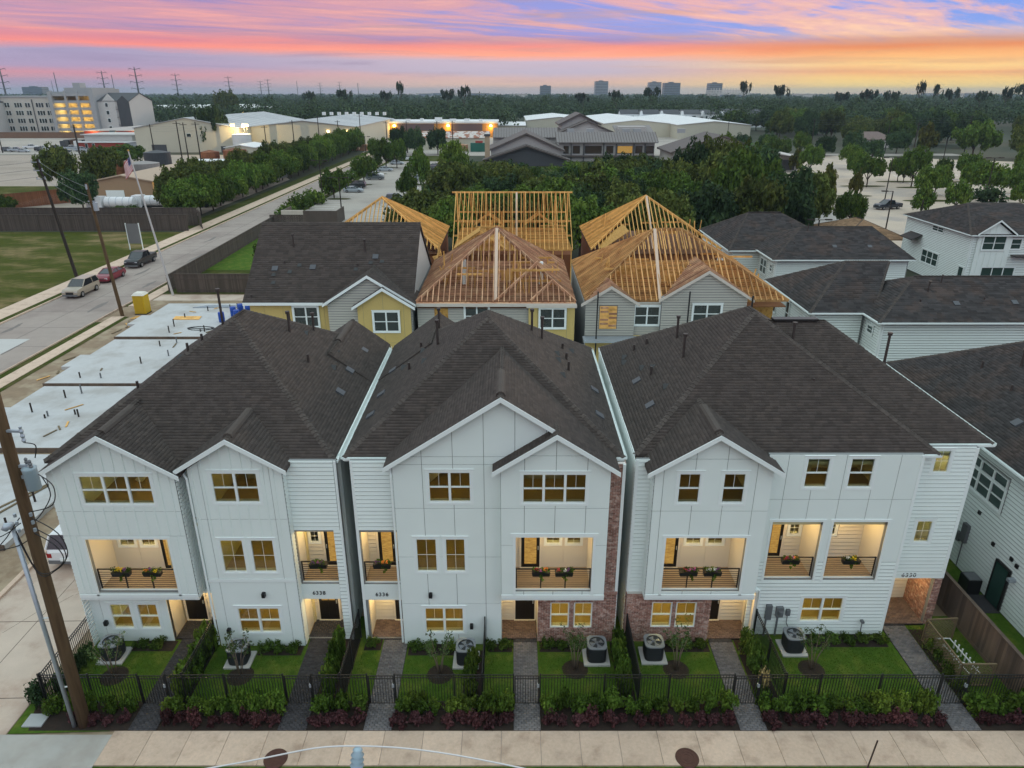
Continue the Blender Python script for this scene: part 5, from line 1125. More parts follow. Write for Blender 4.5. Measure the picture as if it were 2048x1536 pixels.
MB().slab([(-2.9, 64.5, 10.95), (-2.9, 67, 10.95), (-5.3, 67, 9.35), (-5.3, 64.5, 9.35)], (0, 0, .02)).build('roof_deck', osb, h)
h = thing('framed_house', 'yellow pine framed hip roof rising behind the right framed house', 'house', (13.4, 66, 0)); body(h, 7.6, 19.3, 66.3, 78, 8.5, osbr)
hipframe(h, 7.35, 19.5, 66, 78, 9, (13.4, 72.7, 12.95), (13.4, 73.0, 12.95), lumber, joists=False); struts(h, 9, 18, 68, 72, 9, 14, lumber, 15)
MB().slab([(7.35, 66, 9.0), (7.35, 78, 9.0), (13.35, 73.0, 12.9), (13.35, 72.7, 12.9)], (0, 0, -.03)).build('roof_deck', osb, h); stick('king_post', (13.2, 66.2, 9), (13.4, 72.6, 12.95), .2, .1, MATS['pale_lumber'], h)
roof = MB().slab([(8.2, 64.8, 9.2), (10.6, 64.8, 10.9), (10.6, 68.5, 10.9), (8.2, 68.5, 9.2)], (0, 0, -.03)).build('roof_deck', osb, h)
# ---------------------------------------------------------------- neighbouring white houses to the right
def lapbox(h, x0, x1, y0, y1, z1, sides='FL', each=False, opsF=(), opsL=()):
    body(h, x0, x1, y0, y1, z1, sheath)
    if 'F' in sides: laps(front(y0), rect(x0+.1, .1, x1-.1, z1), list(opsF), h, white, each=each, ex=.2)
    if 'L' in sides: laps(leftw(x0), rect(y0+.1, .1, y1-.1, z1), list(opsL), h, white, each=each, ex=.2)
    for x, y in ((x0, y0), (x0, y1)): block('corner_board', x-.04, y-.04, .05, x+.1, y+.1, z1, trimw, h)
h = thing('white_house', 'white lap sided house behind the plank fence at the right edge', 'house', (23, 28, 0)); L_ = leftw(22.73)
big = (28.4, 4.4, 31.3, 6.1); dr = (26.75, .12, 27.6, 2.25); sm = (24.4, 1.2, 25.3, 1.9); lw = (31.0, 1.5, 32.0, 3.2)
lapbox(h, 22.8, 38, 21, 40.5, 6.95, 'L', True, opsL=[(q[0]-.1, q[1]-.1, q[2]+.1, q[3]+.1) for q in (big, dr, sm, lw)])
window(L_, 28.4, 4.4, 31.3, 5.5, 3, h, glass=glassg, grid=False); window(L_, 28.4, 5.56, 31.3, 6.1, 3, h, style='one', glass=glassg, grid=False, trim=0); window(L_, *sm, 1, h, style='one', glass=glassg, grid=False); window(L_, *lw, 1, h, glass=glassg, grid=False)
o = MB(); prism(o, L_, rect(*dr), 0, .06); o = o.build('door', M('green_door', (.03, .07, .06), .1, 3, .2), h); q = MB()
for r_ in (rect(dr[0]-.08, .12, dr[0], 2.33), rect(dr[2], .12, dr[2]+.08, 2.33), rect(dr[0], 2.25, dr[2], 2.33)): prism(q, L_, r_, 0, .08)
q.build('door_frame', blackd, o)
for y, z in ((29.6, 3.6), (28.2, 2.75), (26.9, 2.85), (26.5, 2.75)): MB().box(22.7, y-.09, z-.09, 22.8, y+.09, z+.09).build('wall_vent', black, h)
MB().box(22.6, 29.9, 1.6, 22.8, 30.3, 2.6).box(22.65, 30.4, 1.4, 22.8, 30.6, 1.9).tube([(22.7, 30.1, 1.6), (22.7, 30.1, .1)], .03, 6).build('electric_meter', grayd, h); MB().box(22.45, 26.3, 2.0, 22.8, 26.5, 2.15).build('wall_light', steel, h)
P, Cc = hip(22.3, 38.5, 20.5, 41, 7.0, (30.4, 28.5, 12.1), (30.4, 33, 12.1)); r = roof_poly(P, h, shingf, caps=Cc)
gutter((22.3, 20.5, 7.0), (22.3, 41, 7.0), (-1, 0, 0), h); zs = lambda x: 7+(x-22.3)*.63
vents(r, [('b', 23.9, 30.4, zs(23.9)+.02, .63, -1), ('b', 23.9, 27.2, zs(23.9)+.02, .63, -1), ('p', 25.0, 32.8, zs(25), .3), ('p', 26.2, 30, zs(26.2), .4), ('p', 26.2, 34.2, zs(26.2), .8), ('p', 25.2, 35.6, zs(25.2), .4)])
t = thing('air_conditioner', 'dark air conditioner against the white house right of the plank fence', 'air conditioner', (22.2, 28.3, 0)); MB().box(21.9, 27.9, .05, 22.55, 28.6, .85).build('cabinet', black, t); MB().box(21.93, 27.93, .85, 22.52, 28.57, .9).build('top_cover', grayd, t)
sheet('back_step', 21.6, 26.6, 22.75, 27.9, .06, paverd, .1)
def whouse(label, x0, x1, y0, y1, e, ra, rb, mode, wF=(), wL=(), fr_=.45, label2=None):
    h = thing('white_house', label, 'house', (x0, y0, 0)); lapbox(h, x0, x1, y0, y1, e-.05, 'FL', False, [(q[0]-.08, q[1]-.08, q[2]+.08, q[3]+.08) for q in wF], [(q[0]-.08, q[1]-.08, q[2]+.08, q[3]+.08) for q in wL])
    for q in wF: dwin(front(y0), *q[:4], q[4], h, glassg)
    for q in wL: dwin(leftw(x0), *q[:4], q[4], h, glassg)
    P, Cc = (hip if mode == 'y' else hipx)(x0-fr_, x1+fr_, y0-fr_, y1+fr_, e, ra, rb); r = roof_poly(P, h, shingf, course=.22, tabw=(.3, .7), caps=Cc, lift=.02)
    gutter((x0-fr_, y0-fr_, e), (x1+fr_, y0-fr_, e), (0, -1, 0), h); gutter((x0-fr_, y0-fr_, e), (x0-fr_, y1+fr_, e), (-1, 0, 0), h)
    downspout(h, [(x0+.1, y0-.1, e-.2), (x0+.1, y0-.1, .2)]); return h, r
h, r = whouse('white lap sided house with one lower dark hip roof, right behind the street row', 27.2, 45, 50, 58.4, 7.0, (31.2, 54.2, 9.3), (41, 54.2, 9.3), 'x', wL=[(53.0, 4.9, 55.0, 6.4, 2), (51.0, 5.6, 51.9, 6.2, 1)])
vents(r, [('p', 31.6, 52.6, 8.4, .8), ('b', 33.2, 51.4, 7.9, .52, 2), ('b', 37.6, 51.5, 7.95, .52, 2), ('p', 30.6, 51.6, 7.9, .3), ('p', 35.5, 51.8, 8.1, .2), ('p', 33, 53.5, 9.0, .6)])
h, r = whouse('pinkish lap sided house with dark hip roof beside the framed house', 23.1, 27.0, 52.5, 62, 7.0, (27.0, 57, 9.9), (30.5, 57, 9.9), 'x', wL=[(57.0, 4.4, 57.8, 6.4, 1), (60, 4.6, 60.8, 6.2, 1)])
h, r = whouse('white house with dark hip roof beyond the framed houses, nearest the trees', 26.6, 40, 71, 80, 7.0, (30.5, 75.6, 9.4), (38, 75.6, 9.4), 'x', wL=[(73.3, 4.8, 75.2, 6.3, 2), (71.6, 5.5, 72.3, 6.2, 1)])
vents(r, [('p', 31, 75, 9.2, .6), ('b', 33, 72.6, 7.9, .52, 2), ('b', 36.6, 72.6, 7.9, .52, 2), ('p', 34, 73, 8.2, .2), ('p', 29, 73, 8.1, .2)])
h, r = whouse('house with plain dark hip roof farthest back beside the trees', 23.6, 36, 76, 88, 6.9, (26.8, 82, 9.9), (30.5, 82, 9.9), 'x'); vents(r, [('b', 27.5, 79, 8.3, .5, 2), ('p', 25.5, 80, 8.2, .3), ('p', 31, 79.5, 8.6, .3)])
wF = [(55.6, 5.25, 58.3, 6.85, 2), (59.1, 5.3, 60.3, 6.5, 1), (56.3, 1.0, 60.3, 3.1, 3)]
h, r = whouse('tall white house with front gable beside the parking lot, at the right edge', 54.4, 72, 84.2, 99, 7.0, (57.5, 91.5, 9.6), (64, 91.5, 9.6), 'x', wF=wF, wL=[(90.1, 6.1, 92.6, 6.7, 2), (90.0, 1.8, 93.8, 3.4, 3), (84.4, .5, 85.4, 3.0, 1)])
f = front(84.0); gp = [(55.0, .1), (59.0, .1), (59.0, 7), (57.0, 8.4), (55.0, 7)]; wall('wall', f, gp, [wF[0][:4], wF[2][:4]], -.15, 0, white, h); battens(f, gp, [55.5, 56.2, 56.9, 57.6, 58.4], [wF[0][:4], wF[2][:4]], h, white); gable_roof(57.0, 2.0, 8.75, 83.7, 87.5, .7, h, vent=False, mat=shingf); dwin(f, *wF[0][:4], 2, h, glassg, d=.03)
MB().slab([(53.0, 97.5, 4.5), (53.0, 94.5, 4.5), (54.4, 94.5, 5.1), (54.4, 97.5, 5.1)], (0, 0, -.12)).build('porch_roof', shingf, h); MB().box(59.4, 83.2, 4.5, 63, 84.2, 4.62).build('porch_roof', shingf, h)
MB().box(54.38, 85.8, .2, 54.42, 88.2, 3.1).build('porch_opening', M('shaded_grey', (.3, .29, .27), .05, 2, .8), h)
t = thing('picnic_shelter', 'open shelter with brown hip roof between lamp posts and the white house', 'shelter', (53, 104, 0)); P, Cc = hip(46.5, 56, 100, 112, 3.4, (51.2, 105, 5.4), (51.2, 107, 5.4)); roof_poly(P, t, M('tan_shingle', (.30, .19, .11), .15, 1, .9, isl=.25), course=.3, tabw=(.5, 1.), caps=Cc, lift=.03)
for x in (47, 55.5):
    for y in (100.6, 106, 111.4): stick('post', (x, y, 0), (x, y, 3.4), .25, .25, blackd, t)
# ================================================================ left side: slabs, street, lot
for i, (x0, x1, y0, y1, nm) in enumerate(((-30.2, -26.9, 31.6, 41.8, 'nearest to the driveway'), (-38.2, -27, 42.7, 53.6, 'second from the driveway'), (-38.6, -27, 54.2, 65.5, 'third from the driveway'), (-39.0, -27, 66.3, 78.2, 'farthest, beside the blue barrels'))):
    t = thing('foundation_slab', 'bare pale concrete foundation slab '+nm, 'slab', (x0, y0, 0), 'house foundation slabs')
    MB().slab([(x0-(6 if i == 0 else 0), y0, .32), (x1, y0, .32), (x1, y1, .32), (x0-(5 if i == 0 else 0), y1, .32)], (0, 0, -.4)).build('concrete', concw, t)
    for (dy0, dy1) in ((.35, .62),): MB().box(x0-.9, y0+(y1-y0)*dy0, .0, x0+.02, y0+(y1-y0)*dy1, .3).build('concrete_step', concw, t)
    rr = random.Random(i)
    for k in range(9): x = rr.uniform(x0+2, x1-.8); y = rr.uniform(y0+1, y1-1); MB().cyl((x, y, .3), .06, rr.uniform(.3, .8), 8).build('stub_pipe', poled if rr.random() > .2 else grayd, t)
    block('form_board', x0-.05, y0-.1, .02, x1, y0-.04, .36, fencew, t)
    for k in range(2): yy_ = y0+rr.uniform(1, 3); stick('form_board', (x1-2.5-k, yy_, .36), (x1-.3, yy_+7, .36), .14, .05, lat, t)
rd2 = random.Random(3)
for k in range(26):
    x = rd2.uniform(-41, -39.2); y = rd2.uniform(44, 74)
    if k > 16: x = rd2.uniform(-37, -29); y = rd2.uniform(44, 76)
    a = rd2.uniform(0, 3.1); l = rd2.uniform(.4, 1.6); t = thing('scrap_board', 'loose scrap board lying around the slabs', 'board', (x, y, .05), 'scrap boards'); stick('board', (x, y, .06 if k <= 16 else .36), (x+math.cos(a)*l, y+math.sin(a)*l, .06 if k <= 16 else .36), .12, .04, lumber if k % 2 else lat, t)
t = thing('plywood_sheet', 'orange plywood sheet lying on the farthest slab', 'plywood', (-36, 69, .34)); MB().slab([(-35.8, 71.9, .345), (-33, 71.9, .345), (-33.2, 73.1, .345), (-36, 73.1, .345)], (0, 0, .03)).build('sheet', lumber, t)
t = thing('plywood_sheet', 'orange plywood offcut on the dirt before the yellow portable toilet', 'plywood', (-40, 73.6, 0)); MB().slab([(-41, 73.2, .03), (-39.2, 73.2, .03), (-39.2, 74.2, .03), (-40.8, 74.2, .03)], (0, 0, .03)).build('sheet', lumber, t)
t = thing('pipe_bundle', 'bundle of grey pipes lying on the farthest slab', 'pipes', (-34, 76.5, .34))
for k in range(7): stick('pipe', (-35.5+.2*k, 76.4+.13*k, .38), (-30.5, 76.5+.13*k, .38), .07, .07, steel, t)
t = thing('hose', 'black hose coiled on the farthest slab', 'hose', (-32, 68.8, .34)); MB().tube([(-31.6+math.cos(a)*(1.1+.02*a), 68.9+math.sin(a)*.6, .36) for a in [i*.4 for i in range(40)]]+[(-29, 68.6, .36)], .035, 5).build('coil', black, t)
bl = M('blue_plastic', (.012, .07, .36), .08, 3, .35)
for x, y, nm in ((-30.3, 71.2, 'nearest of the group'), (-29.8, 73.2, 'in the left of the back pair'), (-29.0, 72.0, 'beside the nearest one'), (-28.4, 73.8, 'at the back right'), (-29.4, 74.3, 'at the very back'), (-41.6, 76.6, '')):
    t = thing('barrel', ('blue barrel in the cluster on the farthest slab, '+nm) if nm else 'blue plastic barrel left of the yellow portable toilet', 'barrel', (x, y, .3), 'blue barrels'); z = .33 if nm else .02
    MB().tube([(x, y, z+q) for q in (0, .04, .3, .32, .35, .7, .72, .75, 1.02, 1.05)], [.27, .3, .31, .325, .31, .31, .325, .31, .3, .27], 18).build('drum', bl, t, True)
t = thing('portable_toilet', 'yellow portable toilet with pale roof beside the street', 'portable toilet', (-40.6, 75.5, 0)); ym = M('yellow_plastic', (.55, .36, .015), .08, 2, .45)
MB().box(-41.25, 74.9, .1, -40.05, 76.1, 2.1).build('cabin', ym, t); MB().add([(-41.3, 74.85, 2.1), (-40.0, 74.85, 2.1), (-40.0, 76.15, 2.1), (-41.3, 76.15, 2.1), (-41.1, 75.05, 2.35), (-40.2, 75.05, 2.35), (-40.2, 75.95, 2.35), (-41.1, 75.95, 2.35)], [(0, 1, 5, 4), (1, 2, 6, 5), (2, 3, 7, 6), (3, 0, 4, 7), (4, 5, 6, 7)]).build('roof', M('pale_plastic', (.7, .68, .6), .05, 2, .5), t)
MB().box(-41.1, 74.86, .2, -40.2, 74.9, 2.0).build('door', M('yellow_plastic2', (.48, .31, .015), .1, 2, .5), t); MB().box(-41.3, 74.85, .0, -40.0, 76.15, .1).build('base', black, t)
# street
rd_ = sheet('road', -53.6, 20, -44.2, 330, .02, road)
for k in range(34): y = 40+6*k; stick('road_joint', (-53.6, y, .021), (-44.2, y+.3, .021), .05, .006, M('tar_joint', (.12, .11, .1), .2, 2, .95), rd_)
stick('road_joint', (-48.9, 20, .0212), (-48.9, 330, .0212), .05, .006, MATS['tar_joint'], rd_)
for k, (x, y, l) in enumerate(((-47, 78, 6), (-50, 95, 5), (-46.5, 104, 7), (-47.5, 64, 5), (-51.5, 70, 4), (-46, 88, 4), (-49.8, 118, 6))): o = MB().add([(x+math.cos(a)*.35*random.uniform(.4, 1.3), y+math.sin(a)*l*.5*random.uniform(.6, 1.1), .0225) for a in [6.283*i/13 for i in range(13)]], [tuple(range(13))]).build('tar_patch', M('tar_stain', (.20, .175, .16), .3, 3, .95), rd_)
sheet('road_patch', -50.5, 60, -47.5, 66.5, .026, M('patch_concrete', (.5, .49, .47), .08, 1, .9))
for x, nm in ((-53.75, 'k'), (-44.2, 'k')): MB().box(x, 20, -.05, x+.16, 330, .15).build('kerb', conc)['kind'] = 'structure'
sheet('grass_verge', -54.7, 20, -53.75, 330, .04, verge); sheet('grass_verge', -44.04, 20, -43.3, 72, .04, verge); sheet('grass_verge', -44.04, 78, -43.3, 140, .04, verge)
sheet('pavement', -57.2, 20, -54.7, 330, .07, conc, .1); sheet('pavement', -43.3, 20, -42.0, 74, .07, conc, .1); sheet('pavement', -43.6, 78, -42.2, 96, .07, conc, .1)
sheet('grass_verge', -42, 20, -41.5, 74, .03, verge); sheet('lot_turf', -98, 56, -57.2, 124.5, .03, field); sheet('side_turf', -42.2, 83.5, -30, 96, .035, verge); sheet('side_turf', -42.4, 96, -26, 125, .03, lawn)
sheet('grass_verge', -60.2, 127, -57.2, 330, .045, verge)
def fence_far(label, p0, p1, h, mat=None, posts=True, name='plank_fence', w=.15):
    p0 = Vector((*p0, 0)); p1 = Vector((*p1, 0)); d = p1-p0; L = d.length; n = int(L/w); u = d/L; t = thing(name, label, 'fence', tuple(p0)); mb = MB()
    for i in range(n): a = p0+u*(i*w+.006); mb.bar(a+Vector((0, 0, .05)), a+Vector((0, 0, h+random.uniform(-.02, .02))), .02, w-.012, (u.x, u.y, 0))
    mb.v = [tuple(q) for q in mb.v]; stuff(mb.build('planks', mat or fencef, t)); stick('cap_rail', p0+Vector((0, 0, h+.03)), p1+Vector((0, 0, h+.03)), .16, .05, mat or fencef, t)
    for z in (.4, h*.75): stick('rail', p0+Vector((0, 0, z)), p1+Vector((0, 0, z)), .1, .09, mat or fencef, t)
    return t
fence_far('dark plank fence facing the back alley beside the dark roofed house', (-40.6, 84), (-19, 84), 2.3); fence_far('long dark plank fence along the street side of the green plot', (-41.6, 84), (-42.6, 130), 2.1)
fence_far('long dark plank fence at the back of the grass lot', (-98, 125.5), (-56.5, 125.5), 2.8); fence_far('taller dark plank fence screening the tank trucks', (-98, 131), (-57, 131), 3.2); fence_far('short dark fence return beside the street trees', (-57, 131), (-54.8, 127), 3.0)
fence_far('rusty brown board fence around the truck yard', (-112, 143), (-84, 176), 3.0, rustf)
fence_far('dark dumpster enclosure fence in the left parking lot', (-43, 128), (-36.5, 128), 2.4); t = thing('dumpster_enclosure', 'pale stone dumpster enclosure in the left parking lot', 'enclosure', (-41, 133, 0)); MB().box(-42.2, 132, 0, -38.2, 132.4, 2.6).build('stone_wall', M('pale_stone', (.55, .51, .42), .25, 1.5, .9), t); MB().box(-38.2, 132, 0, -32, 132.2, 2.5).box(-32.2, 132.2, 0, -32, 138, 2.5).box(-42.2, 132.4, 0, -42, 138, 2.5).build('wood_wall', fencef, t); MB().box(-40, 133.5, 0, -34, 136.5, 1.9).build('dumpster', black, t)
# vehicles
carglass = M('car_glass', (.015, .02, .025), .2, 2, .06, spec=.9); tyre = M('tyre', (.012, .012, .012), .1, 9, .9); rimm = M('wheel_rim', (.35, .36, .38), .1, 5, .35, metal=.8); hl = M('headlight', (.7, .72, .75), .05, 5, .15); tl = M('taillight', (.3, .01, .012), .1, 5, .2)
def paint(n, c): return M('car_paint_'+n, c, .03, 1, .28, spec=.6)
SPEC = dict(sedan=(4.8, .92, [(-2.4, .35, .78), (-2.25, .25, .98), (-1.4, .22, 1.0), (.9, .22, .98), (1.9, .24, .86), (2.3, .28, .7), (2.4, .36, .55)], [(-1.95, .99), (-1.05, 1.42), (.1, 1.45), (1.15, .98)], .74),
            suv=(5.0, .99, [(-2.5, .42, 1.0), (-2.4, .32, 1.15), (-.5, .3, 1.16), (1.0, .3, 1.14), (2.2, .32, 1.06), (2.45, .36, .9), (2.5, .45, .65)], [(-2.42, 1.15), (-2.1, 1.82), (.2, 1.86), (1.15, 1.14)], .82),
            pickup=(5.9, 1.0, [(-2.95, .5, 1.15), (-2.9, .42, 1.2), (-1.0, .4, 1.2), (1.2, .4, 1.2), (2.6, .42, 1.14), (2.9, .46, .95), (2.95, .55, .7)], [(-1.0, 1.19), (-.75, 1.88), (.6, 1.9), (1.55, 1.18)], .84))
CARM = {}
def car(label, x, y, rot, kind, pname, col, z=.03, name='parked_car', group='parked cars', cat='car'):
    L, hw, st, cab, rw = SPEC[kind]; key = (kind, pname); t = thing(name, label, cat, (x, y, z), group, world=False); t.rotation_euler = (0, 0, rot); pm = paint(pname, col)
    if key not in CARM:
        D = {}; b = MB(); rings = []
        for i, (sx, zl, zb) in enumerate(st):
            k = .86 if i in (0, len(st)-1) else (.95 if i in (1, len(st)-2) else 1); w = hw*k; zm = zl+(zb-zl)*.55
            rings.append([(sx, -w*.93, zl), (sx, -w, zm), (sx, -w*.95, zb-.03), (sx, -w*.8, zb), (sx, w*.8, zb), (sx, w*.95, zb-.03), (sx, w, zm), (sx, w*.93, zl)])
        n = 8; b.add([p for r in rings for p in r], [(i*n+k, i*n+(k+1) % n, (i+1)*n+(k+1) % n, (i+1)*n+k) for i in range(len(rings)-1) for k in range(n)]+[tuple(range(n)), tuple(range(len(rings)*n-1, (len(rings)-1)*n-1, -1))])
        D['body'] = [b.mesh('body', pm, False)]
        (x0, z0), (x1, z1), (x2, z2), (x3, z3) = cab; g = MB(); o, i_ = hw*.93, hw*rw*.95
        g.add([(x0, -o, z0), (x3, -o, z3), (x3, o, z3), (x0, o, z0), (x1, -i_, z1-.02), (x2, -i_, z2-.02), (x2, i_, z2-.02), (x1, i_, z1-.02)], [(0, 1, 5, 4), (1, 2, 6, 5), (2, 3, 7, 6), (3, 0, 4, 7), (4, 5, 6, 7)]); D['windows'] = [g.mesh('windows', carglass)]
        r = MB(); r.slab([(x1, -i_-.01, z1), (x2, -i_-.01, z2), (x2, i_+.01, z2), (x1, i_+.01, z1)], (0, 0, -.06)); D['roof'] = [r.mesh('roof', pm)]
        pl = MB()
        for s in (-1, 1):
            pl.bar((x0, s*o, z0), (x1, s*i_, z1), .1, .07).bar((x3, s*o, z3), (x2, s*i_, z2), .09, .06); xm = (x1+x2)/2-.1; pl.bar((xm, s*(o+.008), z0), (xm, s*(i_+.012), z1), .06, .05)
        D['pillars'] = [pl.mesh('pillars', pm)]; D['wheel'] = []; R_ = .36 if kind != 'sedan' else .33
        for wx in (L*.31, -L*.3):
            for s in (-1, 1): w = MB().tube([(wx, s*(hw-.24), R_), (wx, s*(hw+.01), R_)], R_, 16); rm = MB().tube([(wx, s*(hw+.005), R_), (wx, s*(hw+.02), R_)], R_*.62, 12); D['wheel'].append((w.mesh('wheel', tyre), rm.mesh('rim', rimm)))
        D['headlight'] = [MB().box(L/2-.16, s*hw*.72-.17, st[-2][2]-.22, L/2-.03, s*hw*.72+.17, st[-2][2]-.05).mesh('headlight', hl) for s in (-1, 1)]
        D['taillight'] = [MB().box(-L/2-.01, s*hw*.78-.12, st[0][2]-.3, -L/2+.1, s*hw*.78+.12, st[0][2]-.05).mesh('taillight', tl) for s in (-1, 1)]
        D['grille'] = [MB().box(L/2-.06, -hw*.45, st[-1][1]+.05, L/2+.012, hw*.45, st[-2][2]-.12).mesh('grille', black)]; D['bumper'] = [MB().box(L/2-.12, -hw*.88, .3, L/2+.03, hw*.88, .5).mesh('bumper', pm if kind == 'sedan' else grayd), MB().box(-L/2-.03, -hw*.88, .35, -L/2+.1, hw*.88, .55).mesh('bumper', pm if kind == 'sedan' else grayd)]
        if kind == 'pickup': D['cargo_bed'] = [MB().box(-2.8, -.82, 1.0, -1.1, .82, 1.215).mesh('cargo_bed', black)]
        CARM[key] = D
    for nm, ms in CARM[key].items():
        for m in ms:
            if nm == 'wheel': w = link('wheel', m[0], t); link('rim', m[1], w)
            else: link(nm, m, t)
    return t
U = math.pi/2
car('beige sport utility vehicle parked at the far kerb, nearest of three', -51.9, 83.6, -U, 'suv', 'beige', (.36, .31, .24)); car('dark red sedan parked between the beige and black vehicles', -52.2, 90.8, -U, 'sedan', 'red', (.20, .012, .03)); car('black pickup truck parked behind the red sedan', -52.4, 99.5, -U, 'pickup', 'black', (.012, .016, .018), cat='pickup truck')
car('white hatchback standing on the driveway behind the left house', -22.6, 32.4, U, 'suv', 'white', (.72, .73, .74)); MB().box(-22.85, 29.86, .55, -22.35, 29.9, .72).build('number_plate', trimw, bpy.data.objects['parked_car.003']).matrix_parent_inverse = (Matrix.Translation((-22.6, 32.4, .03)) @ Matrix.Rotation(U, 4, 'Z')).inverted()
for a in (('blue grey crossover in the left lot beside the yellow pine roof', -25.4, 161, 0, 'suv', 'bluegrey', (.10, .14, .17)), ('silver sedan in the second bay of the left lot', -38.6, 178, 0, 'sedan', 'silver', (.38, .42, .46)), ('dark grey crossover in the middle of the left lot', -38.2, 205, 0, 'suv', 'slate', (.10, .12, .13)), ('light sedan near the far end of the left lot', -38.8, 250, 0, 'sedan', 'silver', (.38, .42, .46)), ('white van at the far end of the left lot', -38, 266, 0, 'suv', 'white', (.72, .73, .74)), ('black sedan parked near the far trees of the left lot', -24.4, 238, .1, 'sedan', 'black', (.012, .016, .018)), ('red sedan partly hidden beside the black one', -22.4, 246, .1, 'sedan', 'red', (.20, .012, .03)), ('dark blue pickup truck parked alone in the big right lot', 78.3, 151, .3+math.pi, 'pickup', 'navy', (.014, .022, .035))): car(*a)
# poles, flag, sign
t = thing('utility_pole', 'tall dark utility pole standing on the grass lot behind the parked cars', 'utility pole', (-56.7, 91, 0)); MB().tube([(-56.7, 91, -.2), (-58.2, 91, 15.0)], [.22, .14], 12).build('shaft', poled, t)
for z in (14.6, 13.6, 12.6): x = -56.7-z*.1; MB().bar((x-.9, 91, z), (x+.3, 91, z), .1, .1).cyl((x-.8, 91, z), .06, .3, 8).cyl((x+.2, 91, z), .06, .3, 8).build('crossarm', steel, t)
t = thing('utility_pole', 'brown utility pole with small transformer beside the portable toilet', 'utility pole', (-42.4, 74.4, 0)); MB().tube([(-42.4, 74.4, -.2), (-43.2, 74.4, 14.0)], [.2, .13], 12).build('shaft', polew, t)
MB().cyl((-42.6, 74.2, 11.3), .25, .8, 14).build('transformer', steel, t); MB().bar((-43.4, 74.4, 12.2), (-42.6, 74.4, 12.2), .08, .1).cyl((-43.2, 74.3, 13.4), .1, .5, 8).build('crossarm', steel, t)
def wires(label, pts, n, dz, r=.02):
    for k in range(n):
        P = []
        for (a, b) in zip(pts[:-1], pts[1:]):
            a = Vector(a); b = Vector(b)
            for i in range(9): s = i/8; P.append(a+(b-a)*s+Vector((0, 0, -dz*k-4*(.012*(b-a).length)*s*(1-s))))
        o = MB().tube(P, r, 4).build('overhead_wire', grayd); tag(o, label+', %s from the top' % ['first', 'second', 'third', 'fourth', 'fifth'][k], 'wire', label)
wires('wire between the dark pole and brown street pole', [(-90, 84, 12.8), (-58.1, 91, 14.7), (-43.2, 74.4, 13.6)], 3, .9)
t = thing('flagpole', 'leaning white flagpole beside the back alley entrance', 'flagpole', (-40.6, 82.8, 0)); MB().tube([(-40.6, 82.8, 0), (-42.6, 82.8, 16.5)], [.14, .07], 12).build('pole', M('flagpole_paint', (.5, .48, .47), .06, 1, .5), t); MB().cyl((-42.62, 82.8, 16.5), .12, .15, 10).build('finial', M('gold', (.6, .42, .1), .05, 3, .3, metal=.8), t)
fl = thing('flag', 'american flag hanging from the white flagpole', 'flag', (-42.4, 82.75, 14.3)); V = []; 
def fpt(u_, v_): return (-42.35-.06+.02-u_*1.1-.25*math.sin(u_*5+v_*2)*.5, 82.75+.22*math.sin(u_*6+v_*1.5), 16.1-v_*1.55-u_*1.15)
for i in range(13):
    mb = MB(); n = 12; v0, v1 = i/13, (i+1)/13; u0 = .4 if i < 7 else 0
    pts = [fpt(u0+(1-u0)*k/n, v0) for k in range(n+1)]+[fpt(u0+(1-u0)*k/n, v1) for k in range(n+1)]
    mb.add(pts, [(k, k+1, n+2+k, n+1+k) for k in range(n)]).build('stripe', M('flag_red', (.42, .02, .035), .05, 3, .8) if i % 2 == 0 else M('flag_white', (.75, .74, .74), .04, 3, .8), fl)
mb = MB(); n = 6; pts = [fpt(.4*k/n, 0) for k in range(n+1)]+[fpt(.4*k/n, 7/13) for k in range(n+1)]; mb.add(pts, [(k, k+1, n+2+k, n+1+k) for k in range(n)]).build('canton', M('flag_blue', (.02, .035, .16), .05, 3, .8), fl)
st_ = MB()
for i in range(5):
    for j in range(5): p = Vector(fpt(.04+.08*i, (.6+1.4*j)*7/13/7)); st_.box(p.x-.025, p.y-.035, p.z-.025, p.x+.025, p.y-.03, p.z+.025)
stuff(st_.build('stars', MATS['flag_white'], fl))
t = thing('sign_board', 'blank grey site sign on two white legs at the edge of the grass lot', 'sign', (-57.9, 109.4, 0)); MB().box(-58.9, 109.4, 1.0, -57.1, 109.5, 4.0).build('panel', M('sign_grey', (.17, .17, .17), .08, 1, .7), t)
for x in (-59, -57): stick('leg', (x, 109.52, 0), (x, 109.52, 4.1), .12, .1, trimw, t)
# ================================================================ middle distance and background
wcr = M('cream_metal_wall', (.52, .50, .40), .08, .3, .7); wbl = M('pale_grey_wall', (.50, .49, .47), .08, .2, .8); mroof = M('grey_metal_roof', (.38, .40, .41), .1, .15, .6, c2=(.30, .32, .34), mixsc=.06); wroof = M('white_metal_roof', (.68, .70, .70), .06, .1, .6)
broof = M('brown_metal_roof', (.105, .085, .078), .1, .3, .7); tanw = M('tan_metal_wall', (.36, .24, .145), .08, 1, .7); tanr = M('tan_metal_roof', (.42, .31, .22), .08, .5, .6); redw = M('red_metal_wall', (.27, .04, .025), .12, .3, .7); orw = M('orange_block_wall', (.42, .21, .06), .1, .3, .8); stucco = M('grey_stucco', (.46, .44, .42), .05, .3, .9)
darkw = M('dark_cladding', (.065, .068, .075), .1, .3, .8); brn = M('rust_steel', (.17, .06, .03), .4, .6, .9, c2=(.28, .11, .05), mixsc=.3); dks = M('dark_tank', (.045, .05, .058), .2, .5, .6); steelw = M('white_tank', (.70, .72, .72), .06, .3, .4); ggrey = M('garage_concrete', (.36, .37, .38), .08, .2, .85)
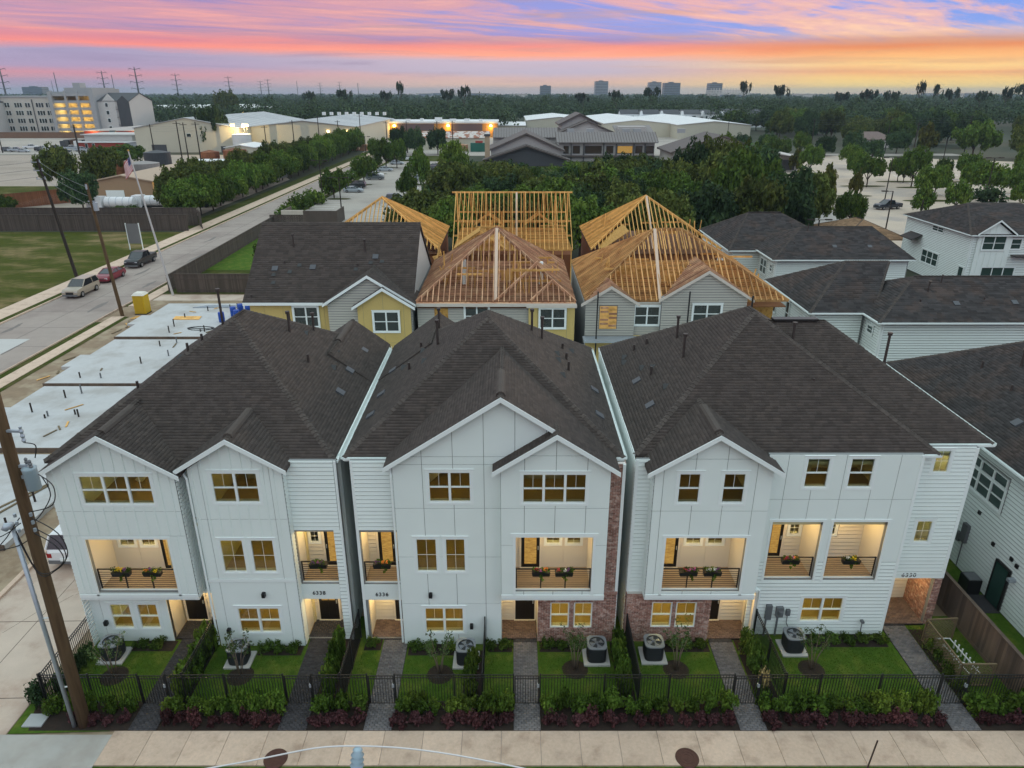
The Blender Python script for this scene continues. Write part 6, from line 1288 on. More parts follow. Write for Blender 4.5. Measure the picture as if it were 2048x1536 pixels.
sheet('left_lot', -43.5, 126, -20.6, 285, .03, lotd); sheet('lane', -20.5, 84, -15.5, 262, .03, drive); sheet('lot_grass', -22.6, 150, -20.6, 262, .06, lawn); sheet('lot_grass', -44.0, 126, -42.6, 285, .05, verge)
sheet('cross_street', -60, 286, 175, 296, .03, lotd); sheet('lot_grass', -44, 262, -16, 285, .05, verge)
polysheet('right_lot', [(52, 112), (88, 108), (190, 150), (215, 240), (120, 290), (85, 290), (60, 230), (54, 150)], .03, lotc); polysheet('lot_drive', [(46, 102), (54, 102), (66, 150), (60, 152), (50, 128)], .045, M('worn_lane', (.33, .31, .29), .1, .4, .9))
polysheet('yard_dirt', [(-240, 150), (-110, 140), (-62, 131), (-62, 205), (-100, 290), (-250, 290)], .02, sand); polysheet('far_field', [(-200, 126), (-104, 126), (-112, 190), (-200, 190)], .035, field); polysheet('truck_lot', [(-330, 292), (-140, 292), (-140, 420), (-330, 420)], .03, lotd); sheet('church_turf', -15, 200, 52, 262, .02, verge); polysheet('yard_strip', [(-60, 290), (90, 296), (90, 420), (-66, 420)], .015, lotd)
def lines(pts, w, parent_name):
    p = bpy.data.objects[parent_name]
    for a, b in pts: stick('parking_line', (*a, .05), (*b, .05), w, .012, MATS['flag_white'], p)
lines([((-42.4, 140+2.9*i), (-37.2, 140+2.9*i)) for i in range(38)]+[((-28.4, 140+2.9*i), (-22.9, 140+2.9*i)) for i in range(38)], .13, 'left_lot')
def rp(x, y): return (70+x*.93+y*.28, 118+y*.95-x*.05+x*.22)
for rw in (0, 22, 44, 66, 88):
    lines([(rp(3+3.0*i, 8+rw), rp(3+3.0*i, 13.5+rw)) for i in range(4, 26)], .14, 'right_lot')
for i, (x, y, l) in enumerate(((80, 171, 9), (91, 190, 12), (106, 200, 14), (94, 163, 13), (123, 199, 12), (87, 217, 12), (110, 166, 8), (104, 187, 12), (120, 236, 12), (98, 262, 12))):
    mb = MB(); mb.add([(x+math.cos(a)*l*.5, y+math.sin(a)*1.4, .09) for a in [6.283*k/14 for k in range(14)]], [tuple(range(14))]); mb.build('planting_island', verge)['kind'] = 'structure'
for i, (x, y) in enumerate(((-39.5, 166), (-39.5, 193), (-40, 220), (-24.5, 168), (-24.5, 193), (-39.5, 240))):
    mb = MB(); mb.add([(x+math.cos(a)*2.8, y+math.sin(a)*1.2, .09) for a in [6.283*k/14 for k in range(14)]], [tuple(range(14))]); mb.build('planting_island', verge)['kind'] = 'structure'
for x in range(30):
    p = rp(12+(x*37 % 70), 16+(x*23 % 80)); block('wheel_stop', p[0]-.9, p[1]-.08, .04, p[0]+.9, p[1]+.08, .18, MATS['flag_white'], bpy.data.objects['right_lot'])
# ---- generic building
def bldg(name, label, x0, x1, y0, y1, e, rise, axis, wm, rm, cat='building', oh=.4, wins=(), doors=(), hipends=False, th=.25):
    h = thing(name, label, cat, ((x0+x1)/2, y0, 0)); mb = MB()
    if axis == 'y':
        xc = (x0+x1)/2; P = [(x0, 0), (x1, 0), (x1, e), (xc, e+rise), (x0, e)]; mb.slab([(a, y0, z) for a, z in P], (0, y1-y0, 0)); mb.build('wall', wm, h); k = rise/((x1-x0)/2) if x1 > x0 else 0
        for s, xe in ((-1, x0-oh), (1, x1+oh)): MB().slab([(xc, y0-oh, e+rise+.05), (xe, y0-oh, e+.05-k*oh), (xe, y1+oh, e+.05-k*oh), (xc, y1+oh, e+rise+.05)], (0, 0, th)).build('roof', rm, h)
    elif axis == 'x':
        yc = (y0+y1)/2; mb.box(x0, y0, 0, x1, y1, e).build('wall', wm, h); k = rise/((y1-y0)/2); hx = (y1-y0)/2 if hipends else 0
        MB().slab([(x0-oh, y0-oh, e), (x1+oh, y0-oh, e), (x1+oh-hx, yc, e+rise), (x0-oh+hx, yc, e+rise)], (0, 0, th)).build('roof', rm, h); MB().slab([(x0-oh, y1+oh, e), (x1+oh, y1+oh, e), (x1+oh-hx, yc, e+rise), (x0-oh+hx, yc, e+rise)], (0, 0, th)).build('roof', rm, h)
        if not hipends:
            for xx_ in (x0, x1-.3): MB().slab([(xx_, y0, e), (xx_, y1, e), (xx_, yc, e+rise)], (.3, 0, 0)).build('gable_wall', wm, h)
        else:
            for a, b in ((x0-oh, x0-oh+hx), (x1+oh, x1+oh-hx)): MB().slab([(a, y0-oh, e), (a, y1+oh, e), (b, yc, e+rise)], (0, 0, th)).build('roof', rm, h)
    else:
        mb.box(x0, y0, 0, x1, y1, e).build('wall', wm, h); MB().box(x0-oh, y0-oh, e, x1+oh, y1+oh, e+th).build('roof', rm, h)
    for (a, z, w, hh) in wins:
        f = MB().box(a-.08, y0-.1, z-.08, a+w+.08, y0-.02, z+hh+.08).build('window', trimw, h); MB().box(a, y0-.14, z, a+w, y0-.1, z+hh).build('pane', glassd, f)
    for (a, w, hh, m) in doors: MB().box(a, y0-.1, 0, a+w, y0-.02, hh).build('door', m, h)
    return h
def seams(h, pl, m, n, w=.06):                                     # standing seams on a roof plane given by eave pair and ridge pair
    a, b, c, d = [Vector(p) for p in pl]; mb = MB()
    for i in range(n+1): s = i/n; mb.bar(a+(b-a)*s, d+(c-d)*s, w, .12)
    stuff(mb.build('roof_seams', m, h))
# apartments and garage
h = bldg('apartment_building', 'cream apartment block left of the lit parking garage', -291, -254.5, 425, 455, 20, .01, 'f', M('cream_stucco', (.52, .49, .44), .05, .05, .9), ggrey, th=.8, wins=[(x+o, 2.6+4.1*k, 1.1, 2.3) for k in range(4) for x, n in ((-284, 3), (-277, 3), (-271, 2), (-265, 3), (-259.5, 3)) for o in [1.5*q for q in range(n)]])
MB().box(-291, 424.9, 0, -254.5, 425, 1.8).build('plinth', M('tan_brick', (.34, .22, .17), .1, .2, .9), h); MB().box(-267, 424.6, 1, -266.7, 425, 19).build('downspout', darkw, h)
h = bldg('apartment_building', 'dark roofed apartment block with balconies at the left edge', -310, -283, 405, 430, 17.5, 4.5, 'x', M('white_stucco', (.55, .54, .52), .05, .05, .9), darkw, hipends=True, wins=[(-291.5, 2+4*k, 1.2, 2.4) for k in range(4)]+[(-287.5, 2+4*k, 1.2, 2.4) for k in range(4)])
for k in range(4):
    MB().box(-290, 403.6, 1.4+4*k, -287.8, 405, 1.6+4*k).box(-290, 403.6, 2.6+4*k, -287.8, 403.7, 2.7+4*k).build('balcony', darkw, h)
    for q in range(9): stick('baluster', (-290+.27*q, 403.65, 1.6+4*k), (-290+.27*q, 403.65, 2.6+4*k), .06, .06, black, h)
MB().box(-310, 404.8, 5, -292, 405, 17.3).build('brick_cladding', M('dark_brick', (.09, .075, .075), .15, .5, .9), h)
h = thing('parking_garage', 'concrete parking garage with yellow lit open floors', 'garage', (-243, 421, 0)); MB().box(-253.5, 440, 0, -231, 452, 24.5).build('back_wall', ggrey, h)
for k in range(7): MB().box(-253.5, 421, 3.6*k-.5, -231, 440, 3.6*k).box(-252.8, 420.8, 3.6*k-.9, -231.6, 421.2, 3.6*k+.5).build('floor_slab', ggrey, h)
for x in (-253.6, -246, -239.5, -231.8): MB().box(x, 420.6, 0, x+1.1, 422, 23.5).build('column', ggrey, h)
MB().box(-254.6, 420, 0, -252.6, 445, 23).build('stair_tower', ggrey, h); MB().box(-232.2, 420.2, 0, -229.6, 445, 25).build('stair_tower', ggrey, h); MB().box(-247, 424, 22, -231, 436, 25).box(-243, 426, 25, -239, 432, 27.5).build('penthouse', ggrey, h)
for k in range(6):
    for x in (-249.5, -242.5, -235.5):
        if (k == 5 and x < -240): continue
        l = bpy.data.lights.new('lamp', 'POINT'); l.energy = 900 if x < -237 else 500; l.color = (1, .62, .16); l.shadow_soft_size = .3; o = link('lamp', l, h); o.location = (x, 427, 3.6*k+2.6); MB().box(x-.5, 423, 3.6*k+2.85, x+.5, 423.4, 3.6*k+3.0).build('ceiling_light', lampw, h)
MB().box(-253, 432, 0, -231, 432.4, 21).build('inner_wall', M('garage_inner', (.45, .40, .3), .1, .2, .9), h)
h = bldg('apartment_building', 'dark and white gabled apartment block right of the parking garage', -230, -212, 423, 450, 18, 4.2, 'x', M('white_stucco', (.55, .54, .52), .05, .05, .9), darkw, wins=[(-224.5, 3+4*k, 1.5, 2) for k in range(4)]+[(-217+q, 9+4*k, .8, 2.2) for k in range(3) for q in (0, 1.6)])
MB().slab([(-227, 422.7, 0), (-219.5, 422.7, 0), (-219.5, 422.7, 18), (-223, 422.7, 22), (-227, 422.7, 18)], (0, .4, 0)).build('gable_wall', MATS['white_stucco'], h); MB().slab([(-218.5, 422.4, 5), (-212, 422.4, 5), (-212, 422.4, 18), (-215, 422.4, 21), (-218.5, 422.4, 18)], (0, .6, 0)).build('dark_cladding', darkw, h)
for k in range(4):
    f = MB().box(-225.4, 422.5, 3+4*k, -223.6, 422.65, 5.3+4*k).build('window', trimw, h); MB().box(-225.2, 422.4, 3.2+4*k, -223.8, 422.5, 5.1+4*k).build('pane', glassd, f)
for k in range(4): MB().box(-219.6, 421.8, 1.6+4.1*k, -218.4, 423, 1.8+4.1*k).box(-219.6, 421.8, 2.7+4.1*k, -218.4, 421.9, 2.8+4.1*k).build('balcony', darkw, h)
fence_far('brown wall fence below the apartment blocks', (-300, 400), (-200, 400), 3.0, M('brown_wall', (.2, .12, .08), .2, .3, .9), w=.6)
# warehouses
def logo(h, txt, x, y, z, size, m):
    c = bpy.data.curves.new('sign_lettering', 'FONT'); c.body = txt; c.size = size; c.extrude = .05; c.align_x = 'CENTER'; c.materials.append(m); text_mesh(c, h, 'sign_lettering', (x, y, z))
h = bldg('warehouse', 'long white roofed warehouse with blue lettering far behind the apartments', -300, -262, 600, 612, 10, 3, 'y', M('warehouse_white', (.50, .48, .47), .05, .05, .8), wroof, 'warehouse'); logo(h, 'avna', -288, 599.6, 6.2, 5.2, M('logo_blue', (.03, .09, .3), .05, 1, .6)); MB().add([(-292.5+4.5+math.cos(a)*5.2, 599.7, 5.6+math.sin(a)*-2.4) for a in [math.pi*k/10 for k in range(11)]], [tuple(range(11))]).build('sign_emblem', MATS['logo_blue'], h)
MB().slab([(-300, 612, 10.2), (-262, 612, 10.2), (-215, 720, 10.2), (-260, 720, 10.2)], (0, 0, .3)).build('roof', wroof, h); MB().slab([(-262, 601, 0), (-205, 660, 0), (-205, 660, 9.5), (-262, 601, 9.5)], (.2, .2, 0)).build('side_wall', wcr, h); MB().slab([(-281, 600, 13.2), (-262, 600, 10.1), (-204, 660, 10.1), (-225, 664, 13.2)], (0, 0, .2)).build('roof', wroof, h)
for k in range(4): MB().box(-252+13*k, 609+13.4*k, 7, -251+13*k, 610+13.4*k, 8).build('wall_lamp', lampw, h)
h = bldg('warehouse', 'cream gabled warehouse behind the rusty tanks', -152, -110, 303, 400, 9.2, 3.8, 'y', wcr, mroof, 'warehouse', doors=[(-146, 6, 3, darkw), (-118, 2, 2.4, darkw)], wins=[(-131, 6, 1.6, 1.2)]); seams(h, ((-109.6, 302.6, 9.4), (-109.6, 400, 9.4), (-131, 400, 13.3), (-131, 302.6, 13.3)), wroof, 12, .5)
h = bldg('warehouse', 'lower cream warehouse right of the white tank', -110, -66, 318, 420, 9.0, 2.4, 'y', wcr, mroof, 'warehouse', doors=[(-76, 3, 4.5, darkw), (-71, 3, 4.5, darkw)]); seams(h, ((-65.6, 318, 9.2), (-65.6, 420, 9.2), (-88, 420, 11.7), (-88, 318, 11.7)), wroof, 14, .5)
for k in range(9): MB().box(-100+4*k, 400, 11.5, -98.5+4*k, 402, 13).build('roof_unit', steelw, h)
for x in (-78, -70, -67): MB().box(x, 317.6, 7, x+.8, 318, 7.6).build('wall_lamp', lampw, h)
h = bldg('red_building', 'long red walled shed with flood lights beside the cream warehouse', -196, -150, 345, 400, 6.2, .01, 'f', redw, M('pale_gravel_roof', (.42, .38, .36), .1, .2, .9), 'shed'); MB().box(-192, 344.3, 4.2, -190.6, 345, 5.2).box(-172, 344.3, 4.2, -171, 345, 5.2).build('wall_lamp', lampw, h)
for (x, y) in ((-192, 342), (-171.5, 342)): l = bpy.data.lights.new('lamp', 'POINT'); l.energy = 900; l.color = (1, .55, .18); o = link('lamp', l, h); o.location = (x, y, 5)
h = bldg('office', 'low red and white office with flat pale roof at the truck lot', -181, -158, 312, 330, 3.2, .01, 'f', redw, steelw, 'office', wins=[(-178, 1, 1, 1.8), (-175, 1, 1, 1.8)]); MB().box(-180, 316, 3.4, -160, 332, 6.0).box(-181, 315, 6.0, -158, 333, 6.3).build('upper_storey', wbl, h)
h = bldg('office', 'pale blue flat office annex beside the red office', -158, -140, 306, 322, 3.4, .9, 'y', M('bluegrey_wall', (.3, .33, .36), .08, .3, .8), steelw, 'office', doors=[(-150, 4, 2.2, darkw)])
h = bldg('orange_building', 'long orange block building with yellow wall lamps and white roof edge', -76, -8, 407, 440, 7.2, .01, 'f', orw, wroof, wins=[], th=.9); MB().box(-62, 406.8, 3.5, -42, 407, 6.8).box(-33, 406.8, 3.5, -16, 407, 6.8).build('dark_band', M('purple_brown', (.13, .09, .09), .1, .3, .9), h)
for x in (-64, -35, -12): MB().box(x, 406.3, 5.6, x+1.2, 407, 6.4).build('wall_lamp', lampw, h); l = bpy.data.lights.new('lamp', 'POINT'); l.energy = 700; l.color = (1, .6, .12); o = link('lamp', l, h); o.location = (x+.6, 405.2, 5)
rng_ = random.Random(4)
for k in range(7): x = -66+8*k; MB().box(x, 412, 8.1, x+rng_.uniform(1.5, 4), 415, rng_.uniform(9, 10.2)).build('roof_unit', steelw, h)
h = bldg('rusty_shed', 'storage shed with rust streaked pale metal roof', -45, -10, 318, 334, 4.6, 2.2, 'x', wcr, M('rust_streaked_roof', (.55, .50, .46), .1, .3, .7, c2=(.30, .12, .07), mixsc=.55, lo=.5, hi=.54, mixd=1), 'shed'); MB().box(-52, 322, 0, -45, 334, 4).build('annex', steelw, h)
t = thing('dumpster', 'green dumpster beside the rusty shed', 'dumpster', (-13, 308, 0)); MB().box(-17, 306, 0, -10, 309, 3.4).build('container', M('green_steel', (.02, .12, .09), .1, .5, .6), t); MB().box(-15, 306.5, 3.4, -12, 308.5, 4.2).build('lid', M('red_tarp', (.35, .05, .04), .1, .5, .7), t)
for k, (x, y) in enumerate(((-70, 312), (-66, 314), (-62, 313), (-68, 318), (-25, 312), (-20, 312), (-22, 316))):
    t = thing('pallet_stack', 'stack of brown wooden pallets in the yard, %s' % ['leftmost by the warehouse doors', 'second by the warehouse doors', 'third by the warehouse doors', 'behind the first three', 'left of the green dumpster', 'right beside the green dumpster', 'behind the two stacks by the dumpster'][k], 'pallets', (x, y, 0), 'pallet stacks')
    for q in range(8): MB().box(x-1.6, y-1.3, .32*q, x+1.6, y+1.3, .32*q+.2).build('pallet', lumberb, t)
# church
h = thing('church', 'large pale church with brown metal roofs behind the tree belt', 'church', (20, 255, 0))
def gable_part(x0, x1, y0, y1, e, rise, oh=1.2, wm=None, rm=None):
    xc = (x0+x1)/2; MB().slab([(x0, y0, 0), (x1, y0, 0), (x1, y0, e), (xc, y0, e+rise), (x0, y0, e)], (0, y1-y0, 0)).build('wall', wm or stucco, h); k = rise/((x1-x0)/2)
    for xe in (x0-oh, x1+oh): r = MB().slab([(xc, y0-oh, e+rise+.1), (xe, y0-oh, e+.1-k*oh), (xe, y1, e+.1-k*oh), (xc, y1, e+rise+.1)], (0, 0, .5)).build('roof', rm or broof, h)
gable_part(-7, 16.5, 249, 275, 4.6, 5.0); gable_part(-8.5, 18, 244, 248.9, 1.9, 4.2, wm=darkw); gable_part(17, 39, 282, 310, 8.0, 4.4); gable_part(19, 33, 290, 312, 11.3, 3.4)
MB().box(16.5, 262, 0, 50, 280, 6.3).build('wall', stucco, h); rr_ = MB().slab([(15.5, 260.8, 6.2), (51, 260.8, 6.2), (51, 268, 9.2), (15.5, 268, 9.2)], (0, 0, .3)).build('roof', M('seam_roof', (.20, .18, .175), .06, .3, .6), h); seams(h, ((15.5, 260.8, 6.55), (51, 260.8, 6.55), (51, 268, 9.55), (15.5, 268, 9.55)), broof, 36, .12)
MB().box(16.5, 260.9, 1.6, 50, 262, 2.1).build('lower_roof', broof, h); MB().slab([(-7, 276, 7.0), (17, 276, 7.0), (17, 284, 10), (-7, 284, 10)], (0, 0, .3)).build('roof', MATS['seam_roof'], h); seams(h, ((-7, 276, 7.35), (17, 276, 7.35), (17, 284, 10.35), (-7, 284, 10.35)), broof, 24, .12); MB().box(-7, 277, 0, 17, 284, 7).build('wall', stucco, h)
for x, w in ((18.2, 1.6), (21.5, 2.2), (25.7, 5.6), (33.2, 2.2), (37, 5.2), (43.4, 2.2), (47, 2.6)):
    f = MB().box(x-.15, 261.8, 2.7, x+w+.15, 261.95, 5.3).build('window', darkw, h); MB().box(x, 261.7, 2.85, x+w, 261.8, 5.15).build('pane', litpane if x == 37 else M('amber_glass', (.05, .03, .022), .3, .3, .1, spec=.7), f)
for x in (20.6, 25, 32, 36.4, 42.6, 46.4): MB().box(x, 261.2, 0, x+.3, 261.9, 6).build('pilaster', darkw, h)
MB().box(-9, 247.5, 0, -7.4, 250, 9.2).build('chimney', M('tan_stone', (.42, .32, .22), .25, 1, .9), h); MB().box(-9.2, 247.3, 9.2, -7.2, 250.2, 9.8).build('chimney_cap', darkw, h)
MB().slab([(38, 270, 7.6), (52, 270, 7.6), (52, 286, 10.8), (38, 286, 10.8)], (0, 0, .3)).build('roof', MATS['seam_roof'], h); gable_part(52, 82, 240, 262, 4.6, 4.8); MB().box(74, 228, 0, 88, 244, 4.6).build('wall', stucco, h); MB().slab([(72, 226, 5.8), (90, 226, 3.6), (90, 246, 3.6), (72, 246, 5.8)], (0, 0, .4)).build('roof', broof, h); MB().box(80, 227.8, .4, 87, 228, 3.4).build('louvre', darkw, h); MB().box(39, 276, 8, 49, 282, 11).build('wall', stucco, h)
for x in (20, 27, 40, 44, 60): MB().box(x, 272, 9, x+2.6, 274, 10.4).build('roof_unit', ggrey, h)
# right warehouses and townhouses
h = bldg('warehouse', 'white roofed cream warehouse behind the church, left one', 9, 50, 470, 560, 6.4, 2.0, 'y', wcr, wroof, 'warehouse'); h = bldg('warehouse', 'white roofed cream warehouse behind the church, middle one', 50, 86, 410, 540, 6.8, 1.8, 'y', wcr, wroof, 'warehouse'); h = bldg('warehouse', 'white roofed cream warehouse behind the church, right one', 86, 124, 392, 540, 6.8, 1.8, 'y', wcr, wroof, 'warehouse')
h = bldg('warehouse', 'small pale blue roofed shed between orange building and white warehouses', -20, 8, 455, 490, 4, 1.5, 'x', wcr, steelw, 'warehouse')
for k in range(9):
    x = 76+14.2*k; h = bldg('townhouse_block', 'white townhouse with dark roof in the far row, number %s from the left' % ['one', 'two', 'three', 'four', 'five', 'six', 'seven', 'eight', 'nine'][k], x, x+12.6, 528-(k-4)*.8, 544, 8.6+(.5 if k > 4 else 0), 2.6, 'x', M('white_render', (.66, .69, .70), .03, .05, .8), darkw, 'townhouse', wins=[(x+2, 5.5, 1.2, 2), (x+7, 5.5, 2.4, 2), (x+2, 1.6, 1.2, 2), (x+8, 1.6, 1.2, 2)])
    MB().slab([(x+12.6, 525, 7.2), (x+15.0, 525, 7.2), (x+13.8, 525, 10.8)], (0, 6, 0)).build('dormer', MATS['white_render'], h)
# far city blocks
fm = M('tower_grey', (.22, .26, .32), .08, .02, .7); fd = M('tower_dark', (.09, .13, .18), .1, .02, .5)
for i, (px, w, zt, m, st) in enumerate(((1080, 22, 44, fd, 8), (1190, 26, 58, fm, 12), (1298, 24, 55, fm, 12), (1328, 32, 53, fd, 10), (1418, 26, 52, fd, 8), (45, 40, 40, fd, 7))):
    Y = 2600; X = (px-1024)/1421*(Y*.925); wd = w/1421*Y*.925; h = thing('office_tower', '%s on the far skyline' % ['small dark office tower above the church', 'tallest pale office tower', 'narrow pale office tower left of a dark one', 'wide dark office tower', 'flat dark office tower above the white car park block', 'dark office block above the left apartments'][i], 'office tower', (X, Y, 0))
    for k in range(st): z0 = zt*k/st; MB().box(X, Y, z0, X+wd, Y+40, z0+zt/st*.55).build('floor_band', m, h); MB().box(X+.6, Y+.6, z0+zt/st*.55, X+wd-.6, Y+39, z0+zt/st).build('window_band', glassd, h)
    MB().box(X+wd*.3, Y+10, zt, X+wd*.6, Y+25, zt+3).build('roof_unit', m, h)
h = thing('parking_block', 'long white multi storey block on the right skyline', 'building', (560, 2000, 0)); X0 = 397/1421*2000*.925
for k in range(6): MB().box(X0, 2000, 5*k, X0+100, 2040, 5*k+3.2).build('floor_band', M('tower_white', (.6, .58, .54), .05, .02, .8), h)
for k in range(14): MB().box(X0+7.2*k, 1999, 0, X0+7.2*k+2, 2000, 33).build('pier', MATS['tower_white'], h)
r_ = random.Random(8)
for i in range(26):
    Y = r_.uniform(1900, 3000); px = r_.choice([r_.uniform(1380, 1960), r_.uniform(830, 1040)]); X = (px-1024)/1421*Y*.925; w = r_.uniform(25, 60); zt = r_.uniform(12, 21); h = thing('distant_block', 'small pale building far off among the skyline trees', 'building', (X, Y, 0), 'distant pale buildings'); MB().box(X, Y, 0, X+w, Y+20, zt).build('wall', fm if i % 3 else MATS['tower_white'], h); MB().box(X-1, Y-1, zt, X+w+1, Y+21, zt+1).build('roof', MATS['tower_white'], h)
# pylons
pm_ = M('pylon_steel', (.10, .115, .13), .1, .1, .6)
for i, (X, Y, H_) in enumerate(((-593, 899, 50), (-675, 1142, 50), (-559, 1056, 50), (-662, 1280, 50), (-437, 899, 50), (-525, 1207, 50), (-517, 1408, 50), (-535, 1690, 50), (-491, 1760, 48), (-1096, 1837, 50), (-554, 2223, 50), (-620, 1900, 50), (-470, 2100, 50), (-300, 1500, 40))):
    t = thing('transmission_pylon', 'tall transmission tower on the left skyline, %s' % ['leftmost with wide arms', 'single mast above the apartments', 'left of the close pair beside the garage', 'right of the close pair beside the garage', 'tallest looking with six arms', 'next right of the tallest', 'above the white warehouse', 'small, right of the one above the white warehouse', 'small with lamp head', 'thin at the far left', 'tiny far mast', 'tiny mast behind the tallest', 'tiny mast near the centre', 'short far pole near the tall pine'][i], 'pylon', (X, Y, 0), 'transmission towers'); single = i in (1, 3, 8, 9, 13)
    MB().tube([(X, Y, 0), (X, Y, H_)], [1.5 if not single else .8, .5], 8).build('mast', pm_, t)
    if not single:
        for z, w in ((H_-2, 8), (H_-9, 9), (H_-16, 9), (H_-23, 9)):
            for s in (-1, 1): MB().bar((X, Y, z-1), (X+s*w*.8, Y, z+.6), .4, .5).build('crossarm', pm_, t); MB().bar((X+s*w*.8, Y, z+.6), (X+s*w*.8, Y, z-1.6), .3, .3).build('insulator', pm_, t)
# industrial yard
def tank(label, x, y, r, hh, m, z=0, cone=.6):
    t = thing('storage_tank', label, 'tank', (x, y, 0)); MB().tube([(x, y, z), (x, y, z+hh)], r, 28).build('shell', m, t, False); MB().tube([(x, y, z+hh), (x, y, z+hh+cone)], [r*1.01, .15], 28).build('roof', m, t)
    for k in range(1, 4): MB().tube([(x+math.cos(a)*(r+.04), y+math.sin(a)*(r+.04), z+hh*k/4) for a in [6.283*i/28 for i in range(29)]], .07, 4, False).build('band', m, t)
    return t
tank('dark blue grey storage tank with rusty rim behind the flag', -102.5, 215, 3.6, 6.6, dks); tank('brown rusty storage tank left of the tan shed', -103, 192, 4.4, 5.6, brn); tank('grey streaked storage tank behind the tan shed', -95.5, 192, 3.8, 5.6, M('streaked_tank', (.28, .26, .25), .25, .4, .8))
tank('rust orange tank before the white silo, left one', -96.5, 238, 2.8, 5, brn); tank('rust orange tank before the white silo, right one', -88.5, 238, 3.6, 5.6, brn)
t = tank('tall white silo with bright flood lights on top', -108, 300, 3.6, 7.2, steelw, cone=.3)
for dx in (-3, 1.5, 2.6): MB().tube([(-108+dx, 300, 7.2), (-108+dx, 300, 10)], .12, 6).build('mast', grayd, t); MB().box(-108+dx-.6, 299.4, 10, -108+dx+.6, 300, 10.9).build('flood_light', lampw, t)
l = bpy.data.lights.new('lamp', 'POINT'); l.energy = 6000; l.color = (1, .7, .3); o = link('lamp', l, t); o.location = (-107, 298.4, 10)
h = bldg('tan_shed', 'tan metal shed with white roller door and lit wall lamp', -92, -79, 161, 188, 4.4, 1.2, 'y', tanw, tanr, 'shed', doors=[(-89.5, 4, 2.6, trimw)]); MB().box(-79.05, 164, 3.4, -78.7, 164.6, 3.9).build('wall_lamp', lampw, h); MB().box(-79, 180, .1, -78.9, 183, 3.3).build('door', trimw, h)
l = bpy.data.lights.new('lamp', 'POINT'); l.energy = 240; l.color = (1, .6, .12); o = link('lamp', l, h); o.location = (-78, 164.3, 3.5)
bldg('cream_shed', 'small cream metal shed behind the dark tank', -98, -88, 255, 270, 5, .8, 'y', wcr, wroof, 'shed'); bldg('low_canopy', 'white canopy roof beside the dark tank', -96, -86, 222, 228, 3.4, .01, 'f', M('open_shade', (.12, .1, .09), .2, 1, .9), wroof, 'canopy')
def truck(label, x, y, rot, tankl, col='white'):
    t = thing('tank_truck', label, 'truck', (x, y, 0), 'tank trucks', world=False); t.rotation_euler = (0, 0, rot); wm = paint('white', (.72, .73, .74))
    MB().tube([(0, 0, 1.9), (.15, 0, 1.9), (tankl, 0, 1.9), (tankl+.2, 0, 1.9)], [.6, 1.05, 1.05, .6], 18).build('tank', wm, t, False)
    for k in range(int(tankl/1.4)): MB().tube([(.7+1.4*k, 0, 1.9), (.78+1.4*k, 0, 1.9)], 1.09, 18).build('band', steel, t)
    c = tankl+.5; MB().box(c, -1.1, .7, c+1.9, 1.1, 3.0).add([(c+1.9, -.95, .7), (c+3.4, -.9, .7), (c+3.4, .9, .7), (c+1.9, .95, .7), (c+1.9, -.95, 1.9), (c+3.3, -.85, 1.6), (c+3.3, .85, 1.6), (c+1.9, .95, 1.9)], [(0, 1, 5, 4), (1, 2, 6, 5), (2, 3, 7, 6), (4, 5, 6, 7)]).build('cab', wm, t); MB().box(c+1.2, -1.12, 2.0, c+1.93, 1.12, 2.7).build('windows', carglass, t); MB().box(0, -.5, .6, c+3, .5, .85).build('chassis', black, t)
    for wx in (1.0, 2.2, c-.4, c+2.7):
        for s in (-1, 1): MB().tube([(wx, s*.75, .5), (wx, s*1.12, .5)], .5, 14).build('wheel', tyre, t)
    return t
truck('white tank truck parked left of the yard fence at the left edge', -119, 150, .0, 9); truck('white tank truck seen from behind in the truck yard', -99.5, 170, 1.9, 5); truck('long white tank trailer truck behind the dark fence', -66.5, 150, math.pi, 9); truck('white vacuum truck beside the long tank trailer', -76.5, 147.5, math.pi-.05, 6); truck('white tank truck half hidden by the street trees', -63.5, 154, math.pi, 5)
for k, (x, y, w, c, nm) in enumerate(((-74, 156, 9, (.02, .06, .09), 'nearest teal'), (-70, 163, 10, (.02, .07, .09), 'farther teal'), (-72, 176, 7, (.12, .07, .05), 'rusty brown'))): t = thing('roll_off_container', nm+' open container in the yard beside the tan shed', 'container', (x, y, 0)); MB().box(x-w/2, y-1.3, .2, x+w/2, y-1.2, 2).box(x-w/2, y+1.2, .2, x+w/2, y+1.3, 2).box(x-w/2, y-1.2, .2, x-w/2+.1, y+1.2, 2).box(x+w/2-.1, y-1.2, .2, x+w/2, y+1.2, 2).box(x-w/2, y-1.2, .2, x+w/2, y+1.2, .4).build('shell', M('container_%d' % k, c, .15, 1, .6), t); MB().box(x-w/2, y-1.36, 1.9, x+w/2, y-1.3, 2.05).build('rim', grayd, t)
for k in range(8): t = thing('scrap_pipe', 'grey scrap pipe lying in the heap right of the tan shed', 'pipe', (-70+.5*k, 185+2.2*k, .5), 'scrap pipes'); MB().tube([(-72+.7*k, 184+2.5*k, .6+.1*(k % 3)), (-66+.5*k, 187+2.5*k, 1.3)], .5, 10).build('tube', ggrey, t)
cc = [('white', (.72, .73, .74)), ('black', (.012, .016, .018)), ('silver', (.38, .42, .46)), ('slate', (.10, .12, .13)), ('red', (.20, .012, .03))]
for k in range(17): n_, c_ = cc[(k*7+k//3) % 4]; car('car in the crowded truck lot before the apartment blocks', -212+4.3*k if k < 11 else -208+7.0*(k-11), 303+(k*5 % 7)+(0 if k < 11 else 14), .2*(k % 3), ['sedan', 'suv', 'pickup'][k % 3], n_, c_, group='cars in the far truck lot')
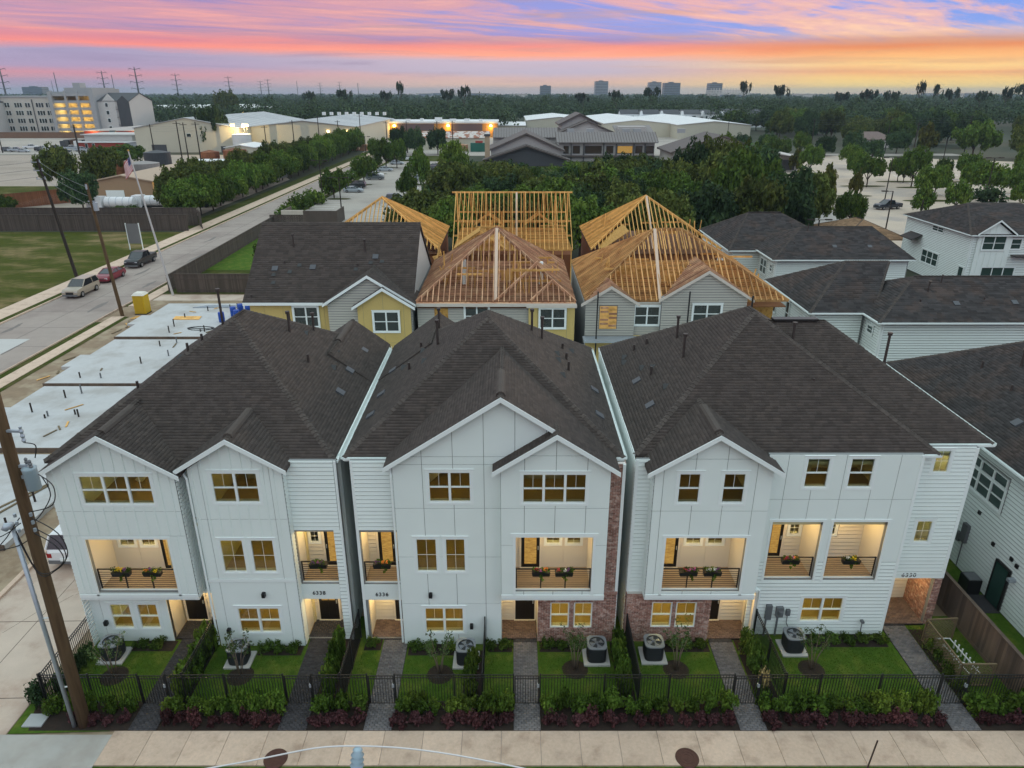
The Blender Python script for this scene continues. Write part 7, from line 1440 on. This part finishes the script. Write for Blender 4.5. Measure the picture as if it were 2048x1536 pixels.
for k in range(7):
    x = -196+6*k; t = thing('dump_truck', 'dark dump truck in the row before the apartment blocks', 'truck', (x, 330, 0), 'dump trucks in the far lot'); tilt = 3.5 if k == 3 else 0
    MB().add([(x-1.3, 330, 1.2), (x+1.3, 330, 1.2), (x+1.3, 336, 1.2+tilt), (x-1.3, 336, 1.2+tilt), (x-1.4, 329.5, 3.2), (x+1.4, 329.5, 3.2), (x+1.4, 336, 3.4+tilt), (x-1.4, 336, 3.4+tilt)], [(0, 1, 2, 3), (4, 5, 6, 7), (0, 1, 5, 4), (1, 2, 6, 5), (2, 3, 7, 6), (3, 0, 4, 7)]).build('dump_body', black, t); MB().box(x-1.2, 326.5, .8, x+1.2, 329, 3.0).build('cab', steelw if k % 2 else darkw, t); MB().box(x-1, 326.6, .4, x+1, 336, .9).build('chassis', black, t)
for k, (x, y) in enumerate(((-25.5, 181), (-39.6, 186), (-25.3, 204), (-25.3, 216), (-39.4, 213), (-25.4, 227), (-39.2, 228))): n_, c_ = cc[k % 4]; car('car parked in a bay of the left lot', x, y, math.pi*(k % 2), ['sedan', 'suv'][k % 2], n_, c_, group='cars in the left lot bays')
# lamp posts
def lamppost(label, x, y, hh, arms, group='lot lamp posts'):
    t = thing('lamp_post', label, 'lamp post', (x, y, 0), group); MB().tube([(x, y, 0), (x, y, hh)], [.13, .1], 8).build('pole', poled, t); MB().cyl((x, y, 0), .3, .7, 10).build('base', conc, t)
    for s in arms: MB().bar((x, y, hh), (x+s*1.3, y, hh), .1, .08).box(min(x+s*.9, x+s*1.9), y-.22, hh-.05, max(x+s*.9, x+s*1.9), y+.22, hh+.12).build('lamp_head', poled, t)
for a in (('dark lamp post beside the street in the left lot, nearest', -42.9, 165, 8.5, (-1, 1)), ('dark lamp post in the left lot above the yellow pine roof', -33, 140, 7.5, (-1, 1)), ('dark lamp post at the far end of the left lot', -50.6, 258, 8.5, (-1, 1)), ('single armed lamp post near the picnic shelter', 64.7, 124, 7, (-1,)), ('lamp post in the far right part of the big lot', 126, 217, 9, (-1, 1)), ('lamp post before the leaning oak in the big lot', 104, 160, 9.5, (-1, 1)), ('lamp post behind the blue pickup truck', 82, 160, 9.5, (-1, 1)), ('tall lamp post beside the far church wing', 86, 300, 12, (1,)), ('low lamp post behind the dark hip roof', 47, 110, 4.5, (-1, 1)), ('dark pole in front of the picnic shelter', 60, 106, 8, ())): lamppost(*a)
for k, (x, y, hh) in enumerate(((-118, 246, 13), (-101, 232, 14), (-95, 214, 15), (-88, 210, 15), (-86, 262, 12), (-82, 282, 13), (-77, 300, 14), (-72, 312, 12), (-64, 318, 14), (-50, 300, 12), (-42, 300, 12), (-30, 302, 12), (-24, 304, 12), (-152, 262, 12), (-172, 296, 11), (-205, 300, 14), (120, 300, 13), (150, 300, 14), (185, 305, 14), (141, 262, 13))):
    t = thing('utility_pole', 'dark thin utility pole in the industrial background', 'utility pole', (x, y, 0), 'background utility poles'); MB().tube([(x, y, 0), (x, y, hh)], [.22, .14], 8).build('shaft', poled, t); MB().bar((x-1.1, y, hh-.6), (x+1.1, y, hh-.6), .12, .14).build('crossarm', poled, t)
wires('street wire line over the big right lot', [(120, 300, 12.4), (150, 300, 13.4), (185, 305, 13.4)], 3, .8); wires('wire line along the industrial street', [(-118, 246, 12.3), (-101, 232, 13.3), (-88, 210, 14.3)], 3, .7)
# ================================================================ trees
rt = random.Random(21)
def T(label, x, y, h, r, key, group=None, cat='tree', name='tree'): return plant(name, label, x, y, h, r, key, group, cat, z=0)
for k in range(27):
    y = 136+6.8*k; x = -61.3-rt.uniform(0, 1.2)-k*.12
    T('dense street tree in the tall hedge row along the left road', x, y+rt.uniform(-1, 1), rt.uniform(5.6, 7.6)+(1 if k > 12 else 0), rt.uniform(3.6, 4.6), 'hedgetree' if k % 3 else 'oaklight', 'hedge row trees along the left road')
    if k % 2: T('darker tree behind the hedge row along the left road', x-6, y+3, rt.uniform(7, 8.8), rt.uniform(4, 5), 'oak' if k % 4 else 'hedgetree', 'second row trees along the left road')
LT = [(-24, 193, 8.5, 3.2, 'cone', 'conical tree on the right side of the left lot, farther'), (-24, 168, 6.0, 2.6, 'cone', 'conical small tree on the right side of the left lot, nearer'), (-40, 235, 8.5, 4.2, 'young', 'round tree on the far left island of the left lot'), (-37, 238, 8, 3.6, 'young', 'round tree beside the far left island tree'), (-38, 290, 9, 4.4, 'darkoak', 'round dark tree beyond the left lot, middle'), (-29, 292, 9, 4.6, 'darkoak', 'round dark tree beyond the left lot, right'), (-45, 300, 9, 4.6, 'darkoak', 'round dark tree beyond the left lot, left'), (-39, 194, 6.5, 3.8, 'young', 'tree on the middle island of the left lot'), (-41, 168, 6.0, 3.6, 'young', 'tree on the nearest island of the left lot'), (-16.5, 138, 5.5, 2.8, 'darkshrub', 'dark bush beside the brown lane'), (-16, 205, 9.5, 4.6, 'lime', 'bright lime green tree at the left end of the tree belt'), (-48, 262, 7, 3.4, 'young', 'tree at the far street end of the left lot')]
for x, y, h_, r_2, k, nm in LT: T(nm, x, y, h_, r_2, k)
for i, (x, y) in enumerate(((-43.4, 139), (-43.0, 145), (-43.2, 152), (-42.8, 158), (-43.2, 172), (-43.6, 180), (-43.6, 188), (-44, 200), (-44, 210), (-44.3, 222), (-44.5, 232), (-45, 246))): T('bush in the hedge between the left road and the left lot', x, y, rt.uniform(2.6, 3.8), rt.uniform(2.0, 2.8), 'boxshrub', 'hedge bushes beside the left lot', 'shrub', 'bush')
plant('bush', 'small green tree inside the plank fenced plot', -31.5, 92, 5, 2.4, 'oaklight', None, 'tree', z=0)
belt = 0
for k in range(78):
    x = -15+70*((k*.618034) % 1); y = 118+108*((k*.754877) % 1)
    if x > 44 and y < 132: continue
    if y > 176 and x < 46: y = 118+rt.uniform(0, 60)
    if y > 190: y = 150+rt.uniform(0, 40)
    base = 7.6 if x < 14 else (8.4 if x < 36 else 11.5)
    hh = base*rt.uniform(.85, 1.15)*(1.0 if y < 165 else .8)
    rb = rt.uniform(4.2, 6.2); zc_ = y*.925+8.5; pxr = 1024+1421*(x+rb)/zc_
    if pxr > (1640 if y < 140 else 1590-(y-140)*1.6): continue
    T('dense green tree in the belt before the church', x, y, hh, rb, ('oak', 'oaklight', 'darkoak', 'oak')[k % 4], 'tree belt before the church')
for x, y, hh, r_2, k in ((20, 100, 9.5, 5.5, 'oak'), (28, 104, 9.5, 5.5, 'darkoak'), (36, 108, 10, 5.5, 'oak'), (43, 114, 10.5, 5.5, 'darkoak'), (50, 124, 9.5, 5, 'oak'), (10, 104, 8.5, 5, 'oaklight'), (0, 108, 7.5, 4.6, 'oak'), (-9, 110, 7, 4.2, 'oaklight')): T('large tree at the front edge of the belt before the church', x, y, hh, r_2, k, 'front trees of the belt')
RT = [(95, 262, 8, 4.2, 'young'), (87, 216, 9, 4.2, 'flat'), (98, 283, 8, 5, 'young'), (90, 293, 8, 5, 'darkoak'), (126, 260, 8, 5, 'darkoak'), (107, 235, 8, 4.6, 'flat'), (94, 202, 8, 4.0, 'flat'), (91, 188, 8.2, 5.4, 'flat'), (105, 200, 7, 4, 'flat'), (103, 189, 10, 5, 'flat'), (94, 165, 7.6, 4.4, 'flat'), (123, 199, 8, 4.6, 'flat'), (109, 168, 8, 5.6, 'flat'), (66, 153, 7.5, 2.6, 'ochre'), (79, 168, 5.6, 1.8, 'ochre'), (86, 224, 6, 2.4, 'ochre'), (60, 128, 6, 2.6, 'oaklight'), (82, 145, 5.4, 2.6, 'cone'), (103, 158, 4, 4.2, 'darkshrub'), (171, 308, 9, 6, 'darkoak'), (153, 297, 9, 6, 'darkoak'), (119, 283, 8, 5, 'darkoak'), (112, 290, 9, 5, 'young'), (136, 297, 9, 5, 'darkoak'), (134, 251, 9, 5.6, 'darkoak'), (160, 290, 10, 5.4, 'ochre'), (172, 278, 12, 7, 'oaklight'), (185, 268, 11, 6, 'oak'), (148, 214, 8, 3.2, 'lime'), (84, 292, 7, 3.4, 'lime'), (101, 296, 8, 5, 'darkoak')]
rn = ['first', 'second', 'third', 'fourth', 'fifth', 'sixth', 'seventh', 'eighth', 'ninth', 'tenth', 'eleventh', 'twelfth', 'thirteenth', 'fourteenth', 'fifteenth', 'sixteenth', 'seventeenth', 'eighteenth', 'nineteenth', 'twentieth']
RT = [(x, y, hh*(.86 if k in ('flat', 'darkoak', 'young') else 1), r_2*(.8 if k in ('flat', 'darkoak', 'young') else 1), k) for x, y, hh, r_2, k in RT if (x, y) != (134, 251)]
for x, y, hh, r_2, k in RT: T({'young': 'round tree at the back of the big right lot', 'flat': 'spreading tree on an island of the big right lot', 'darkoak': 'dark round tree along the street beyond the right lot', 'ochre': 'yellowish tree by the big right lot', 'oaklight': 'light green tree at the edge of the right lot', 'cone': 'dark conical tree beside the blue pickup truck', 'darkshrub': 'wide dark bush behind the white house roof', 'oak': 'broad tree at the right edge beyond the lot', 'lime': 'lime green tree around the big right lot'}[k], x, y, hh, r_2, k, 'trees of the right lot '+k)
for k in range(16):
    p = rp(14+(k % 6)*13+rt.uniform(-2, 2), 24+(k//6)*30+rt.uniform(-3, 3)); T('small round tree scattered in the big right lot', p[0], p[1], rt.uniform(4.5, 6.5), rt.uniform(2.4, 3.4), ('young', 'flat', 'oaklight')[k % 3], 'small lot trees')
for k, (x, y, hh, r_2, ky, nm) in enumerate(((-112, 182, 9.6, 4.8, 'oak', 'big dark tree left of the rusty tanks, left crown'), (-99, 178, 9.8, 4.6, 'oak', 'big dark tree left of the rusty tanks, right crown'), (-87, 147, 7.5, 3.6, 'darkoak', 'tall dark ivy covered tree before the tan shed'), (-122, 308, 16, 7, 'darkoak', 'lone dark tree left of the lit white silo'), (-131, 250, 6, 8, 'oaklight', 'low green tree before the red office'), (-104, 148, 3, 2.5, 'oaklight', 'small bush beside the left tank truck'), (-115, 138, 2.4, 4, 'hedgetree', 'overgrown bush behind the fence at the left edge'), (-75, 139, 2.2, 4, 'hedgetree', 'overgrown bush in front of the vacuum truck'), (-228, 610, 22, 11, 'oak', 'tall ragged tree over the far white warehouse'))): T(nm, x, y, hh, r_2, ky)
for k in range(46):
    x = 128+rt.uniform(0, 150); y = 318+rt.uniform(0, 175)
    T('tree of the wooded streets beyond the right lot', x, y, rt.uniform(9, 14), rt.uniform(5.5, 8), ('oak', 'darkoak', 'oaklight')[k % 3], 'wooded streets on the right')
for k in range(14): T('tree right of the big lot before the wooded streets', 188+rt.uniform(0, 60), 215+rt.uniform(0, 80), rt.uniform(8, 11), rt.uniform(5, 7), ('oak', 'oaklight', 'darkoak')[k % 3], 'trees right of the lot')
for x, y, s in ((196, 262, 1), (216, 250, 1.1), (152, 330, 1), (172, 352, 1), (238, 310, 1.2)): bldg('bungalow', 'brown roofed bungalow among the trees right of the lot', x, x+16*s, y, y+11, 3.2, 3, 'x', wbl, M('bungalow_roof', (.19, .14, .125), .15, .5, .9), 'house', hipends=True, oh=.6)['group'] = 'bungalows beyond the right lot'
for i, (x, y, hh) in enumerate(((-87, 600, 30), (-159, 600, 24), (-132, 600, 25), (-101, 610, 24), (-50, 600, 25), (-37, 590, 26.5), (56, 600, 22), (82, 600, 24), (109, 600, 27), (181, 600, 31), (210, 600, 28), (278, 600, 25), (319, 600, 30), (330, 595, 28), (381, 590, 26), (399, 600, 30), (367, 600, 24), (258, 600, 23), (300, 605, 24), (345, 600, 25))): T('tall pine standing above the wooded skyline, %s from the left' % rn[i], x, y, hh, rt.uniform(6, 8.5)*(.7 if i in (0, 9, 12, 13) else 1), 'pinetree', 'skyline pines', name='pine_tree')
# far woodland: one mass
rg = np.random.default_rng(99); C = []; cr = []; 
V = []
def wood(n, y0, y1, per, size, hmin, hmax, rad, x_lim=.80):
    Y = y0*(y1/y0)**rg.uniform(0, 1, n); X = rg.uniform(-1, 1, n)*(Y*x_lim+40)
    keep = ~(((X > -330) & (X < -205) & (Y < 470)) | ((X > -310) & (X < -195) & (Y > 590) & (Y < 690)) | ((X > -200) & (X < 0) & (Y < 450)) | ((X > 0) & (X < 126) & (Y < 555)) | ((X > 74) & (X < 206) & (Y > 500) & (Y < 548)))
    X = X[keep]; Y = Y[keep]; n = len(X); H = rg.uniform(hmin, hmax, n); Rr = rg.uniform(*rad, n)
    k = 9; cc_ = []; rr = []
    for j in range(k):
        d = rg.normal(0, 1, (n, 3)); d /= np.linalg.norm(d, axis=1)[:, None]; d[:, 2] = np.abs(d[:, 2])*1.0-.15
        cc_.append(np.stack([X+d[:, 0]*Rr*.62, Y+d[:, 1]*Rr*.62, H*.58+d[:, 2]*H*.34], 1)); rr.append(Rr*rg.uniform(.34, .52, n))
    V.append(leaves(np.concatenate(cc_), np.concatenate(rr), per, size, rg, .5))
wood(3600, 440, 900, 8, .8, 10, 16, (5, 8)); wood(420, 470, 950, 12, .75, 17, 24, (4.5, 7.5)); wood(2600, 900, 1700, 5, 1.5, 11, 17, (6, 10)); wood(2200, 1700, 4200, 3, 3.4, 12, 18, (9, 16))
V = np.concatenate(V); o = link('woodland', fast('woodland', V, np.arange(len(V)).reshape(-1, 4), leafm['far'])); stuff(o, 'far dark green woodland reaching to the horizon', 'woodland')
# ================================================================ haze
hz = bpy.data.materials.new('haze_air'); hz.use_nodes = True; ht = hz.node_tree; ht.nodes.clear(); pv = N(ht, 'ShaderNodeVolumePrincipled'); pv.inputs['Color'].default_value = (.50, .66, .80, 1); pv.inputs['Density'].default_value = .00013; pv.inputs['Anisotropy'].default_value = 0.0
ho = N(ht, 'ShaderNodeOutputMaterial'); ht.links.new(pv.outputs[0], ho.inputs['Volume'])
HZ = True
if HZ: o = MB().box(-7900, -400, -1.2, 7900, 8900, 64).build('haze', hz); stuff(o, 'thin blue evening haze over the far woods', 'haze')
# ================================================================ tell look-alikes apart by their order across the view
def ordw(n):
    ones = ['', 'first', 'second', 'third', 'fourth', 'fifth', 'sixth', 'seventh', 'eighth', 'ninth', 'tenth', 'eleventh', 'twelfth', 'thirteenth', 'fourteenth', 'fifteenth', 'sixteenth', 'seventeenth', 'eighteenth', 'nineteenth']
    if n < 20: return ones[n]
    t = ['', '', 'twenty', 'thirty', 'forty', 'fifty', 'sixty', 'seventy', 'eighty', 'ninety'][n//10]
    return (t+'-'+ones[n % 10]) if n % 10 else t[:-1]+'ieth'
by = {}
for o in S.objects:
    if o.parent is None and o.get('label') and o.get('category'): by.setdefault(o['label'], []).append(o)
for lab, L in by.items():
    if len(L) > 1:
        L.sort(key=lambda o: o.location.x/(o.location.y*.925+8.5))
        for i, o in enumerate(L): o['label'] = lab+', '+ordw(i+1)+' from the left'
